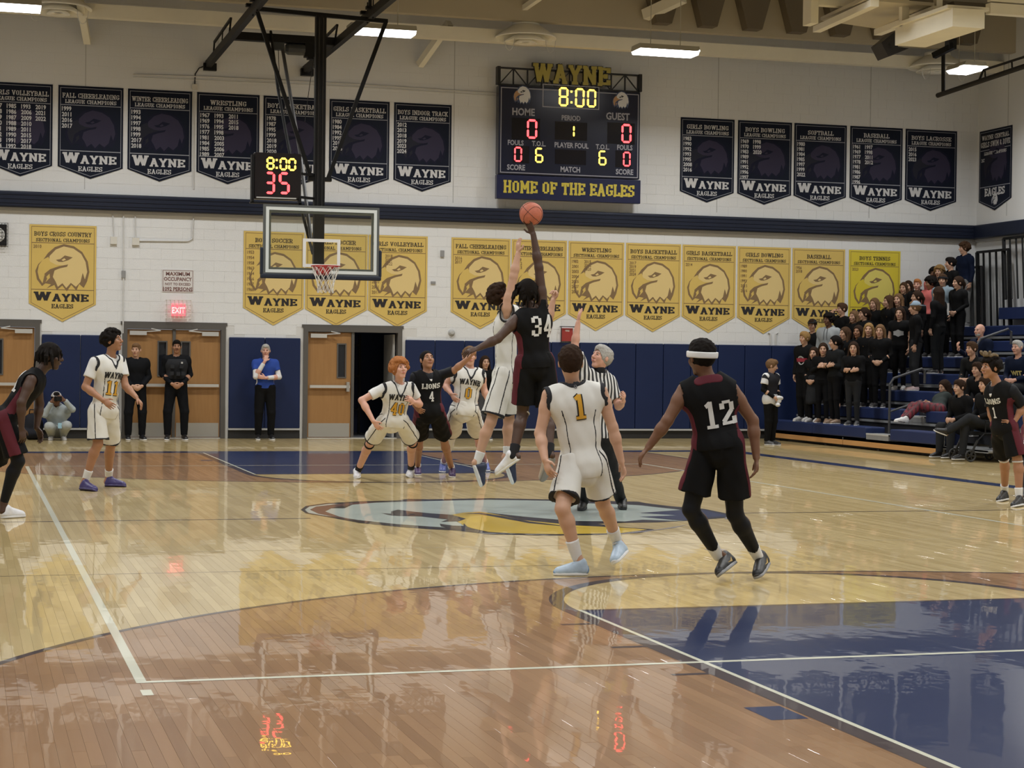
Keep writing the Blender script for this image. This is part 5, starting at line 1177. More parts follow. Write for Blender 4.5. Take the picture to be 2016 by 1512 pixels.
def hair(par, c, HF, k, style, colm, h, seed=0):
    s, u, f = HF; R = (s, u, f); P = lambda a, b, d: c+(s*a+u*b+f*d)*k; r_ = random.Random(seed+3)
    ext = .36 if style in ('long', 'pony', 'dreads', 'slick') else .19
    V = Vol(c-ext*k, c+ext*k, h); th = {'buzz': .003, 'slick': .005, 'short': .010, 'fringe': .016}.get(style, .014)
    if style != 'top': V.ell(P(0, .026, -.016), R, ((.077+th)*k, (.093+th)*k, (.097+th)*k), 0)
    if style in ('short', 'fringe', 'buzz'): V.ell(P(0, .075, .03), R, (.062*k, (.045+th)*k, .07*k), .02)
    V.ell(P(0, -.050 if style != 'long' else -.045, .098), R, ((.086 if style in ('long', 'pony', 'slick') else .082)*k, (.118 if style in ('long', 'pony', 'slick') else .105)*k, .092*k), 0, op='s')
    V.half(P(0, -.055 if style in ('short', 'fringe', 'buzz', 'afro', 'curly') else -.09, 0), -u*.9+f*.35)
    for q in (-1, 1): V.ell(P(q*.092, -.018, .0), R, (.022*k, .032*k, .022*k), 0, op='s')
    if style in ('afro', 'curly'):
        n, rr, dd = (170, .024, .114) if style == 'afro' else (190, .020, .116)
        for i in range(n):
            z = r_.uniform(-.15, 1); a = r_.uniform(0, 2*PI); q = math.sqrt(1-z*z); x, d = q*math.cos(a), q*math.sin(a)
            if d > .35 and z < .40: continue
            V.ell(P(x*dd*.86, .020+z*dd*.98, -.012+d*dd), R, (rr*k,)*3, .008)
    if style in ('short', 'fringe'):
        for i in range(120):
            z = r_.uniform(.0, 1); a = r_.uniform(0, 2*PI); q = math.sqrt(1-z*z); x, d = q*math.cos(a), q*math.sin(a)
            if d > .3 and z < .55: continue
            V.ell(P(x*.080, .028+z*.094, -.016+d*.100), R, (.013*k, .010*k, .013*k), .006)
    if style == 'top':     # high curly top, short sides
        for i in range(90):
            x, d = r_.uniform(-.06, .06), r_.uniform(-.06, .10); V.ell(P(x, .10+r_.uniform(0, .045)+d*.25, d), R, (.017*k,)*3, .008)
    if style == 'long':
        for q in (-1, 1):
            for d in (-.03, .01): V.cap(P(q*.076, .02, d-.025), P(q*.092, -.15, d-.01), .022*k, .024*k, .02); V.cap(P(q*.092, -.15, d-.01), P(q*.085, -.31, d+.055), .024*k, .012*k, .02)
        V.cap(P(-.03, .0, -.07), P(-.03, -.24, -.085), .055*k, .045*k, .03); V.cap(P(.03, .0, -.07), P(.03, -.24, -.085), .055*k, .045*k, .03)
    if style in ('pony', 'slick'): V.cap(P(0, .05, -.10), P(0, -.02, -.14), .03*k, .03*k, .02); V.cap(P(0, -.02, -.14), P(0, -.17, -.12), .028*k, .014*k, .02)
    if style == 'dreads':
        for i in range(70):
            a = r_.uniform(0, 2*PI); z = r_.uniform(.1, 1); q = math.sqrt(1-z*z); x, d = q*math.cos(a), q*math.sin(a)
            if d > .55 and z < .6: continue
            b0 = v3(x*.085, .02+z*.10, -.01+d*.095); b1 = b0+v3(x*.045+r_.uniform(-.01, .01), -.03-.05*(1-z)+r_.uniform(-.02, .03), d*.045); b2 = b1+v3(r_.uniform(-.01, .01), -.05-r_.uniform(0, .03), r_.uniform(-.01, .01))
            V.cap(P(*b0), P(*b1), .011*k, .010*k, .004); V.cap(P(*b1), P(*b2), .010*k, .008*k, .004)
    if style in ('curly', 'afro', 'long', 'short', 'fringe', 'top'): V.noise(.0025, 95, seed)
    o, _ = vol_obj(V, 'hair', colm, par); return o
def band_between(par, c, HF, k, m, h, z0, z1, r=.014, name='headband'):
    s, u, f = HF; P = lambda a, b, d: c+(s*a+u*b+f*d)*k; V = Vol(c-.16, c+.19, h); V.ell(P(0, .026, -.012), (s, u, f), ((.086+r)*k, (.102+r)*k, (.108+r)*k), 0); V.half(P(0, z1, 0), unit(u-f*.12)); V.half(P(0, z0, 0), -unit(u-f*.12)); return vol_obj(V, name, m, par)[0]
def cap_hat(par, c, HF, k, m, h, back=False):
    s, u, f = HF; P = lambda a, b, d: c+(s*a+u*b+f*d)*k; V = Vol(c-.2, c+.24, h); V.ell(P(0, .036, -.010), (s, u, f), (.094*k, .102*k, .110*k), 0); V.half(P(0, .045, 0), -u); g = -1 if back else 1
    V.cap(P(0, .052, g*.08), P(0, .045, g*.165), .072*k, .055*k, 0, flat=(u, .12)); return vol_obj(V, 'cap', m, par)[0]

def tank(par, J, k, h, m, trim, hem=-.10, g=.018, seed=1, lines=None, trimm=None, side_panel=None, vneck=.135):
    s, u, f = J['TF']; pel = (J['hipL']+J['hipR'])/2; ns = J['neck']
    def base(g_): V = bodyvol(J, 0, h, ('hipL', 'hipR', 'neck', 'shL', 'shR'), .05); torso(V, J, k, g_); V.noise(.0052, 27, seed); return V
    def armcut(V, r, op='s'):
        for q, S in ((1, J['shL']), (-1, J['shR'])): V.cap(S+s*q*.040*k-u*.015*k, S+s*q*.24*k-u*.02*k, r*k, (r+.06)*k, 0, op=op)
        for q, S in ((1, J['shL']), (-1, J['shR'])): V.cap(S+s*q*.06*k-u*.06*k, S+s*q*.20*k-u*.06*k, r*.95*k, (r+.03)*k, 0, op=op)
    def neckcut(V, r, op='s'):
        V.cap(ns-u*.0*k+f*.012*k, ns+u*.25, (r+.080)*k, (r+.11)*k, 0, op=op); V.cap(ns+f*.105*k+u*.03*k, ns-u*vneck*k+f*.150*k, (r+.070)*k, (r+.002)*k, 0, op=op)
    V = base(g); armcut(V, .070); neckcut(V, .012); V.half(pel+u*hem*k, -u); o, VF = vol_obj(V, 'jersey', m, par)
    if trim:
        V = base(g+.004); W = V.like(); armcut(W, .070+.022, 'u'); V.F = np.maximum(V.F, W.F); armcut(V, .070); V.half(ns-u*.30*k, -u); vol_obj(V, 'armhole_trim', trim, o)
        V = base(g+.004); W = V.like(); neckcut(W, .012+.016, 'u'); V.F = np.maximum(V.F, W.F); neckcut(V, .012); vol_obj(V, 'collar_trim', trim, o)
    if lines:    # thin piping down each flank
        V = base(g+.003); W = V.like()
        for q, S in ((1, J['shL']), (-1, J['shR'])):
            for sg in (-1, 1):
                dd = unit(s*q*.8+f*sg*.62); nn = unit(np.cross(dd, u)); W.slab(pel+s*q*.0, nn, .006, [(pel+dd*.06, -dd), (S-u*.12*k, u)])
        V.F = np.maximum(V.F, W.F); V.half(pel+u*hem*k, -u); vol_obj(V, 'piping', lines, o)
    if side_panel:
        V = base(g+.003); W = V.like()
        for q, S in ((1, J['shL']), (-1, J['shR'])): W.slab(pel, f, .050*k, [(pel+s*q*.05, -s*q), (S-u*.08*k, u)])
        V.F = np.maximum(V.F, W.F); armcut(V, .070); V.half(pel+u*hem*k, -u); vol_obj(V, 'side_panel', side_panel, o)
    return o, VF
def shirt(par, J, k, h, m, sleeve=.55, g=.024, hem=.0, name='shirt', r=.060, seed=2, hood=False, neckr=.080, vneck=0, cuff=None):
    s, u, f = J['TF']; pel = (J['hipL']+J['hipR'])/2; ns = J['neck']; pts = ['hipL', 'hipR', 'neck', 'shL', 'shR']
    pts += ['elL', 'elR']
    if sleeve > 1: pts += ['wrL', 'wrR']
    V = bodyvol(J, 0, h, pts, .06); torso(V, J, k, g); V.half(pel+u*hem*k, -u) if sleeve < 0 else None
    if sleeve > 0:
        for S in 'LR':
            sh, el, wr = J['sh'+S], J['el'+S], J['wr'+S]
            if sleeve <= 1:
                p = sh+(el-sh)*sleeve; V.cap(sh, el, r*k+.004, r*k+.010, .02, clips=[(p, unit(el-sh))])
            else: V.cap(sh, el, r*k+.004, r*k*.86, .025); V.cap(el, wr, r*k*.86, r*k*.66, .015, clips=[(el+(wr-el)*(sleeve-1), unit(wr-el))])
    V.noise(.004, 24, seed)
    # hem cut: only around the torso, arms that hang lower stay
    sl, X, Y, Z = V.sub(V.lo, V.lo+V.h*(V.n-1)); p = pel+u*hem*k
    pl = ((X-p[0])*u[0]+(Y-p[1])*u[1]+(Z-p[2])*u[2]); W = V.like(); W.cap(pel-u*.35*k, pel+u*.02*k, .20*k, .20*k, 0, flat=(f, .8))
    V.F = np.where((pl < 0) & (W.F < 0), np.maximum(V.F, -pl.astype(np.float32)), V.F)
    V.cap(ns-u*.006*k+f*.010, ns+u*.3, neckr*k, (neckr+.04)*k, 0, op='s')
    if vneck: V.cap(ns+f*.06*k, ns-u*vneck*k+f*.125*k, .045*k, .01*k, 0, op='s')
    if hood: V.cap(ns-f*.075*k-s*.05*k+u*.01*k, ns-f*.075*k+s*.05*k+u*.01*k, .055*k, .055*k, .03); V.cap(ns-f*.05*k-s*.07*k+u*.01*k, ns+f*.05*k-s*.06*k-u*.02*k, .030*k, .022*k, .02); V.cap(ns-f*.05*k+s*.07*k+u*.01*k, ns+f*.05*k+s*.06*k-u*.02*k, .030*k, .022*k, .02)
    def coords(Vv):
        q = Vv-ns; return np.stack([q@s, q@u, q@f], 1)
    return vol_obj(V, name, m, par, coords)
def shorts(par, J, k, h, m, hemf=.82, trim=None, stripe=None, panel=None, seed=3, r0=.100, r1=.128, waist=.10):
    s, u, f = J['TF']; pel = (J['hipL']+J['hipR'])/2; hs = unit(J['hipL']-J['hipR'])
    def base(g=0, c0=None, c1=None):
        V = bodyvol(J, 0, h, ('hipL', 'hipR', 'knL', 'knR'), .08)
        wc = [(pel+u*waist*k, u)]; V.cap(pel-hs*.055*k+u*.03*k, pel+hs*.055*k+u*.03*k, .132*k+g, .132*k+g, 0, flat=(f, .80), clips=wc); V.cap(pel+u*.03*k, pel+u*.12*k, .138*k+g, .136*k+g, .03, flat=(f, .71), clips=wc); V.cap(pel-f*.030*k-u*.01*k, pel-f*.025*k-u*.06*k, .112*k+g, .108*k+g, .05)
        for S in 'LR':
            hp_, kn = J['hip'+S], J['kn'+S]; d = unit(kn-hp_); e = hp_+(kn-hp_)*hemf; V.cap(hp_+d*.0, kn+d*.1, r0*k+g, r1*k+g, .02, clips=[(e, d)], pad=.1)
        for S in 'LR':
            hp_, kn = J['hip'+S], J['kn'+S]; d = unit(kn-hp_); e = hp_+(kn-hp_)*hemf; V.cap(e+d*.035, e+d*.12, r1*k*.86-.012, r1*k-.016, 0, op='s')
        V.noise(.0072, 21, seed); return V
    V = base()
    o, VF = vol_obj(V, 'shorts', m, par)
    def ring_(name, a, b, g, mm):
        V = bodyvol(J, 0, h, ('hipL', 'hipR', 'knL', 'knR'), .08)
        for S in 'LR':
            hp_, kn = J['hip'+S], J['kn'+S]; d = unit(kn-hp_); L = np.linalg.norm(kn-hp_); e = hp_+(kn-hp_)*hemf; V.cap(hp_, kn+d*.1, r0*k+g, r1*k+g, 0, clips=[(e-d*a, d), (e-d*b, -d)], pad=.1); V.cap(e+d*.035, e+d*.12, r1*k*.86-.012, r1*k-.016, 0, op='s')
        V.noise(.0072, 21, seed); vol_obj(V, name, mm, o)
    if trim: ring_('hem_trim', -.003, .014, .004, trim)
    for nm, mm, rr, g in (('side_panel', panel, .062, .003), ('side_piping', stripe, .008, .005)):
        if not mm: continue
        V = base(g); W = V.like()
        for q, S in ((1, 'L'), (-1, 'R')):
            hp_, kn = J['hip'+S], J['kn'+S]; e = hp_+(kn-hp_)*hemf; d = unit(kn-hp_); sx = unit(s-d*(s@d))*q
            fx = unit(np.cross(sx, d)); mid_ = (hp_+kn)/2; lim = [(hp_-sx*.01, -sx), (e, d)]
            if rr < .02:
                for sg in (-1, 1):
                    dd = unit(sx*.8+fx*sg*.6); W.slab(hp_, unit(np.cross(dd, d)), .006, [(hp_+dd*.03, -dd), (e, d)])
            else: W.slab(hp_, unit(np.cross(sx, d)), .058*k, [(hp_+sx*.05, -sx), (e, d)])
        V.F = np.maximum(V.F, W.F); vol_obj(V, nm, mm, o)
    return o, VF
def pants(par, J, k, h, m, name='trousers', loose=1.0, seed=4, waist=.09, end=.94, coords=None):
    s, u, f = J['TF']; pel = (J['hipL']+J['hipR'])/2; hs = unit(J['hipL']-J['hipR'])
    V = bodyvol(J, 0, h, ('hipL', 'hipR', 'knL', 'knR', 'anL', 'anR'), .04); g = .012
    wc = [(pel+u*waist*k, u)]; V.cap(pel-hs*.055*k, pel+hs*.055*k, .122*k+g, .122*k+g, 0, flat=(f, .88), clips=wc); V.cap(pel, pel+u*.10*k, .135*k+g, .130*k+g, .03, flat=(f, .74), clips=wc); V.cap(pel-f*.03*k, pel-f*.035*k-u*.04*k, .104*k+g, .098*k+g, .03)
    for S in 'LR':
        hp_, kn, an = J['hip'+S], J['kn'+S], J['an'+S]; d = unit(an-kn)
        V.cap(hp_, kn, (.094*k+g)*(.6+.4*loose), (.056*k+g)*loose, .03); V.cap(kn, an+d*.03, (.056*k+g)*loose, (.038*k+g)*loose, .02, clips=[(kn+(an-kn)*end, d)], pad=.03)
    if loose > 1.02: V.noise(.004, 22, seed)
    return vol_obj(V, name, m, par, coords)
def tights(par, J, k, h, m, S, f0=.3, f1=.97, name='leg_tights'):
    hp_, kn, an = J['hip'+S], J['kn'+S], J['an'+S]; bk = -J['TF'][2]; V = bodyvol(J, 0, h, ('hip'+S, 'kn'+S, 'an'+S), 0); g = .006
    V.cap(hp_, kn, .088*k+g, .055*k+g, .02, clips=[(hp_+(kn-hp_)*f0, -unit(kn-hp_))]); V.cap(kn, kn+(an-kn)*.3+bk*.012*k, .054*k+g, .057*k+g, .02); V.cap(kn+(an-kn)*.28+bk*.014*k, an, .058*k+g, .035*k+g, .02, clips=[(kn+(an-kn)*f1, unit(an-kn))])
    return vol_obj(V, name, m, par)[0]
def armsleeve(par, J, k, h, m, S, f0, f1, name='arm_sleeve'):
    sh, el, wr = J['sh'+S], J['el'+S], J['wr'+S]; V = bodyvol(J, 0, h, ('sh'+S, 'el'+S, 'wr'+S), 0)
    V.cap(sh, el, .058*k, .050*k, .01, clips=[(sh+(el-sh)*f0, -unit(el-sh))]); V.cap(el, wr, .050*k, .038*k, .01, clips=[(el+(wr-el)*f1, unit(wr-el))]); return vol_obj(V, name, m, par)[0]
def kneeband(par, J, k, h, m, S, t=0.0, w=.02, name='knee_band'):
    hp_, kn, an = J['hip'+S], J['kn'+S], J['an'+S]; d = unit(an-kn); c = kn+(an-kn)*t; V = Vol(c-.14, c+.14, h); V.cap(kn-d*.06, kn+d*.2, .066*k, .066*k, 0, clips=[(c+d*w/2, d), (c-d*w/2, -d)], pad=.05); return vol_obj(V, name, m, par)[0]
def finish_joints(J):
    pel = (J['hipL']+J['hipR'])/2; J['TF'] = frame(J['shL']-J['shR'], J['neck']-pel); return J
def body(J, H, h, tone, HF, label, group=None, arms=True, legs=True, haircol='black', fine=True, rf=.0085, gk=1.0, hk=None, name='person'):
    k = H/1.85; hk = hk or (.94+.06*k)*1.07
    sole = np.minimum.reduce([J['heelL'], J['heelR'], J['toeL'], J['toeR']]); pel = (J['hipL']+J['hipR'])/2
    root = empty(name, (pel[0], pel[1], max(0.0, sole[2]))); tag(root, label, 'person', group)
    keys = [q for q in J if len(q) > 2 and isinstance(J[q], np.ndarray) and q[:2] in ('sh', 'el', 'wr', 'hi', 'kn', 'an', 'he', 'to', 'ne', 'hd')]
    V = bodyvol(J, H, h, [q for q in keys if not q.startswith('pn')], .02); torso(V, J, k, -.020, w=gk); add_head(V, J['head'], HF, hk)
    V.cap(J['neck'], J['head']-HF[1]*.045-HF[2]*.012, .052*k, .052*k, .03)
    limbs_body(V, J, k, arms, legs, rf=rf, gk=gk)
    o, _ = vol_obj(V, 'body', SKIN[tone], root); add_face(o, J['head'], HF, hk, tone, hairm(haircol), fine); return root, o, k, hk
def pj(spec):
    Y0 = spec['Y0']; J = {}
    for q in ('head', 'neck', 'shL', 'shR', 'elL', 'elR', 'wrL', 'wrR', 'hdL', 'hdR', 'hipL', 'hipR'):
        if q in spec: u, v, d = spec[q]; J[q] = wy(u, v, Y0+d)
    for S in 'LR':
        for q in ('he', 'to'):
            t = spec[q+S]; J[{'he': 'heel', 'to': 'toe'}[q]+S] = wz(t[0], t[1], 0.0) if len(t) == 2 else wy(t[0], t[1], Y0+t[2])
        L = J['toe'+S]-J['heel'+S]; ln = np.linalg.norm(L); J['toe'+S] = J['heel'+S]+L/max(ln, .01)*min(max(ln, .25), .33)
        t = spec['an'+S]; hy = J['heel'+S][1]+.02; J['an'+S] = wy(t[0], t[1], hy if len(t) == 2 else Y0+t[2])
        t = spec['kn'+S]; J['kn'+S] = wy(t[0], t[1], (J['hip'+S][1]+J['an'+S][1])/2+t[2])
        hp_, kn = J['hip'+S], J['kn'+S]
    for q in ('pnL', 'pnR', 'thL', 'thR', 'curlL', 'curlR'):
        if q in spec: J[q] = v3(*spec[q]) if q.startswith('pn') else spec[q]
    return finish_joints(J)
hP = .007
CHARM = cloth('emblem_grey', (.12, .12, .13))
def number(par, VF, J, txt, m1, m2, size, where, dy=0.0, dx=0.0, k=1, bold=.05, narrow=.9):
    s, u, f = J['TF']; pel = (J['hipL']+J['hipR'])/2; C = pel+(J['neck']-pel)*.62; b = bvh_of(VF)
    X, Fw = (s, f) if where == 'front' else (-s, -f)
    if not txt: return
    wd_ = size*(.62*len(txt) if txt != '1' else .5)*narrow
    def q_(th): return Q([[(x+dx, y) for x, y in q] for q in fit_slab(txt, 0, dy, size, wd_, th, True)])
    if m2 is not None: project('number_outline', q_(1.5), par, b, C, X, u, Fw, m2, .004)
    project('number', q_(.9), par, b, C, X, u, Fw, m1, .0065)
def word(par, VF, J, txt, m, height, width, where, dy, arc=0.0, dx=0.0):
    s, u, f = J['TF']; pel = (J['hipL']+J['hipR'])/2; C = pel+(J['neck']-pel)*.62; b = bvh_of(VF); X, Fw = (s, f) if where == 'front' else (-s, -f)
    qs = fit_slab(txt, dx, dy, height, width, 1.2); qs = [[(x, y-arc*(x-dx)**2) for x, y in q] for q in qs]; project('team_lettering', Q(qs), par, b, C, X, u, Fw, m, .0055)
def white_kit(root, J, k, num, wd_='WAYNE', front=True, seed=1, under=None, hemf=.82, hem=-.07):
    if under is not None: shirt(root, J, k, hP, cloth('undershirt_white', (.60, .595, .58)), under, g=.008, hem=.1, name='undershirt', r=.060, neckr=.066)
    o, VF = tank(root, J, k, hP, CW, CTRIM, hem=hem, lines=CTRIM, seed=seed)
    if front: word(o, VF, J, wd_, BLN, .072, .28, 'front', -.005, .6); number(o, VF, J, num, GOLDN, BLN, .17, 'front', -.20)
    s, VS = shorts(root, J, k, hP, CW, hemf, CTRIM, CTRIM, seed=seed+5); return o, VF, s, VS
def black_kit(root, J, k, num, where='back', word_=None, seed=1, hemf=.85, panel=CMAR, hem=-.07, nd=(.24, 0, -.08)):
    o, VF = tank(root, J, k, hP, CK, None, hem=hem, side_panel=panel, seed=seed)
    if word_: word(o, VF, J, word_, WHN, .065, .28, 'front', -.03, -.6)
    if num: number(o, VF, J, num, WHN, None, nd[0] if where == 'back' else .13, where, nd[2] if where == 'back' else -.19, dx=nd[1], narrow=.95)
    s, VS = shorts(root, J, k, hP, CK, hemf, None, None, panel, seed=seed+5); return o, VF, s, VS

# ---- number 1, near, back to camera
sp = dict(Y0=-5.0, head=(1123.5, 714, -.02), neck=(1127, 752, 0), shL=(1081, 778, .02), shR=(1182, 771, -.02), elL=(1063, 853, .02), elR=(1206, 841, -.02), wrL=(1073, 905, -.10), wrR=(1223, 908, -.02), hdL=(1082, 935, -.16), hdR=(1231, 935, -.02),
    hipL=(1124, 915, .0), hipR=(1172, 915, .0), knL=(1107, 1002, -.10), knR=(1187, 992, -.05), anL=(1134, 1090), anR=(1214, 1063, .30), heL=(1156, 1133), toL=(1088, 1133), heR=(1233, 1088, .30), toR=(1210, 1112, .10), thL=1)
J = pj(sp); HFm = head_frame(72, 4); root, bo, k, hk = body(J, 1.80, hP, 'fair', HFm, 'player in white jersey with gold number 1 seen from behind, near court center', 'players in white'); 
hair(bo, J['head'], HFm, hk, 'short', hairm('dkbrown'), .007, 1)
o, VF, s_, VS = white_kit(root, J, k, '1', front=False, seed=2, hemf=.76, hem=-.10); number(o, VF, J, '1', GOLDN, BLN, .185, 'back', -.03, narrow=1.1, dx=.01); word(o, VF, J, 'O', CHARM, .03, .03, 'back', .19)
for S in 'LR': sock(root, J, S, k, SOCKW, .30, hP)
LB = shoem('light_blue', (.28, .38, .50)); WS = shoem('white', (.62, .62, .64)); SW = M_('sole_white', (.62, .62, .62), rough=.5); SG = M_('sole_gum', (.16, .10, .06), rough=.5); SGR = M_('sole_grey', (.25, .25, .26), rough=.5)
shoe(root, J, 'L', k, shoem('pale_blue', (.36, .45, .55)), SW, .005, CWT, shoem('mid_blue', (.16, .25, .38))); shoe(root, J, 'R', k, shoem('pale_blue', (.36, .45, .55)), SW, .005, CWT, WS)

# ---- number 12, near, back to camera with headband
sp = dict(Y0=-5.8, head=(1381, 704, .02), neck=(1392, 741, 0), shL=(1348, 768, .05), shR=(1440, 768, -.05), elL=(1314, 828, .05), elR=(1482, 828, -.05), wrL=(1277, 880, .1), wrR=(1489, 900, -.08), hdL=(1258, 902, .12), hdR=(1490, 930, -.10),
    hipL=(1390, 876, .06), hipR=(1438, 876, -.06), knL=(1360, 1003, -.02), knR=(1447, 1012, -.02), anL=(1410, 1088, .22), anR=(1489, 1090, .22), heL=(1447, 1112, .26), toL=(1388, 1157), heR=(1510, 1112, .30), toR=(1487, 1148), thR=1)
J = pj(sp); HFm = head_frame(100, -4); root, bo, k, hk = body(J, 1.84, hP, 'brown', HFm, 'player in black jersey with white number 12 and white headband, back turned', 'players in black')
hair(bo, J['head'], HFm, hk, 'short', hairm('black'), .007, 2); band_between(bo, J['head'], HFm, hk, SOCKW, .006, .0, .042)
o, VF, s_, VS = black_kit(root, J, k, '12', seed=4, hemf=.74, hem=-.02, nd=(.20, .045, -.17))
V = bodyvol(J, 0, hP, ('neck', 'shL', 'shR', 'hipL', 'hipR'), .04); torso(V, J, k, .022); sd_, up_, fd_ = J['TF']; W = V.like(); W.cap(J['neck']-sd_*.07-up_*.02-fd_*.08, J['neck']+sd_*.07-up_*.02-fd_*.08, .035, .035, 0); V.F = np.maximum(V.F, W.F); vol_obj(V, 'collar_panel', CMAR, o)
for S in 'LR': tights(root, J, k, hP, TIGHT, S, .5, .93); sock(root, J, S, k, SOCKW, .17, hP)
BKS = shoem('black', (.006, .0055, .006)); GLD = shoem('gold', (.50, .33, .10))
for S in 'LR':
    so = shoe(root, J, S, k, BKS, SGR, .005, GLD, shoem('charcoal', (.03, .03, .035)))
    he, to, an = J['heel'+S], J['toe'+S], J['an'+S]; d = unit(to-he); up = unit(an-he-d*((an-he)@d)); sd = np.cross(up, d); V_ = he+d*.09+up*.045
    if so: 
        for q in (-1, 1): MB().prism([V_+sd*q*.040+d*.0-up*.012, V_+sd*q*.040+d*.09+up*.0, V_+sd*q*.040+d*.02-up*.0, V_+sd*q*.040-d*.03+up*.022], sd*q*.006).build('side_flash', GLD, so)

# ---- number 34, leaping with the ball, back to camera
sp = dict(Y0=-.30, head=(1037, 574, .04), neck=(1046, 607, 0), shR=(1067, 598, .02), shL=(1018, 628, -.04), elR=(1061, 527, .05), wrR=(1050, 462, .1), hdR=(1043, 442, .12), elL=(980, 667, -.10), wrL=(941, 686, -.15), hdL=(920, 692, -.16),
    hipL=(1034, 717, .0), hipR=(1072, 715, .0), knL=(1029, 815, .10), knR=(1080, 822, .10), anL=(1011, 893, -.05), anR=(1082, 890, -.20), heL=(1024, 905, -.08), toL=(977, 938, .05), heR=(1089, 903, -.25), toR=(1068, 950, -.05), pnR=(-.5, .0, .8), curlR=.25)
J = pj(sp); HFm = head_frame(88, 25); root, bo, k, hk = body(J, 1.95, hP, 'dark', HFm, 'player in black jersey 34 leaping to tip the ball one handed', 'players in black')
hair(bo, J['head'], HFm, hk, 'dreads', hairm('black'), .007, 5); o, VF, s_, VS = black_kit(root, J, k, '34', seed=7, hemf=.80, hem=-.04, nd=(.23, .05, -.08))
for S in 'LR':
    kneeband(root, J, k, hP, CWT, S, -.04, .018, 'white_band'); sock(root, J, S, k, SOCKB, .22, hP)
shoe(root, J, 'L', k, WS, SW, hP, CWT); shoe(root, J, 'R', k, shoem('tan_white', (.42, .36, .30)), SGR, hP, CWT)

# ---- white jumper beside 34
sp = dict(Y0=.7, head=(987, 583, .02), neck=(996, 612, 0), shR=(998, 607, -.18), shL=(1012, 612, .18), elR=(1011, 545, -.18), wrR=(1020, 500, -.16), hdR=(1020, 475, -.14), elL=(1080, 630, .28), wrL=(1089, 592, .26), hdL=(1095, 570, .26),
    hipR=(992, 742, -.09), hipL=(1000, 742, .09), knR=(966, 832, -.05), knL=(1002, 828, .05), anR=(941, 905, -.10), anL=(999, 893, .12), heR=(931, 916, -.10), toR=(946, 960, -.10), heL=(990, 905, .12), toL=(1008, 955, .12), pnR=(.9, .3, .1), curlR=.12, curlL=1.1, thR=-1)
J = pj(sp); HFm = head_frame(-12, 35); root, bo, k, hk = body(J, 1.93, hP, 'fair', HFm, 'player in plain side view white jersey leaping with arm raised beside number 34', 'players in white')
hair(bo, J['head'], HFm, hk, 'curly', hairm('dkbrown'), .007, 6); white_kit(root, J, k, '', front=False, seed=9, hemf=.84)
for S in 'LR': sock(root, J, S, k, SOCKW, .22, hP); shoe(root, J, S, k, shoem('navy', (.018, .026, .06)), SW, hP, CWT)

# ---- referee
sp = dict(Y0=.20, head=(1184, 705, 0), neck=(1180, 731, 0), shR=(1153, 737, -.02), shL=(1200, 749, .02), elR=(1131, 682, -.02), wrR=(1138, 636, 0), hdR=(1141, 615, 0), elL=(1218, 800, -.08), wrL=(1227, 790, -.28), hdL=(1229, 780, -.36),
    hipR=(1160, 862, 0), hipL=(1186, 862, 0), knR=(1153, 935, -.04), knL=(1206, 932, -.04), anR=(1148, 990), anL=(1224, 990), heR=(1150, 1002), toR=(1136, 1012), heL=(1222, 1000), toL=(1232, 1010), curlR=.15, thR=1)
J = pj(sp); HFm = head_frame(-160, 22); root, bo, k, hk = body(J, 1.78, hP, 'pink', HFm, 'grey haired referee in black and white striped shirt with arm raised', 'game officials', haircol='grey')
hair(bo, J['head'], HFm, hk, 'short', hairm('grey'), .007, 7)
def stripe_mat(name, c0, c1, sc, axis=0, duty=.5, c2=None):
    m = bpy.data.materials.new(name); m.use_nodes = True; nt = m.node_tree; b = nt.nodes['Principled BSDF']; b.inputs['Roughness'].default_value = .8
    at = nt.nodes.new('ShaderNodeAttribute'); at.attribute_name = 'loc'; sp_ = nt.nodes.new('ShaderNodeSeparateXYZ'); nt.links.new(at.outputs['Vector'], sp_.inputs[0])
    def st(ax):
        a = nt.nodes.new('ShaderNodeMath'); a.operation = 'MULTIPLY'; a.inputs[1].default_value = sc; nt.links.new(sp_.outputs[ax], a.inputs[0])
        c = nt.nodes.new('ShaderNodeMath'); c.operation = 'FRACT'; nt.links.new(a.outputs[0], c.inputs[0]); e = nt.nodes.new('ShaderNodeMath'); e.operation = 'GREATER_THAN'; e.inputs[1].default_value = duty; nt.links.new(c.outputs[0], e.inputs[0]); return e.outputs[0]
    mx = nt.nodes.new('ShaderNodeMix'); mx.data_type = 'RGBA'; mx.inputs[6].default_value = (*c0, 1); mx.inputs[7].default_value = (*c1, 1); nt.links.new(st(axis), mx.inputs[0]); out = mx.outputs[2]
    if c2:
        m2 = nt.nodes.new('ShaderNodeMix'); m2.data_type = 'RGBA'; m2.inputs[7].default_value = (*c2, 1); nt.links.new(out, m2.inputs[6]); nt.links.new(st(1), m2.inputs[0]); out = m2.outputs[2]
    nt.links.new(out, b.inputs['Base Color']); return m
o, VF = shirt(root, J, k, hP, stripe_mat('referee_stripes', (.015, .015, .017), (.60, .60, .59), 24), .75, name='striped_shirt')
V = Vol(J['neck']-.12, J['neck']+.12, .007); V.cap(J['neck']-v3(0, 0, .01), J['neck']+v3(0, 0, .03), .064*k, .062*k, 0); vol_obj(V, 'collar', SOCKB, o)
pants(root, J, k, hP, cloth('trousers_black', (.012, .012, .013)), loose=1.15)
for S in 'LR': shoe(root, J, S, k, BKS, DARK, hP)
MB().tube([J['neck']+v3(-.05, -.07, -.02), J['neck']+v3(-.02, -.13, -.16), J['neck']+v3(.04, -.08, -.02)], .004, 5).build('lanyard', SOCKB, root)

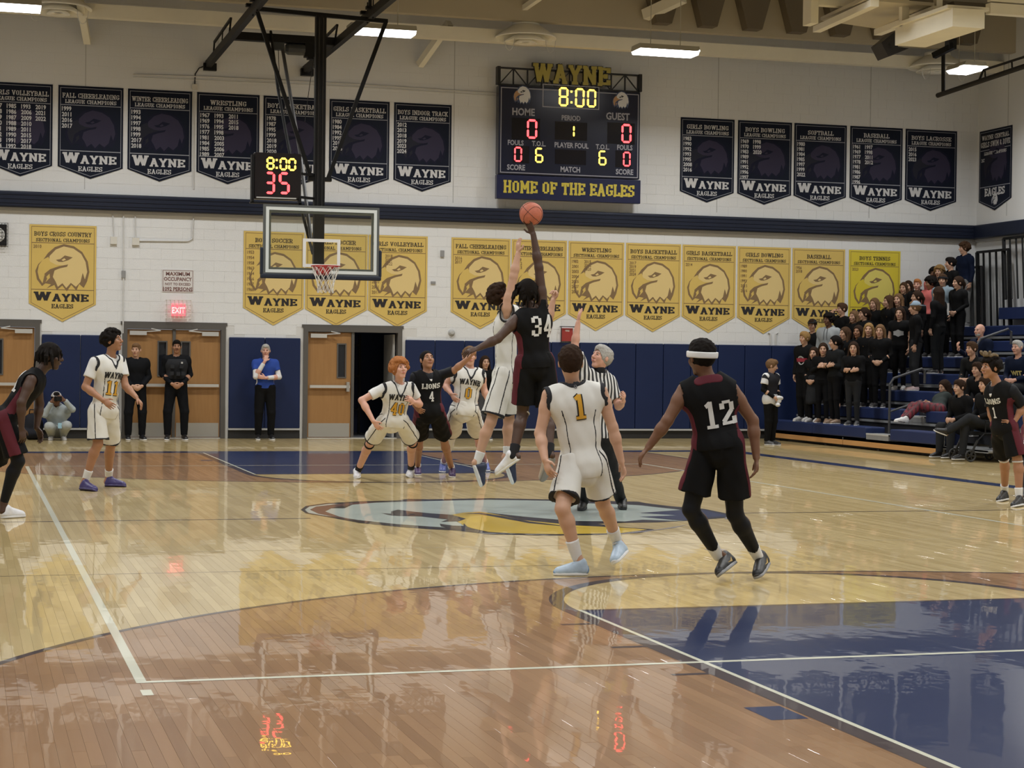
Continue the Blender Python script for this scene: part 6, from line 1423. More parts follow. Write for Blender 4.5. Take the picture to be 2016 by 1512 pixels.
# ---- number 40 with red curly hair, crouching
sp = dict(Y0=4.75, head=(787, 727, -.08), neck=(785, 755, 0), shR=(757, 764, -.02), shL=(808, 762, .02), elR=(712, 788, -.02), wrR=(735, 829, -.16), hdR=(745, 843, -.18), elL=(826, 796, .08), wrL=(815, 792, -.14), hdL=(808, 786, -.2),
    hipR=(757, 829, .08), hipL=(790, 829, .08), knR=(730, 869, -.28), knL=(813, 867, -.28), anR=(703, 930), anL=(809, 926), heR=(705, 940), toR=(692, 957), heL=(803, 938), toL=(822, 956))
J = pj(sp); HFm = head_frame(-75, 14); root, bo, k, hk = body(J, 1.85, hP, 'pink', HFm, 'player in white jersey with curly red hair crouching, hands on thigh', 'players in white', haircol='red')
hair(bo, J['head'], HFm, hk*1.05, 'afro', hairm('red'), .007, 8); white_kit(root, J, k, '40', under=.62, seed=12, hemf=.80)
for S in 'LR': kneeband(root, J, k, hP, SOCKB, S, .10, .03); sock(root, J, S, k, SOCKB, .22, hP); shoe(root, J, S, k, WS, SW, hP, CWT)

# ---- number 4 LIONS
sp = dict(Y0=5.1, head=(841, 709, 0), neck=(841, 730, 0), shR=(817, 741, -.02), shL=(864, 740, .02), elR=(808, 778, 0), wrR=(816, 798, -.2), hdR=(824, 806, -.24), elL=(893, 730, -.1), wrL=(925, 703, -.25), hdL=(938, 692, -.3),
    hipR=(831, 810, 0), hipL=(860, 810, 0), knR=(826, 862, -.06), knL=(873, 862, -.06), anR=(822, 922), anL=(890, 925), heR=(822, 934), toR=(828, 945), heL=(889, 938), toL=(898, 954))
J = pj(sp); HFm = head_frame(-82, 22); root, bo, k, hk = body(J, 1.83, hP, 'tan', HFm, 'player in black LIONS jersey number 4 looking upward with hair tied back', 'players in black')
hair(bo, J['head'], HFm, hk, 'slick', hairm('black'), .007, 9); shirt(root, J, k, hP, TIGHT, .95, g=.010, hem=.1, name='undershirt', r=.056)
o, VF, s_, VS = black_kit(root, J, k, '4', 'front', 'LIONS', seed=15, hemf=.86)
V = bodyvol(J, 0, hP, ('neck', 'shL', 'shR', 'hipL', 'hipR'), .04); torso(V, J, k, .023); sd_, up_, fd_ = J['TF']; W = V.like()
for q in (-1, 1): W.cap(J['neck']+sd_*q*.095-fd_*.0+up_*.0, J['neck']-up_*.13+fd_*.13, .010, .010, 0)
V.F = np.maximum(V.F, W.F); vol_obj(V, 'collar_trim', CWT, o)
for S in 'LR': sock(root, J, S, k, SOCKW, .12, hP); shoe(root, J, S, k, shoem('purple', (.05, .025, .10)), SW, hP, CWT)

# ---- number 0
sp = dict(Y0=5.5, head=(924, 702, 0), neck=(925, 724, 0), shR=(897, 736, 0), shL=(948, 736, 0), elR=(876, 758, .10), wrR=(888, 775, -.06), hdR=(893, 783, -.1), elL=(953, 767, 0), wrL=(960, 789, -.06), hdL=(963, 800, -.08),
    hipR=(899, 808, 0), hipL=(929, 808, 0), knR=(890, 858, -.06), knL=(940, 857, -.06), anR=(872, 915), anL=(956, 915), heR=(871, 928), toR=(867, 945), heL=(957, 926), toL=(974, 943))
J = pj(sp); HFm = head_frame(-95, 8); root, bo, k, hk = body(J, 1.86, hP, 'pink', HFm, 'player in white jersey with gold number 0 standing behind the leaping pair', 'players in white', haircol='ltbrown')
hair(bo, J['head'], HFm, hk, 'short', hairm('ltbrown'), .007, 10); white_kit(root, J, k, '0', under=-1, seed=18, hemf=.80)
tights(root, J, k, hP, TIGHTW, 'R', .5, .55)
for S in 'LR': kneeband(root, J, k, hP, SOCKB, S, .80, .05, 'sock_cuff'); sock(root, J, S, k, SOCKW, .14, hP); shoe(root, J, S, k, shoem('blue_white', (.10, .13, .36)), SW, hP, CWT)

# ---- number 11 left
sp = dict(Y0=4.2, head=(222, 671, -.02), neck=(218, 700, 0), shR=(187, 713, -.12), shL=(236, 709, .10), elR=(168, 762, -.15), wrR=(203, 788, -.30), hdR=(216, 797, -.34), elL=(247, 760, .0), wrL=(268, 782, -.14), hdL=(278, 794, -.16),
    hipR=(190, 811, -.05), hipL=(217, 811, .05), knR=(193, 874, -.06), knL=(218, 876, -.04), anR=(170, 940), anL=(214, 937), heR=(158, 965), toR=(189, 968), heL=(207, 958), toL=(249, 959))
J = pj(sp); HFm = head_frame(-28, 12); root, bo, k, hk = body(J, 1.90, hP, 'tan', HFm, 'player in white jersey number 11 with dark curly hair and purple shoes', 'players in white')
hair(bo, J['head'], HFm, hk, 'curly', hairm('black'), .007, 11); white_kit(root, J, k, '11', under=.62, seed=21, hemf=.86)
for S in 'LR': sock(root, J, S, k, SOCKW, .22, hP); shoe(root, J, S, k, shoem('violet', (.032, .022, .115)), M_('sole_violet', (.05, .04, .13), rough=.5), hP)

# ---- black jersey at left edge, leaning forward
sp = dict(Y0=.42, head=(100, 702, 0), neck=(80, 731, 0), shR=(62, 748, -.17), shL=(72, 744, .17), elR=(42, 793, -.25), elL=(78, 795, .25), wrR=(42, 842, -.22), wrL=(72, 842, .2), hdR=(46, 863, -.22), hdL=(80, 858, .2),
    hipR=(8, 828, -.09), hipL=(12, 828, .09), knR=(36, 908, -.06), knL=(-12, 915, .10), anR=(8, 988), anL=(-50, 990), heR=(4, 1021), toR=(50, 1018), heL=(-60, 1010), toL=(-15, 1008))
J = pj(sp); HFm = head_frame(-14, -2); root, bo, k, hk = body(J, 1.86, hP, 'dark', HFm, 'player in black jersey with twisted hair leaning forward at left edge', 'players in black')
hair(bo, J['head'], HFm, hk, 'dreads', hairm('black'), .007, 12); o, VF, s_, VS = black_kit(root, J, k, '12'[::-1], seed=24, hemf=.86)
for S in 'LR': tights(root, J, k, hP, TIGHT, S, .5, 1.0); shoe(root, J, S, k, WS, SW, hP, CWT)

# ---- black jersey at right edge, hand on hip
sp = dict(Y0=.66, head=(1950, 724, 0), neck=(1962, 752, 0), shL=(1992, 768, -.15), shR=(1955, 765, .15), elL=(2014, 800, -.15), wrL=(1998, 829, -.14), hdL=(1985, 832, -.14), elR=(1950, 805, .18), wrR=(1956, 838, .12), hdR=(1960, 850, .1),
    hipL=(1988, 843, -.08), hipR=(1968, 843, .08), knL=(2003, 903, -.02), knR=(1976, 898, -.02), anL=(2006, 974), anR=(1978, 968), heL=(2014, 996), toL=(1973, 1003), heR=(1982, 985), toR=(1938, 994))
J = pj(sp); HFm = head_frame(-172, 4); root, bo, k, hk = body(J, 1.78, hP, 'tan', HFm, 'player in black jersey with blond tipped curls and hand on hip, right edge', 'players in black')
hair(bo, J['head'], HFm, hk, 'top', hairm('tipped'), .007, 13); hair(bo, J['head'], HFm, hk*.97, 'curly', hairm('black'), .007, 14)
shirt(root, J, k, hP, TIGHT, .9, g=.010, hem=.1, name='undershirt', r=.062)
o, VF, s_, VS = black_kit(root, J, k, '1', 'front', 'LIONS', seed=27, hemf=.90)
V = bodyvol(J, 0, hP, ('neck', 'shL', 'shR', 'hipL', 'hipR'), .04); torso(V, J, k, .023); sd_, up_, fd_ = J['TF']; W = V.like()
for q in (-1, 1): W.cap(J['neck']+sd_*q*.09-fd_*.0+up_*.0, J['neck']-up_*.14+fd_*.13, .012, .012, 0)
V.F = np.maximum(V.F, W.F); vol_obj(V, 'collar_trim', CWT, o)
for S in 'LR': kneeband(root, J, k, hP, CWT, S, .08, .02, 'white_band'); sock(root, J, S, k, SOCKW, .20, hP); shoe(root, J, S, k, BKS, SW, hP)
# ---- player mostly outside the right edge: maroon trimmed shorts show
sp = dict(Y0=2.2, head=(2052, 730, 0), neck=(2050, 755, 0), shL=(2068, 768, 0), shR=(2028, 768, 0), elL=(2080, 815, 0), elR=(2021, 812, 0), wrL=(2078, 850, 0), wrR=(2020, 848, -.1), hipL=(2052, 850, 0), hipR=(2026, 850, 0), knL=(2056, 915, 0), knR=(2020, 912, 0), anL=(2058, 970), anR=(2022, 968), heL=(2060, 982), toL=(2045, 988), heR=(2024, 980), toR=(2008, 987))
J = pj(sp); HFm = head_frame(-150, 0); root, bo, k, hk = body(J, 1.84, .011, 'brown', HFm, 'player in black and maroon shorts cut off by the right edge', 'players in black')
hair(bo, J['head'], HFm, hk, 'short', hairm('black'), .009, 15); o, VF = tank(root, J, k, .011, CK, None); shorts(root, J, k, .011, CMAR, .88, CWT, CWT)
for S in 'LR': tights(root, J, k, .011, TIGHT, S, .5, .95); shoe(root, J, S, k, BKS, SW, .011)

# ---- basketball
bc = wy(1045.5, 421, -.30+.16)
BALL = mat('basketball_orange', (.46, .13, .075), rough=.6, noise=.2, nscale=30, bump=.4, bscale=220)
bm = bmesh.new(); bmesh.ops.create_uvsphere(bm, u_segments=48, v_segments=24, radius=.120); me = bpy.data.meshes.new('basketball'); bm.to_mesh(me); bm.free()
ball = link('basketball', me, BALL, None, True); ball.location = Vector(bc); ball.rotation_euler = (.5, .6, .3); tag(ball, 'orange basketball on the fingertips of number 34', 'ball')
R_ = .1205; mb = MB()
mb.tube([(R_*math.cos(t*PI/24), R_*math.sin(t*PI/24), 0) for t in range(49)], .0022, 5, False); mb.tube([(R_*math.cos(t*PI/24), 0, R_*math.sin(t*PI/24)) for t in range(49)], .0022, 5, False)
for q in (-1, 1):
    P = []
    for t in range(49):
        a = t*PI/24; y = .62+.12*math.cos(2*a); rr = math.sqrt(1-y*y); P.append((R_*rr*math.cos(a), q*R_*y, R_*rr*math.sin(a)))
    mb.tube(P, .0022, 5, False)
sm = mb.build('seam', M_('ball_seam', (.03, .012, .01), rough=.7)); sm.parent = ball
# ================================================================ SPECTATORS, STAFF
hC = .0115
BKC = cloth('crowd_black', (.0055, .0055, .006), spec=.1); BKC2 = cloth('crowd_charcoal', (.010, .011, .012), spec=.1); NVC = cloth('crowd_navy', (.006, .010, .026), spec=.1); GRC = cloth('hoodie_grey', (.30, .32, .33)); GRB = cloth('hoodie_bluegrey', (.17, .22, .26)); PKC = cloth('hoodie_coral', (.52, .13, .12)); DEN = cloth('denim', (.045, .075, .15)); DENL = cloth('denim_light', (.34, .38, .39))
LEGG = cloth('leggings_black', (.005, .005, .006), spec=.1); KHK = cloth('trousers_khaki', (.16, .15, .12)); CHAR = cloth('trousers_charcoal', (.018, .019, .021), spec=.1); BLUEC = cloth('shirt_royal_blue', (.02, .055, .27)); WHC = cloth('cloth_white', (.60, .60, .60))
def stand_J(x, y, z, H, yaw, arms='down', lean=0.0, spread=.09, tw=0.0):
    k = H/1.85; a = math.radians(yaw); f = v3(math.cos(a), math.sin(a), 0); s = v3(-math.sin(a), math.cos(a), 0); u = v3(0, 0, 1); o = v3(x, y, z); J = {}
    P = lambda a_, b_, d_: o+s*a_*k+u*b_*k+f*d_*k
    J['hipL'], J['hipR'] = P(.085, .98, 0), P(-.085, .98, 0); J['knL'], J['knR'] = P(spread, .52, .02), P(-spread, .52, .02); J['anL'], J['anR'] = P(spread, .09, -.02), P(-spread, .09, -.02)
    J['heelL'], J['heelR'] = P(spread, 0, -.07), P(-spread, 0, -.07); J['toeL'], J['toeR'] = P(spread+.03, 0, .20), P(-spread-.03, 0, .20)
    J['neck'] = P(0, 1.53, .0+lean); J['head'] = P(0, 1.70, .02+lean); J['shL'], J['shR'] = P(.185, 1.47, lean), P(-.185, 1.47, lean)
    for q, S in ((1, 'L'), (-1, 'R')):
        if arms == 'crossed': J['el'+S] = P(q*.23, 1.20, .06+lean); J['wr'+S] = P(-q*.03, 1.22+q*.02, .21+lean); J['hd'+S] = P(-q*.12, 1.23, .20+lean)
        elif arms == 'chest': J['el'+S] = P(q*.24, 1.20, .04+lean); J['wr'+S] = P(q*.05, 1.30, .20+lean); J['hd'+S] = P(-q*.02, 1.36, .18+lean)
        elif arms == 'front': J['el'+S] = P(q*.25, 1.19, -.02+lean); J['wr'+S] = P(q*.09, 1.02, .18+lean); J['hd'+S] = P(q*.02, .98, .20+lean)
        elif arms == 'salute' and S == 'R': J['elR'] = P(-.40, 1.46, .12+lean); J['wrR'] = P(-.20, 1.64, .14+lean); J['hdR'] = P(-.10, 1.70, .13+lean)
        elif arms == 'hip': J['el'+S] = P(q*.33, 1.24, -.10+lean); J['wr'+S] = P(q*.17, 1.06, .03+lean); J['hd'+S] = P(q*.11, 1.02, .08+lean)
        elif arms == 'chin' and S == 'R': J['elR'] = P(-.20, 1.20, .14+lean); J['wrR'] = P(-.03, 1.50, .16+lean); J['hdR'] = P(0, 1.58, .13+lean)
        elif arms == 'chin': J['elL'] = P(.26, 1.20, .05); J['wrL'] = P(-.02, 1.18, .20); J['hdL'] = P(-.12, 1.20, .20)
        else: J['el'+S] = P(q*.235, 1.19, -.02+lean); J['wr'+S] = P(q*.235, .94, .04+lean*.5); J['hd'+S] = P(q*.225, .86, .05+lean*.5)
    return finish_joints(J), k
def seat_J(x, y, z, H, yaw, lean=.10, arms='lap', kn=0.0, feet=None, legs=None):
    """z: top of the seat"""
    k = H/1.85; a = math.radians(yaw); f = v3(math.cos(a), math.sin(a), 0); s = v3(-math.sin(a), math.cos(a), 0); u = v3(0, 0, 1); o = v3(x, y, z); J = {}
    P = lambda a_, b_, d_: o+s*a_*k+u*b_*k+f*d_*k
    fz = -.42 if feet is None else feet
    J['hipL'], J['hipR'] = P(.09, .11, 0), P(-.09, .11, 0); J['knL'], J['knR'] = P(.13, .12+kn, .44), P(-.13, .12+kn, .44); J['anL'], J['anR'] = P(.13, fz+.09, .46), P(-.13, fz+.09, .46)
    J['heelL'], J['heelR'] = P(.13, fz, .41), P(-.13, fz, .41); J['toeL'], J['toeR'] = P(.15, fz, .68), P(-.15, fz, .68)
    if legs == 'crossed': J['knR'] = P(-.06, .17, .46); J['knL'] = P(.02, .24, .44); J['anL'] = P(-.18, .00, .78); J['heelL'] = P(-.20, -.07, .76); J['toeL'] = P(-.24, .02, 1.02)
    J['neck'] = P(0, .66, lean); J['head'] = P(0, .83, lean+.04); J['shL'], J['shR'] = P(.185, .60, lean), P(-.185, .60, lean)
    for q, S in ((1, 'L'), (-1, 'R')):
        J['el'+S] = P(q*.23, .34, lean+.02); J['wr'+S] = P(q*.09, .26, lean+.24); J['hd'+S] = P(q*.03, .25, lean+.31)
        if arms == 'clap' and S == 'R': J['elR'] = P(-.27, .36, lean+.10); J['wrR'] = P(-.25, .47, lean+.34); J['hdR'] = P(-.24, .55, lean+.38)
    return finish_joints(J), k
def dress(root, bo, J, k, hk, HF, hairstyle, haircol, top, topm, bottom, botm, shoes, seed, h=hC, fine=False):
    hm = hairm(haircol)
    if hairstyle: hair(bo, J['head'], HF, hk, hairstyle, hm, .009, seed)
    o = VF = None
    if top == 'tee': o, VF = shirt(root, J, k, h, topm, .55, name='t_shirt', seed=seed)
    elif top == 'long': o, VF = shirt(root, J, k, h, topm, 1.93, name='sweater', seed=seed, r=.061)
    elif top == 'crop': o, VF = shirt(root, J, k, h, topm, 1.93, name='cropped_sweater', seed=seed, r=.055, hem=.10)
    elif top == 'hoodie': o, VF = shirt(root, J, k, h, topm, 1.95, name='hoodie', seed=seed, hood=True, r=.066, g=.03)
    elif top == 'jacket': o, VF = shirt(root, J, k, h, topm, 1.95, name='jacket', seed=seed, r=.066, g=.03)
    if bottom == 'leggings': pants(root, J, k, h, botm, 'leggings', .95, seed, end=.98)
    elif bottom == 'trousers': pants(root, J, k, h, botm, 'trousers', 1.22, seed, end=1.0)
    elif bottom == 'skirt':
        V = bodyvol(J, 0, h, ('hipL', 'hipR', 'knL', 'knR'), .06); pel = (J['hipL']+J['hipR'])/2; kn = (J['knL']+J['knR'])/2; V.cap(pel+v3(0, 0, .08), kn, .15*k, .19*k, .02, clips=[(kn-v3(0, 0, .06), v3(0, 0, -1))]); V.noise(.006, 30, seed); vol_obj(V, 'long_skirt', botm, root); pants(root, J, k, h, LEGG, 'leggings', .95, seed, end=.98)
    for S in 'LR': shoe(root, J, S, k, shoes, SW if shoes is not SOCKW else SOCKW, h*.9)
    return o, VF
ALLP = []
def guy(label, group, pos, H, yaw, hy, tone='fair', hs='short', hc='brown', top='long', tm=BKC, bot='trousers', bm_=BKC, sh=None, arms='down', pitch=0, h=hC, seat=None, seed=None, spread=.09, **kw):
    seed = seed if seed is not None else len(ALLP)
    if seat is None: J, k = stand_J(*pos, H, yaw, arms, spread=spread)
    else: J, k = seat_J(*pos, H, yaw, **seat)
    HF = head_frame(hy, pitch); root, bo, k, hk = body(J, H, h, tone, HF, label, group, haircol=hc, fine=False, rf=.0105, gk=kw.get('gk', .94 if hs in ('long', 'pony') else 1.0))
    o, VF = dress(root, bo, J, k, hk, HF, hs, hc, top, tm, bot, bm_, sh or shoem('dark', (.03, .028, .028)), seed, h); ALLP.append(root)
    return root, bo, J, k, hk, HF, o, VF
STG = 'students standing on the bleachers'
WSH = shoem('offwhite', (.46, .45, .44)); TSH = shoem('tan', (.20, .13, .085)); BWS = shoem('black_white', (.05, .05, .05))
def crowd(label, u, v, row, H, yaw, hy, **kw):
    """stands on bench row; the head sits on the sight line through (u, v)"""
    X = BX+RP*row+.22+kw.pop('dx', 0); z = .42+RR*row; p = wx(u, v, X); 
    return guy(label, STG, (X, min(p[1], 17.75), z), (p[2]-z)/(1.70/1.85) if H is None else H, yaw, hy, **kw)
W_ = 200
r = crowd('blond boy in black hoodie with red and white basketball print, end of front row', 1585, 666, 0, None, 205, 200, hs='fringe', hc='blond', top='hoodie', bm_=BKC, sh=WSH)
b = bvh_of(r[7]); s_, u_, f_ = r[2]['TF']; C = r[2]['neck']-u_*.28
RP_ = cloth('print_red', (.28, .03, .05)); PRW = cloth('print_grey', (.38, .38, .38))
project('chest_print', [('q', [(.09*math.cos(t*PI/8), .09*math.sin(t*PI/8)) for t in range(16)])], r[6], b, C, s_, u_, f_, PRW, .004); project('chest_print', [('q', rect(-.14, -.03, .14, .045))], r[6], b, C, s_, u_, f_, RP_, .007)
crowd('girl with long dark hair and white shoes leaning on her friend, front row', 1603, 696, 0, None, 215, 225, hs='long', hc='dkbrown', top='long', bot='skirt', bm_=CHAR, sh=WSH, arms='front')
crowd('girl in black with hands clasped at her chest, front row', 1621, 688, 0, None, 230, 240, hs='long', hc='dkbrown', top='long', bot='leggings', bm_=LEGG, sh=TSH, arms='chest')
crowd('girl in black with dark hair looking left, arms folded, front row', 1645, 674, 0, None, 190, 165, hs='pony', hc='black', top='long', tm=BKC2, bot='leggings', bm_=LEGG, sh=TSH, arms='crossed')
r = crowd('girl with folded arms and small grey chest print beside lower handrail', 1681, 686, 0, None, 225, 235, hs='long', hc='dkbrown', top='long', bot='leggings', bm_=CHAR, sh=BWS, arms='crossed')
b = bvh_of(r[7]); s_, u_, f_ = r[2]['TF']; project('chest_print', [('q', [(-.10+.045*math.cos(t*PI/5), -.26+.030*math.sin(t*PI/5)) for t in range(10)])], r[6], b, r[2]['neck'], s_, u_, f_, PRW, .004)
r = crowd('boy in black cap behind the blond boy', 1600, 641, 1, None, 215, 225, hs='short', hc='dkbrown', top='tee'); cap_hat(r[1], r[2]['head'], r[5], r[4], cloth('cap_black', (.015, .015, .016)), .009)
r = crowd('boy with large dark curls wearing a light grey hoodie', 1632, 630, 1, None, 215, 200, tone='brown', hs='afro', hc='black', top='hoodie', tm=GRC)
mb = MB(); nk = r[2]['neck']; s_, u_, f_ = r[2]['TF']
for q in (-1, 1): mb.tube([nk+s_*q*.03+f_*.10, nk+s_*q*.035+f_*.15-u_*.10, nk+s_*q*.04+f_*.165-u_*.24], .004, 5)
mb.build('drawstring', CHAR, r[6])
crowd('boy in black saluting with hand at his brow', 1657, 609, 2, None, 195, 185, hs='short', hc='brown', top='tee', arms='salute')
crowd('girl with brown hair partly behind the girl looking left', 1664, 660, 1, 1.58, 210, 190, hs='long', hc='brown', dx=-.2)
crowd('girl with dark hair between folded arm girl and blonde girl', 1690, 657, 1, 1.62, 215, 215, tone='tan', hs='long', hc='dkbrown')
crowd('girl with light brown hair beneath the tennis banner', 1682, 636, 2, 1.63, 205, 200, hs='long', hc='ltbrown')
crowd('girl with hair bun looking down, under tennis banner', 1702, 626, 2, 1.68, 190, 180, hs='pony', hc='dkbrown')
crowd('blonde girl with wavy hair in black v neck top', 1711, 643, 1, 1.66, 225, 235, hs='long', hc='blond', top='long')
r = crowd('girl in cropped black top showing her waist, behind lower handrail', 1733, 652, 1, 1.62, 225, 230, hs='long', hc='ltbrown', top='crop', bot='leggings', bm_=LEGG, arms='front')
crowd('girl with very long brown hair in profile facing left', 1750, 606, 3, 1.62, 190, 175, hs='long', hc='brown')
crowd('girl with long brown hair behind the white print shirt girl', 1769, 597, 3, 1.66, 210, 215, hs='long', hc='ltbrown', dx=.15)
r = crowd('girl with long hair in black tee with white chest print', 1772, 624, 2, 1.66, 225, 225, hs='long', hc='dkbrown', top='tee', bot='leggings', bm_=LEGG, sh=WSH)
b = bvh_of(r[7]); s_, u_, f_ = r[2]['TF']; project('chest_print', [('q', [(.10*math.cos(t*PI/6)*(1+.2*(t % 2)), -.24+.055*math.sin(t*PI/6)*(1+.3*(t % 2))) for t in range(12)])], r[6], b, r[2]['neck'], s_, u_, f_, PRW, .004)
r = crowd('boy in pale blue cap turned away in black hooded sweatshirt', 1803, 604, 2, 1.76, 160, 150, hs='short', hc='ltbrown', top='hoodie', bm_=CHAR, sh=shoem('pink_white', (.50, .38, .38))); cap_hat(r[1], r[2]['head'], r[5], r[4], cloth('cap_pale_blue', (.22, .29, .36)), .009, True)
crowd('girl in profile with tied hair above the pale blue cap', 1806, 585, 3, 1.68, 190, 175, hs='pony', hc='dkbrown')
crowd('left one of two close girls with brown hair near yellow banner', 1764, 567, 4, 1.60, 215, 215, hs='long', hc='brown', top='hoodie')
crowd('right one of two close girls with brown hair near yellow banner', 1777, 561, 4, 1.64, 220, 220, hs='long', hc='dkbrown', top='hoodie', dx=.1)
crowd('boy with short reddish hair below the coral hoodie', 1807, 558, 4, 1.66, 215, 225, tone='pink', hs='buzz', hc='red', top='hoodie')
crowd('dark haired student wearing a bright coral hoodie', 1806, 528, 5, 1.60, 215, 220, tone='brown', hs='curly', hc='black', top='hoodie', tm=PKC)
crowd('dark haired student in coral top leaning to the side', 1833, 552, 4, 1.68, 200, 170, tone='tan', hs='curly', hc='black', top='hoodie', tm=PKC, pitch=-10)
crowd('student with blond hair and headband near the top row', 1850, 522, 5, 1.63, 215, 215, hs='curly', hc='blond', top='long')
crowd('dark haired boy in profile beside the tall navy hoodie boy', 1873, 502, 5, 1.80, 180, 160, hs='short', hc='black', top='long')
crowd('tallest boy in navy hoodie and grey trousers on the top row', 1893, 490, 6, None, 190, 170, hs='curly', hc='brown', top='hoodie', tm=NVC, bm_=cloth('trousers_grey', (.17, .17, .165)), sh=shoem('grey', (.2, .2, .2)))
r = crowd('boy in blue grey hoodie with dark headband', 1857, 543, 4, 1.72, 210, 225, hs='short', hc='brown', top='hoodie', tm=GRB); band_between(r[1], r[2]['head'], r[5], r[4], SOCKB, .008, .02, .06)
crowd('girl with long straight dark hair, back turned, below headband boy', 1848, 578, 3, 1.74, 120, 110, hs='long', hc='dkbrown', top='long', bm_=BKC2)
r = crowd('girl in black in profile holding a pale paper card', 1887, 562, 4, 1.64, 195, 180, hs='pony', hc='dkbrown', top='long', arms='front')
c = r[2]['hdR']; MB().box((c[0]-.10, c[1]-.08, c[2]-.02), (c[0]-.09, c[1]+.08, c[2]+.22)).build('paper_card', WHC, r[0])
crowd('girl with brown hair above the boy saluting, back rows', 1722, 608, 3, 1.58, 205, 205, hs='long', hc='ltbrown')
# seated spectators
SG_ = 'seated spectators on the right of the bleachers'
def seated(label, u, v, row, H, yaw, hy, seat=None, **kw):
    X = BX+RP*row+.24+kw.pop('dx', 0); z = .42+RR*row; p = wx(u, v, X); return guy(label, SG_, (X, p[1], z), H, yaw, hy, seat=seat or {}, **kw)
r = seated('bald man with grey beard in navy sweater seated, hand raised', 1941, 655, 3, 1.86, 200, 195, tone='pink', hs=None, hc='grey', top='long', tm=NVC, bm_=CHAR, seat=dict(arms='clap', lean=.14), dx=-.0)
V = Vol(r[2]['head']-.18, r[2]['head']+.18, .008); s_, u_, f_ = r[5]; hp_ = r[2]['head']; V.ell(hp_-u_*.075+f_*.045, (s_, u_, f_), (.056, .045, .052), 0); vol_obj(V, 'beard', hairm('grey'), r[1])
r = seated('man with glasses in navy sweatshirt with yellow print, right edge', 2012, 692, 2, 1.86, 205, 200, tone='pink', hs='buzz', hc='grey', top='long', tm=NVC, bm_=CHAR, seat=dict(lean=.1))
b = bvh_of(r[7]); s_, u_, f_ = r[2]['TF']; project('chest_print', [T('WIT', 0, -.30, .11, bold=.05)], r[6], b, r[2]['neck'], s_, u_, f_, cloth('print_yellow', (.50, .42, .15)), .004)
seated('person in blue jeans seated behind the blond tipped player', 1940, 738, 1, 1.72, 205, 200, hs='short', hc='dkbrown', top='long', tm=BKC, bot='trousers', bm_=DEN, seat=dict(lean=.22), dx=.1)
seated('person in dark grey trousers seated with hands together', 1936, 712, 2, 1.80, 200, 195, hs='short', hc='brown', top='long', tm=BKC2, bm_=CHAR, seat=dict(lean=.3), dx=-.05)
PLAID = stripe_mat('plaid_maroon', (.16, .012, .022), (.05, .008, .012), 13, 0, .55, (.09, .03, .035))
J, k = seat_J(11.62, 12.0, .75, 1.64, 195, lean=-.20)
q_ = lambda u, v, X: wx(u, v, X)
hp_ = q_(1846, 806, 11.55); J['hipL'], J['hipR'] = hp_+v3(.01, -.08, 0), hp_+v3(-.01, .08, 0)
J['knL'], J['knR'] = q_(1806, 800, 11.25)+v3(0, -.06, .02), q_(1800, 800, 11.2)+v3(0, .06, 0); J['anL'], J['anR'] = q_(1785, 824, 10.98), q_(1777, 826, 10.95)
for S in 'LR': J['heel'+S] = J['an'+S]+v3(.03, 0, -.07); J['toe'+S] = J['heel'+S]+v3(-.20, .02, .03)
J['neck'] = q_(1857, 778, 11.85); J['head'] = q_(1859, 762, 11.85); J['shL'], J['shR'] = J['neck']+v3(.02, -.17, -.06), J['neck']+v3(-.02, .17, -.06)
J['elL'], J['elR'] = J['shL']+v3(-.10, -.06, -.22), J['shR']+v3(-.12, .05, -.20); J['wrL'], J['wrR'] = q_(1828, 792, 11.45), q_(1824, 794, 11.4); J['hdL'], J['hdR'] = J['wrL']+v3(-.08, 0, -.02), J['wrR']+v3(-.08, 0, -.02)
finish_joints(J); HF = head_frame(190, -12); root, bo, k, hk = body(J, 1.64, hC, 'fair', HF, 'reclining girl in maroon plaid trousers and white socks', SG_, fine=False, rf=.0105); hair(bo, J['head'], HF, hk, 'long', hairm('dkbrown'), .009, 3)
shirt(root, J, k, hC, cloth('sweater_green', (.022, .030, .028)), 1.93, name='sweater', r=.058); co = lambda Vv: Vv-J['neck']; pants(root, J, k, hC, PLAID, 'plaid_trousers', 1.3, 3, end=.95, coords=co)
for S in 'LR': shoe(root, J, S, k, SOCKW, SOCKW, .009)
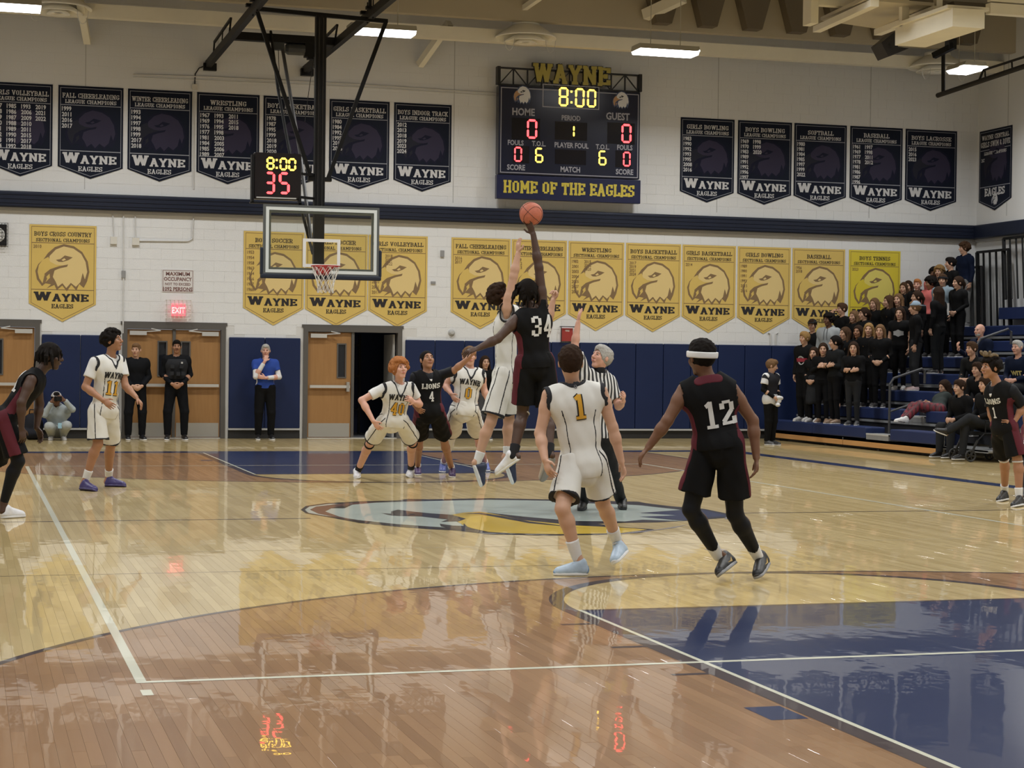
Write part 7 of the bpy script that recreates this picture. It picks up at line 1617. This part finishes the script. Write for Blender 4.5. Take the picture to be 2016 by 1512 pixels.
# person with crossed legs by the rolling chair
p = wz(1932, 908, 0)
cx, cy = p[0]+.12, p[1]; ch = empty('wheeled_chair', (cx, cy, 0)); tag(ch, 'dark wheeled chair at the end of the lowest bleacher row', 'chair')
MB().box((cx-.22, cy-.24, .44), (cx+.24, cy+.24, .49)).build('seat', BKC2, ch); MB().box((cx+.22, cy-.24, .55), (cx+.26, cy+.24, .95)).build('backrest', BKC2, ch)
mb = MB()
for q in (-.25, .25): mb.tube([(cx-.40, cy+q, .30), (cx-.22, cy+q, .47), (cx+.25, cy+q, .47), (cx+.25, cy+q, .98)], .014, 8).tube([(cx-.20, cy+q, .47), (cx-.20, cy+q, .68), (cx+.24, cy+q, .68)], .014, 8)
mb.build('chair_frame', BLACK_STEEL, ch)
for i, q in enumerate((-.27, .27)):
    c = (cx-.48, cy+q, .105); mb = MB().tube([(c[0]+.088*math.cos(t*PI/12), c[1], c[2]+.088*math.sin(t*PI/12)) for t in range(25)], .016, 8, False)
    for t in range(5): mb.bar(c, (c[0]+.085*math.cos(t*PI*.4), c[1], c[2]+.085*math.sin(t*PI*.4)), .012)
    mb.bar(c, (cx-.36, cy+q, .36), .03); mb.build('front_wheel', M_('rubber_black', (.012, .012, .012), rough=.6), ch)
    c = (cx+.20, cy+q, .10); mb = MB().tube([(c[0]+.085*math.cos(t*PI/12), c[1], c[2]+.085*math.sin(t*PI/12)) for t in range(25)], .014, 8, False)
    for t in range(5): mb.bar(c, (c[0]+.08*math.cos(t*PI*.4), c[1], c[2]+.08*math.sin(t*PI*.4)), .012)
    mb.bar(c, (cx+.22, cy+q, .46), .03); mb.build('rear_wheel', M_('rubber_black', (.012, .012, .012), rough=.6), ch)
guy('person in black jacket with crossed legs on the wheeled chair', SG_, (cx, cy, .49), 1.76, 190, 185, hs='short', hc='dkbrown', top='jacket', tm=BKC, bm_=CHAR, sh=BKS, seat=dict(legs='crossed', lean=.05, feet=-.49))
guy('person in dark trousers seated on the lowest row behind the right edge player', SG_, (BX+.36, cy+.95, .42), 1.78, 195, 190, hs='short', hc='dkbrown', top='jacket', tm=BKC, bm_=CHAR, sh=BKS, seat=dict(lean=.08, feet=-.42))
# staff along the wall
def wallp(label, u, vfoot, y, H, yaw, hy, **kw): p = wy(u, vfoot, y); return guy(label, 'adults standing along the back wall', (p[0], y, 0), H, yaw, hy, **kw)
POL = cloth('uniform_black', (.005, .0055, .007), spec=.12)
r = wallp('police officer with moustache standing before the double doors', 346, 860, 17.6, 1.93, -92, -95, tone='tan', hs='buzz', hc='black', top='long', tm=POL, bm_=POL, sh=BKS, arms='front', h=.009, spread=.15, gk=1.1)
s_, u_, f_ = r[5]; hd_ = r[2]['head']; MB().tube([hd_+s_*.03-u_*.047+f_*.092, hd_-u_*.042+f_*.105, hd_-s_*.03-u_*.047+f_*.092], .006, 6).build('moustache', hairm('black'), r[1])
nk = r[2]['neck']; s_, u_, f_ = r[2]['TF']; pel = (r[2]['hipL']+r[2]['hipR'])/2
V = bodyvol(r[2], 0, .010, ('neck', 'shL', 'shR', 'hipL', 'hipR'), .03); torso(V, r[2], r[3], .040, full=False); V.half(nk-u_*.06, u_); V.half(pel+u_*.13, -u_); vol_obj(V, 'tactical_vest', cloth('vest_black', (.016, .017, .02)), r[0])
mb = MB()
for a_, b_ in ((-.09, -.20), (.08, -.20), (-.10, -.33), (.02, -.34), (.11, -.33)): c = nk+s_*a_+u_*b_+f_*.18; mb.box(c-.035, c+.035)
mb.build('vest_pouch', cloth('vest_black', (.016, .017, .02)), r[0])
MB().box(nk+s_*.09-u_*.13+f_*.155-.018, nk+s_*.09-u_*.13+f_*.155+.018).build('badge', ALU, r[0])
V = bodyvol(r[2], 0, .010, ('hipL', 'hipR'), .06); V.cap(pel+u_*.06-s_*.08, pel+u_*.06+s_*.08, .13, .13, 0, flat=(f_, .85)); V.half(pel+u_*.10, u_); V.half(pel+u_*.04, -u_); vol_obj(V, 'duty_belt', BLACK_STEEL, r[0])
r = wallp('bald security man in black jacket behind player number 11', 266, 860, 17.6, 1.85, -85, -110, tone='fair', hs='buzz', hc='ltbrown', top='jacket', tm=POL, bm_=POL, sh=BKS, arms='front', h=.009, spread=.13)
r = wallp('man in blue and white polo with hand on chin against blue pads', 521, 860, 17.75, 1.87, -92, -100, tone='pink', hs='buzz', hc='grey', top='tee', tm=BLUEC, bm_=BKC, sh=BKS, arms='chin', h=.009, spread=.12, gk=1.1)
for S in 'LR': armsleeve(r[0], r[2], r[3], .009, WHC, S, .45, .85, 'white_sleeve')
V = bodyvol(r[2], 0, .010, ('neck', 'shL', 'shR', 'hipL', 'hipR'), .03); torso(V, r[2], r[3], .026); s_, u_, f_ = r[2]['TF']; W = V.like()
for q, S in ((1, 'L'), (-1, 'R')): W.cap(r[2]['sh'+S]-u_*.1, r[2]['hip'+S]+s_*q*.07+u_*.1, .035, .045, 0)
V.F = np.maximum(V.F, W.F); V.half((r[2]['hipL']+r[2]['hipR'])/2-u_*.03, -u_); vol_obj(V, 'side_panel', WHC, r[6])
wallp('woman with long dark hair standing at the wall behind number 0', 953, 860, 17.7, 1.68, -90, -88, tone='fair', hs='long', hc='dkbrown', top='long', tm=BKC, bot='trousers', bm_=cloth('trousers_dim_grey', (.05, .05, .055)), h=.010)
# ball boy at the wall
p = wz(1514, 876, 0)
r = guy('boy in black and white shirt holding wrapped bottles by the wall', 'adults standing along the back wall', (p[0], p[1]-.05, 0), 1.68, -60, -25, tone='fair', hs='short', hc='ltbrown', top='tee', tm=cloth('shirt_blackpanel', (.014, .014, .018)), bm_=BKC, sh=BWS, arms='front', h=.009, pitch=-12)
J = r[2]; s_, u_, f_ = J['TF']
for S in 'LR': armsleeve(r[0], J, r[3], .009, BKC, S, .5, .9, 'black_sleeve')
V = bodyvol(J, 0, .009, ('neck', 'shL', 'shR', 'elL', 'elR', 'hipL', 'hipR'), .03)
for q, S in ((1, 'L'), (-1, 'R')): V.cap(J['sh'+S], J['el'+S], .074, .080, 0, clips=[(J['sh'+S]+(J['el'+S]-J['sh'+S])*.58, unit(J['el'+S]-J['sh'+S]))]); 
vol_obj(V, 'white_sleeve_panel', WHC, r[6])
V = bodyvol(J, 0, .009, ('hipL', 'hipR'), .10); pel = (J['hipL']+J['hipR'])/2; V.cap(pel-s_*.06, pel+s_*.06, .150, .150, 0, flat=(f_, .85)); V.cap(pel+u_*.12, pel, .150, .150, 0, flat=(f_, .8)); V.half(pel+u_*.10, u_); V.half(pel-u_*.12, -u_); vol_obj(V, 'white_hem_panel', WHC, r[6])
hm_ = (J['hdL']+J['hdR'])/2
tw = Vol(hm_-.16, hm_+.16, .008); [tw.ell(hm_+np.array(o_), np.eye(3), (.05, .05, .04), .02) for o_ in ((0, -.02, .04), (.05, 0, .03), (.01, .0, -.03), (-.02, -.02, -.10))]
o, _ = vol_obj(tw, 'bundled_towel', WHC, None); tag(o, 'white towel bundle held by the boy at the wall', 'towel')
# crouching photographer
p = wz(112, 862, 0); x0, y0 = p[0], 17.55; J = {}
P = lambda u, v, d: wy(u, v, y0+d)
J['head'] = P(111, 786, -.10); J['neck'] = P(112, 801, -.02); J['shL'], J['shR'] = P(129, 809, -.02), P(95, 809, -.02); J['elL'], J['elR'] = P(143, 806, -.22), P(88, 817, -.22); J['wrL'], J['wrR'] = P(127, 788, -.30), P(101, 791, -.30); J['hdL'], J['hdR'] = P(121, 784, -.32), P(107, 786, -.32)
J['hipL'], J['hipR'] = P(121, 846, .10), P(104, 846, .10); J['knL'], J['knR'] = P(131, 838, -.34), P(97, 840, -.34); J['anL'], J['anR'] = P(124, 856, -.02), P(101, 856, -.02); J['heelL'], J['heelR'] = v3(J['anL'][0], J['anL'][1]+.05, 0), v3(J['anR'][0], J['anR'][1]+.05, 0); J['toeL'], J['toeR'] = J['heelL']+v3(.03, -.26, 0), J['heelR']+v3(-.03, -.26, 0)
finish_joints(J); HF = head_frame(-90, 0); root, bo, k, hk = body(J, 1.78, .009, 'brown', HF, 'crouching photographer in pale denim jacket and white cap by the blue pads', 'adults standing along the back wall', fine=False, rf=.0105)
hair(bo, J['head'], HF, hk, 'short', hairm('black'), .009, 40); cap_hat(bo, J['head'], HF, hk, cloth('cap_white', (.45, .43, .42)), .008); shirt(root, J, k, .009, DENL, 1.95, name='denim_jacket', r=.07, g=.035, hood=True); pants(root, J, k, .009, cloth('jeans_pale', (.33, .35, .34)), 'jeans', 1.35, 5, end=1.0)
for S in 'LR': shoe(root, J, S, k, WSH, SW, .009)
c = P(114, 785, -.36); cm = empty('camera_body', tuple(c)); tag(cm, 'dark camera held to the eye by crouching photographer', 'camera'); MB().box(c-v3(.07, .03, .045), c+v3(.07, .03, .045)).build('camera_case', BLACK_STEEL, cm); MB().lathe((c[0], c[1]-.03, c[2]), [(0, -.13), (.034, -.13), (.038, -.12), (.034, 0)], 16, 'Y').build('lens', BLACK_STEEL, cm)
c = P(118, 838, -.36); o = MB().box(c-v3(.035, .003, .05), c+v3(.035, .003, .05)).build('name_card', M_('pale_blue_card', (.30, .50, .62), rough=.4), root)
# bag and folded tripod by the photographer
c = wy(64, 835, 17.7); V = Vol(v3(c[0]-.3, 17.45, -.02), v3(c[0]+.3, 18.0, .62), .012); V.ell(v3(c[0], 17.75, .24), np.eye(3), (.20, .15, .26), .0); V.cap(v3(c[0]-.1, 17.66, .12), v3(c[0]+.1, 17.66, .12), .10, .10, .03); V.noise(.006, 20); V.half(v3(0, 0, .0), v3(0, 0, -1)); o, _ = vol_obj(V, 'backpack', cloth('bag_black', (.010, .011, .016)), None); tag(o, 'black backpack on the floor left of crouching photographer', 'bag')
MB().tube([(c[0]-.06, 17.74, .48), (c[0]-.05, 17.70, .56), (c[0]+.05, 17.70, .56), (c[0]+.06, 17.74, .48)], .012, 6).build('bag_strap', cloth('bag_black', (.010, .011, .016)), o)
a_, b_ = wy(70, 858, 17.9), wy(79, 775, 18.0); tr = empty('folded_tripod', (a_[0], 17.9, 0)); tag(tr, 'folded pale tripod leaning against the pads beside black backpack', 'tripod')
for d_ in (0, .03, -.03): MB().tube([(a_[0]+d_*2, 17.85, .005), (b_[0]+d_*.5, 18.12, b_[2])], .011, 8).build('leg', ALU, tr)
MB().box((b_[0]-.05, 18.06, b_[2]-.02), (b_[0]+.05, 18.15, b_[2]+.07)).build('tripod_head', GREY_TRIM, tr)
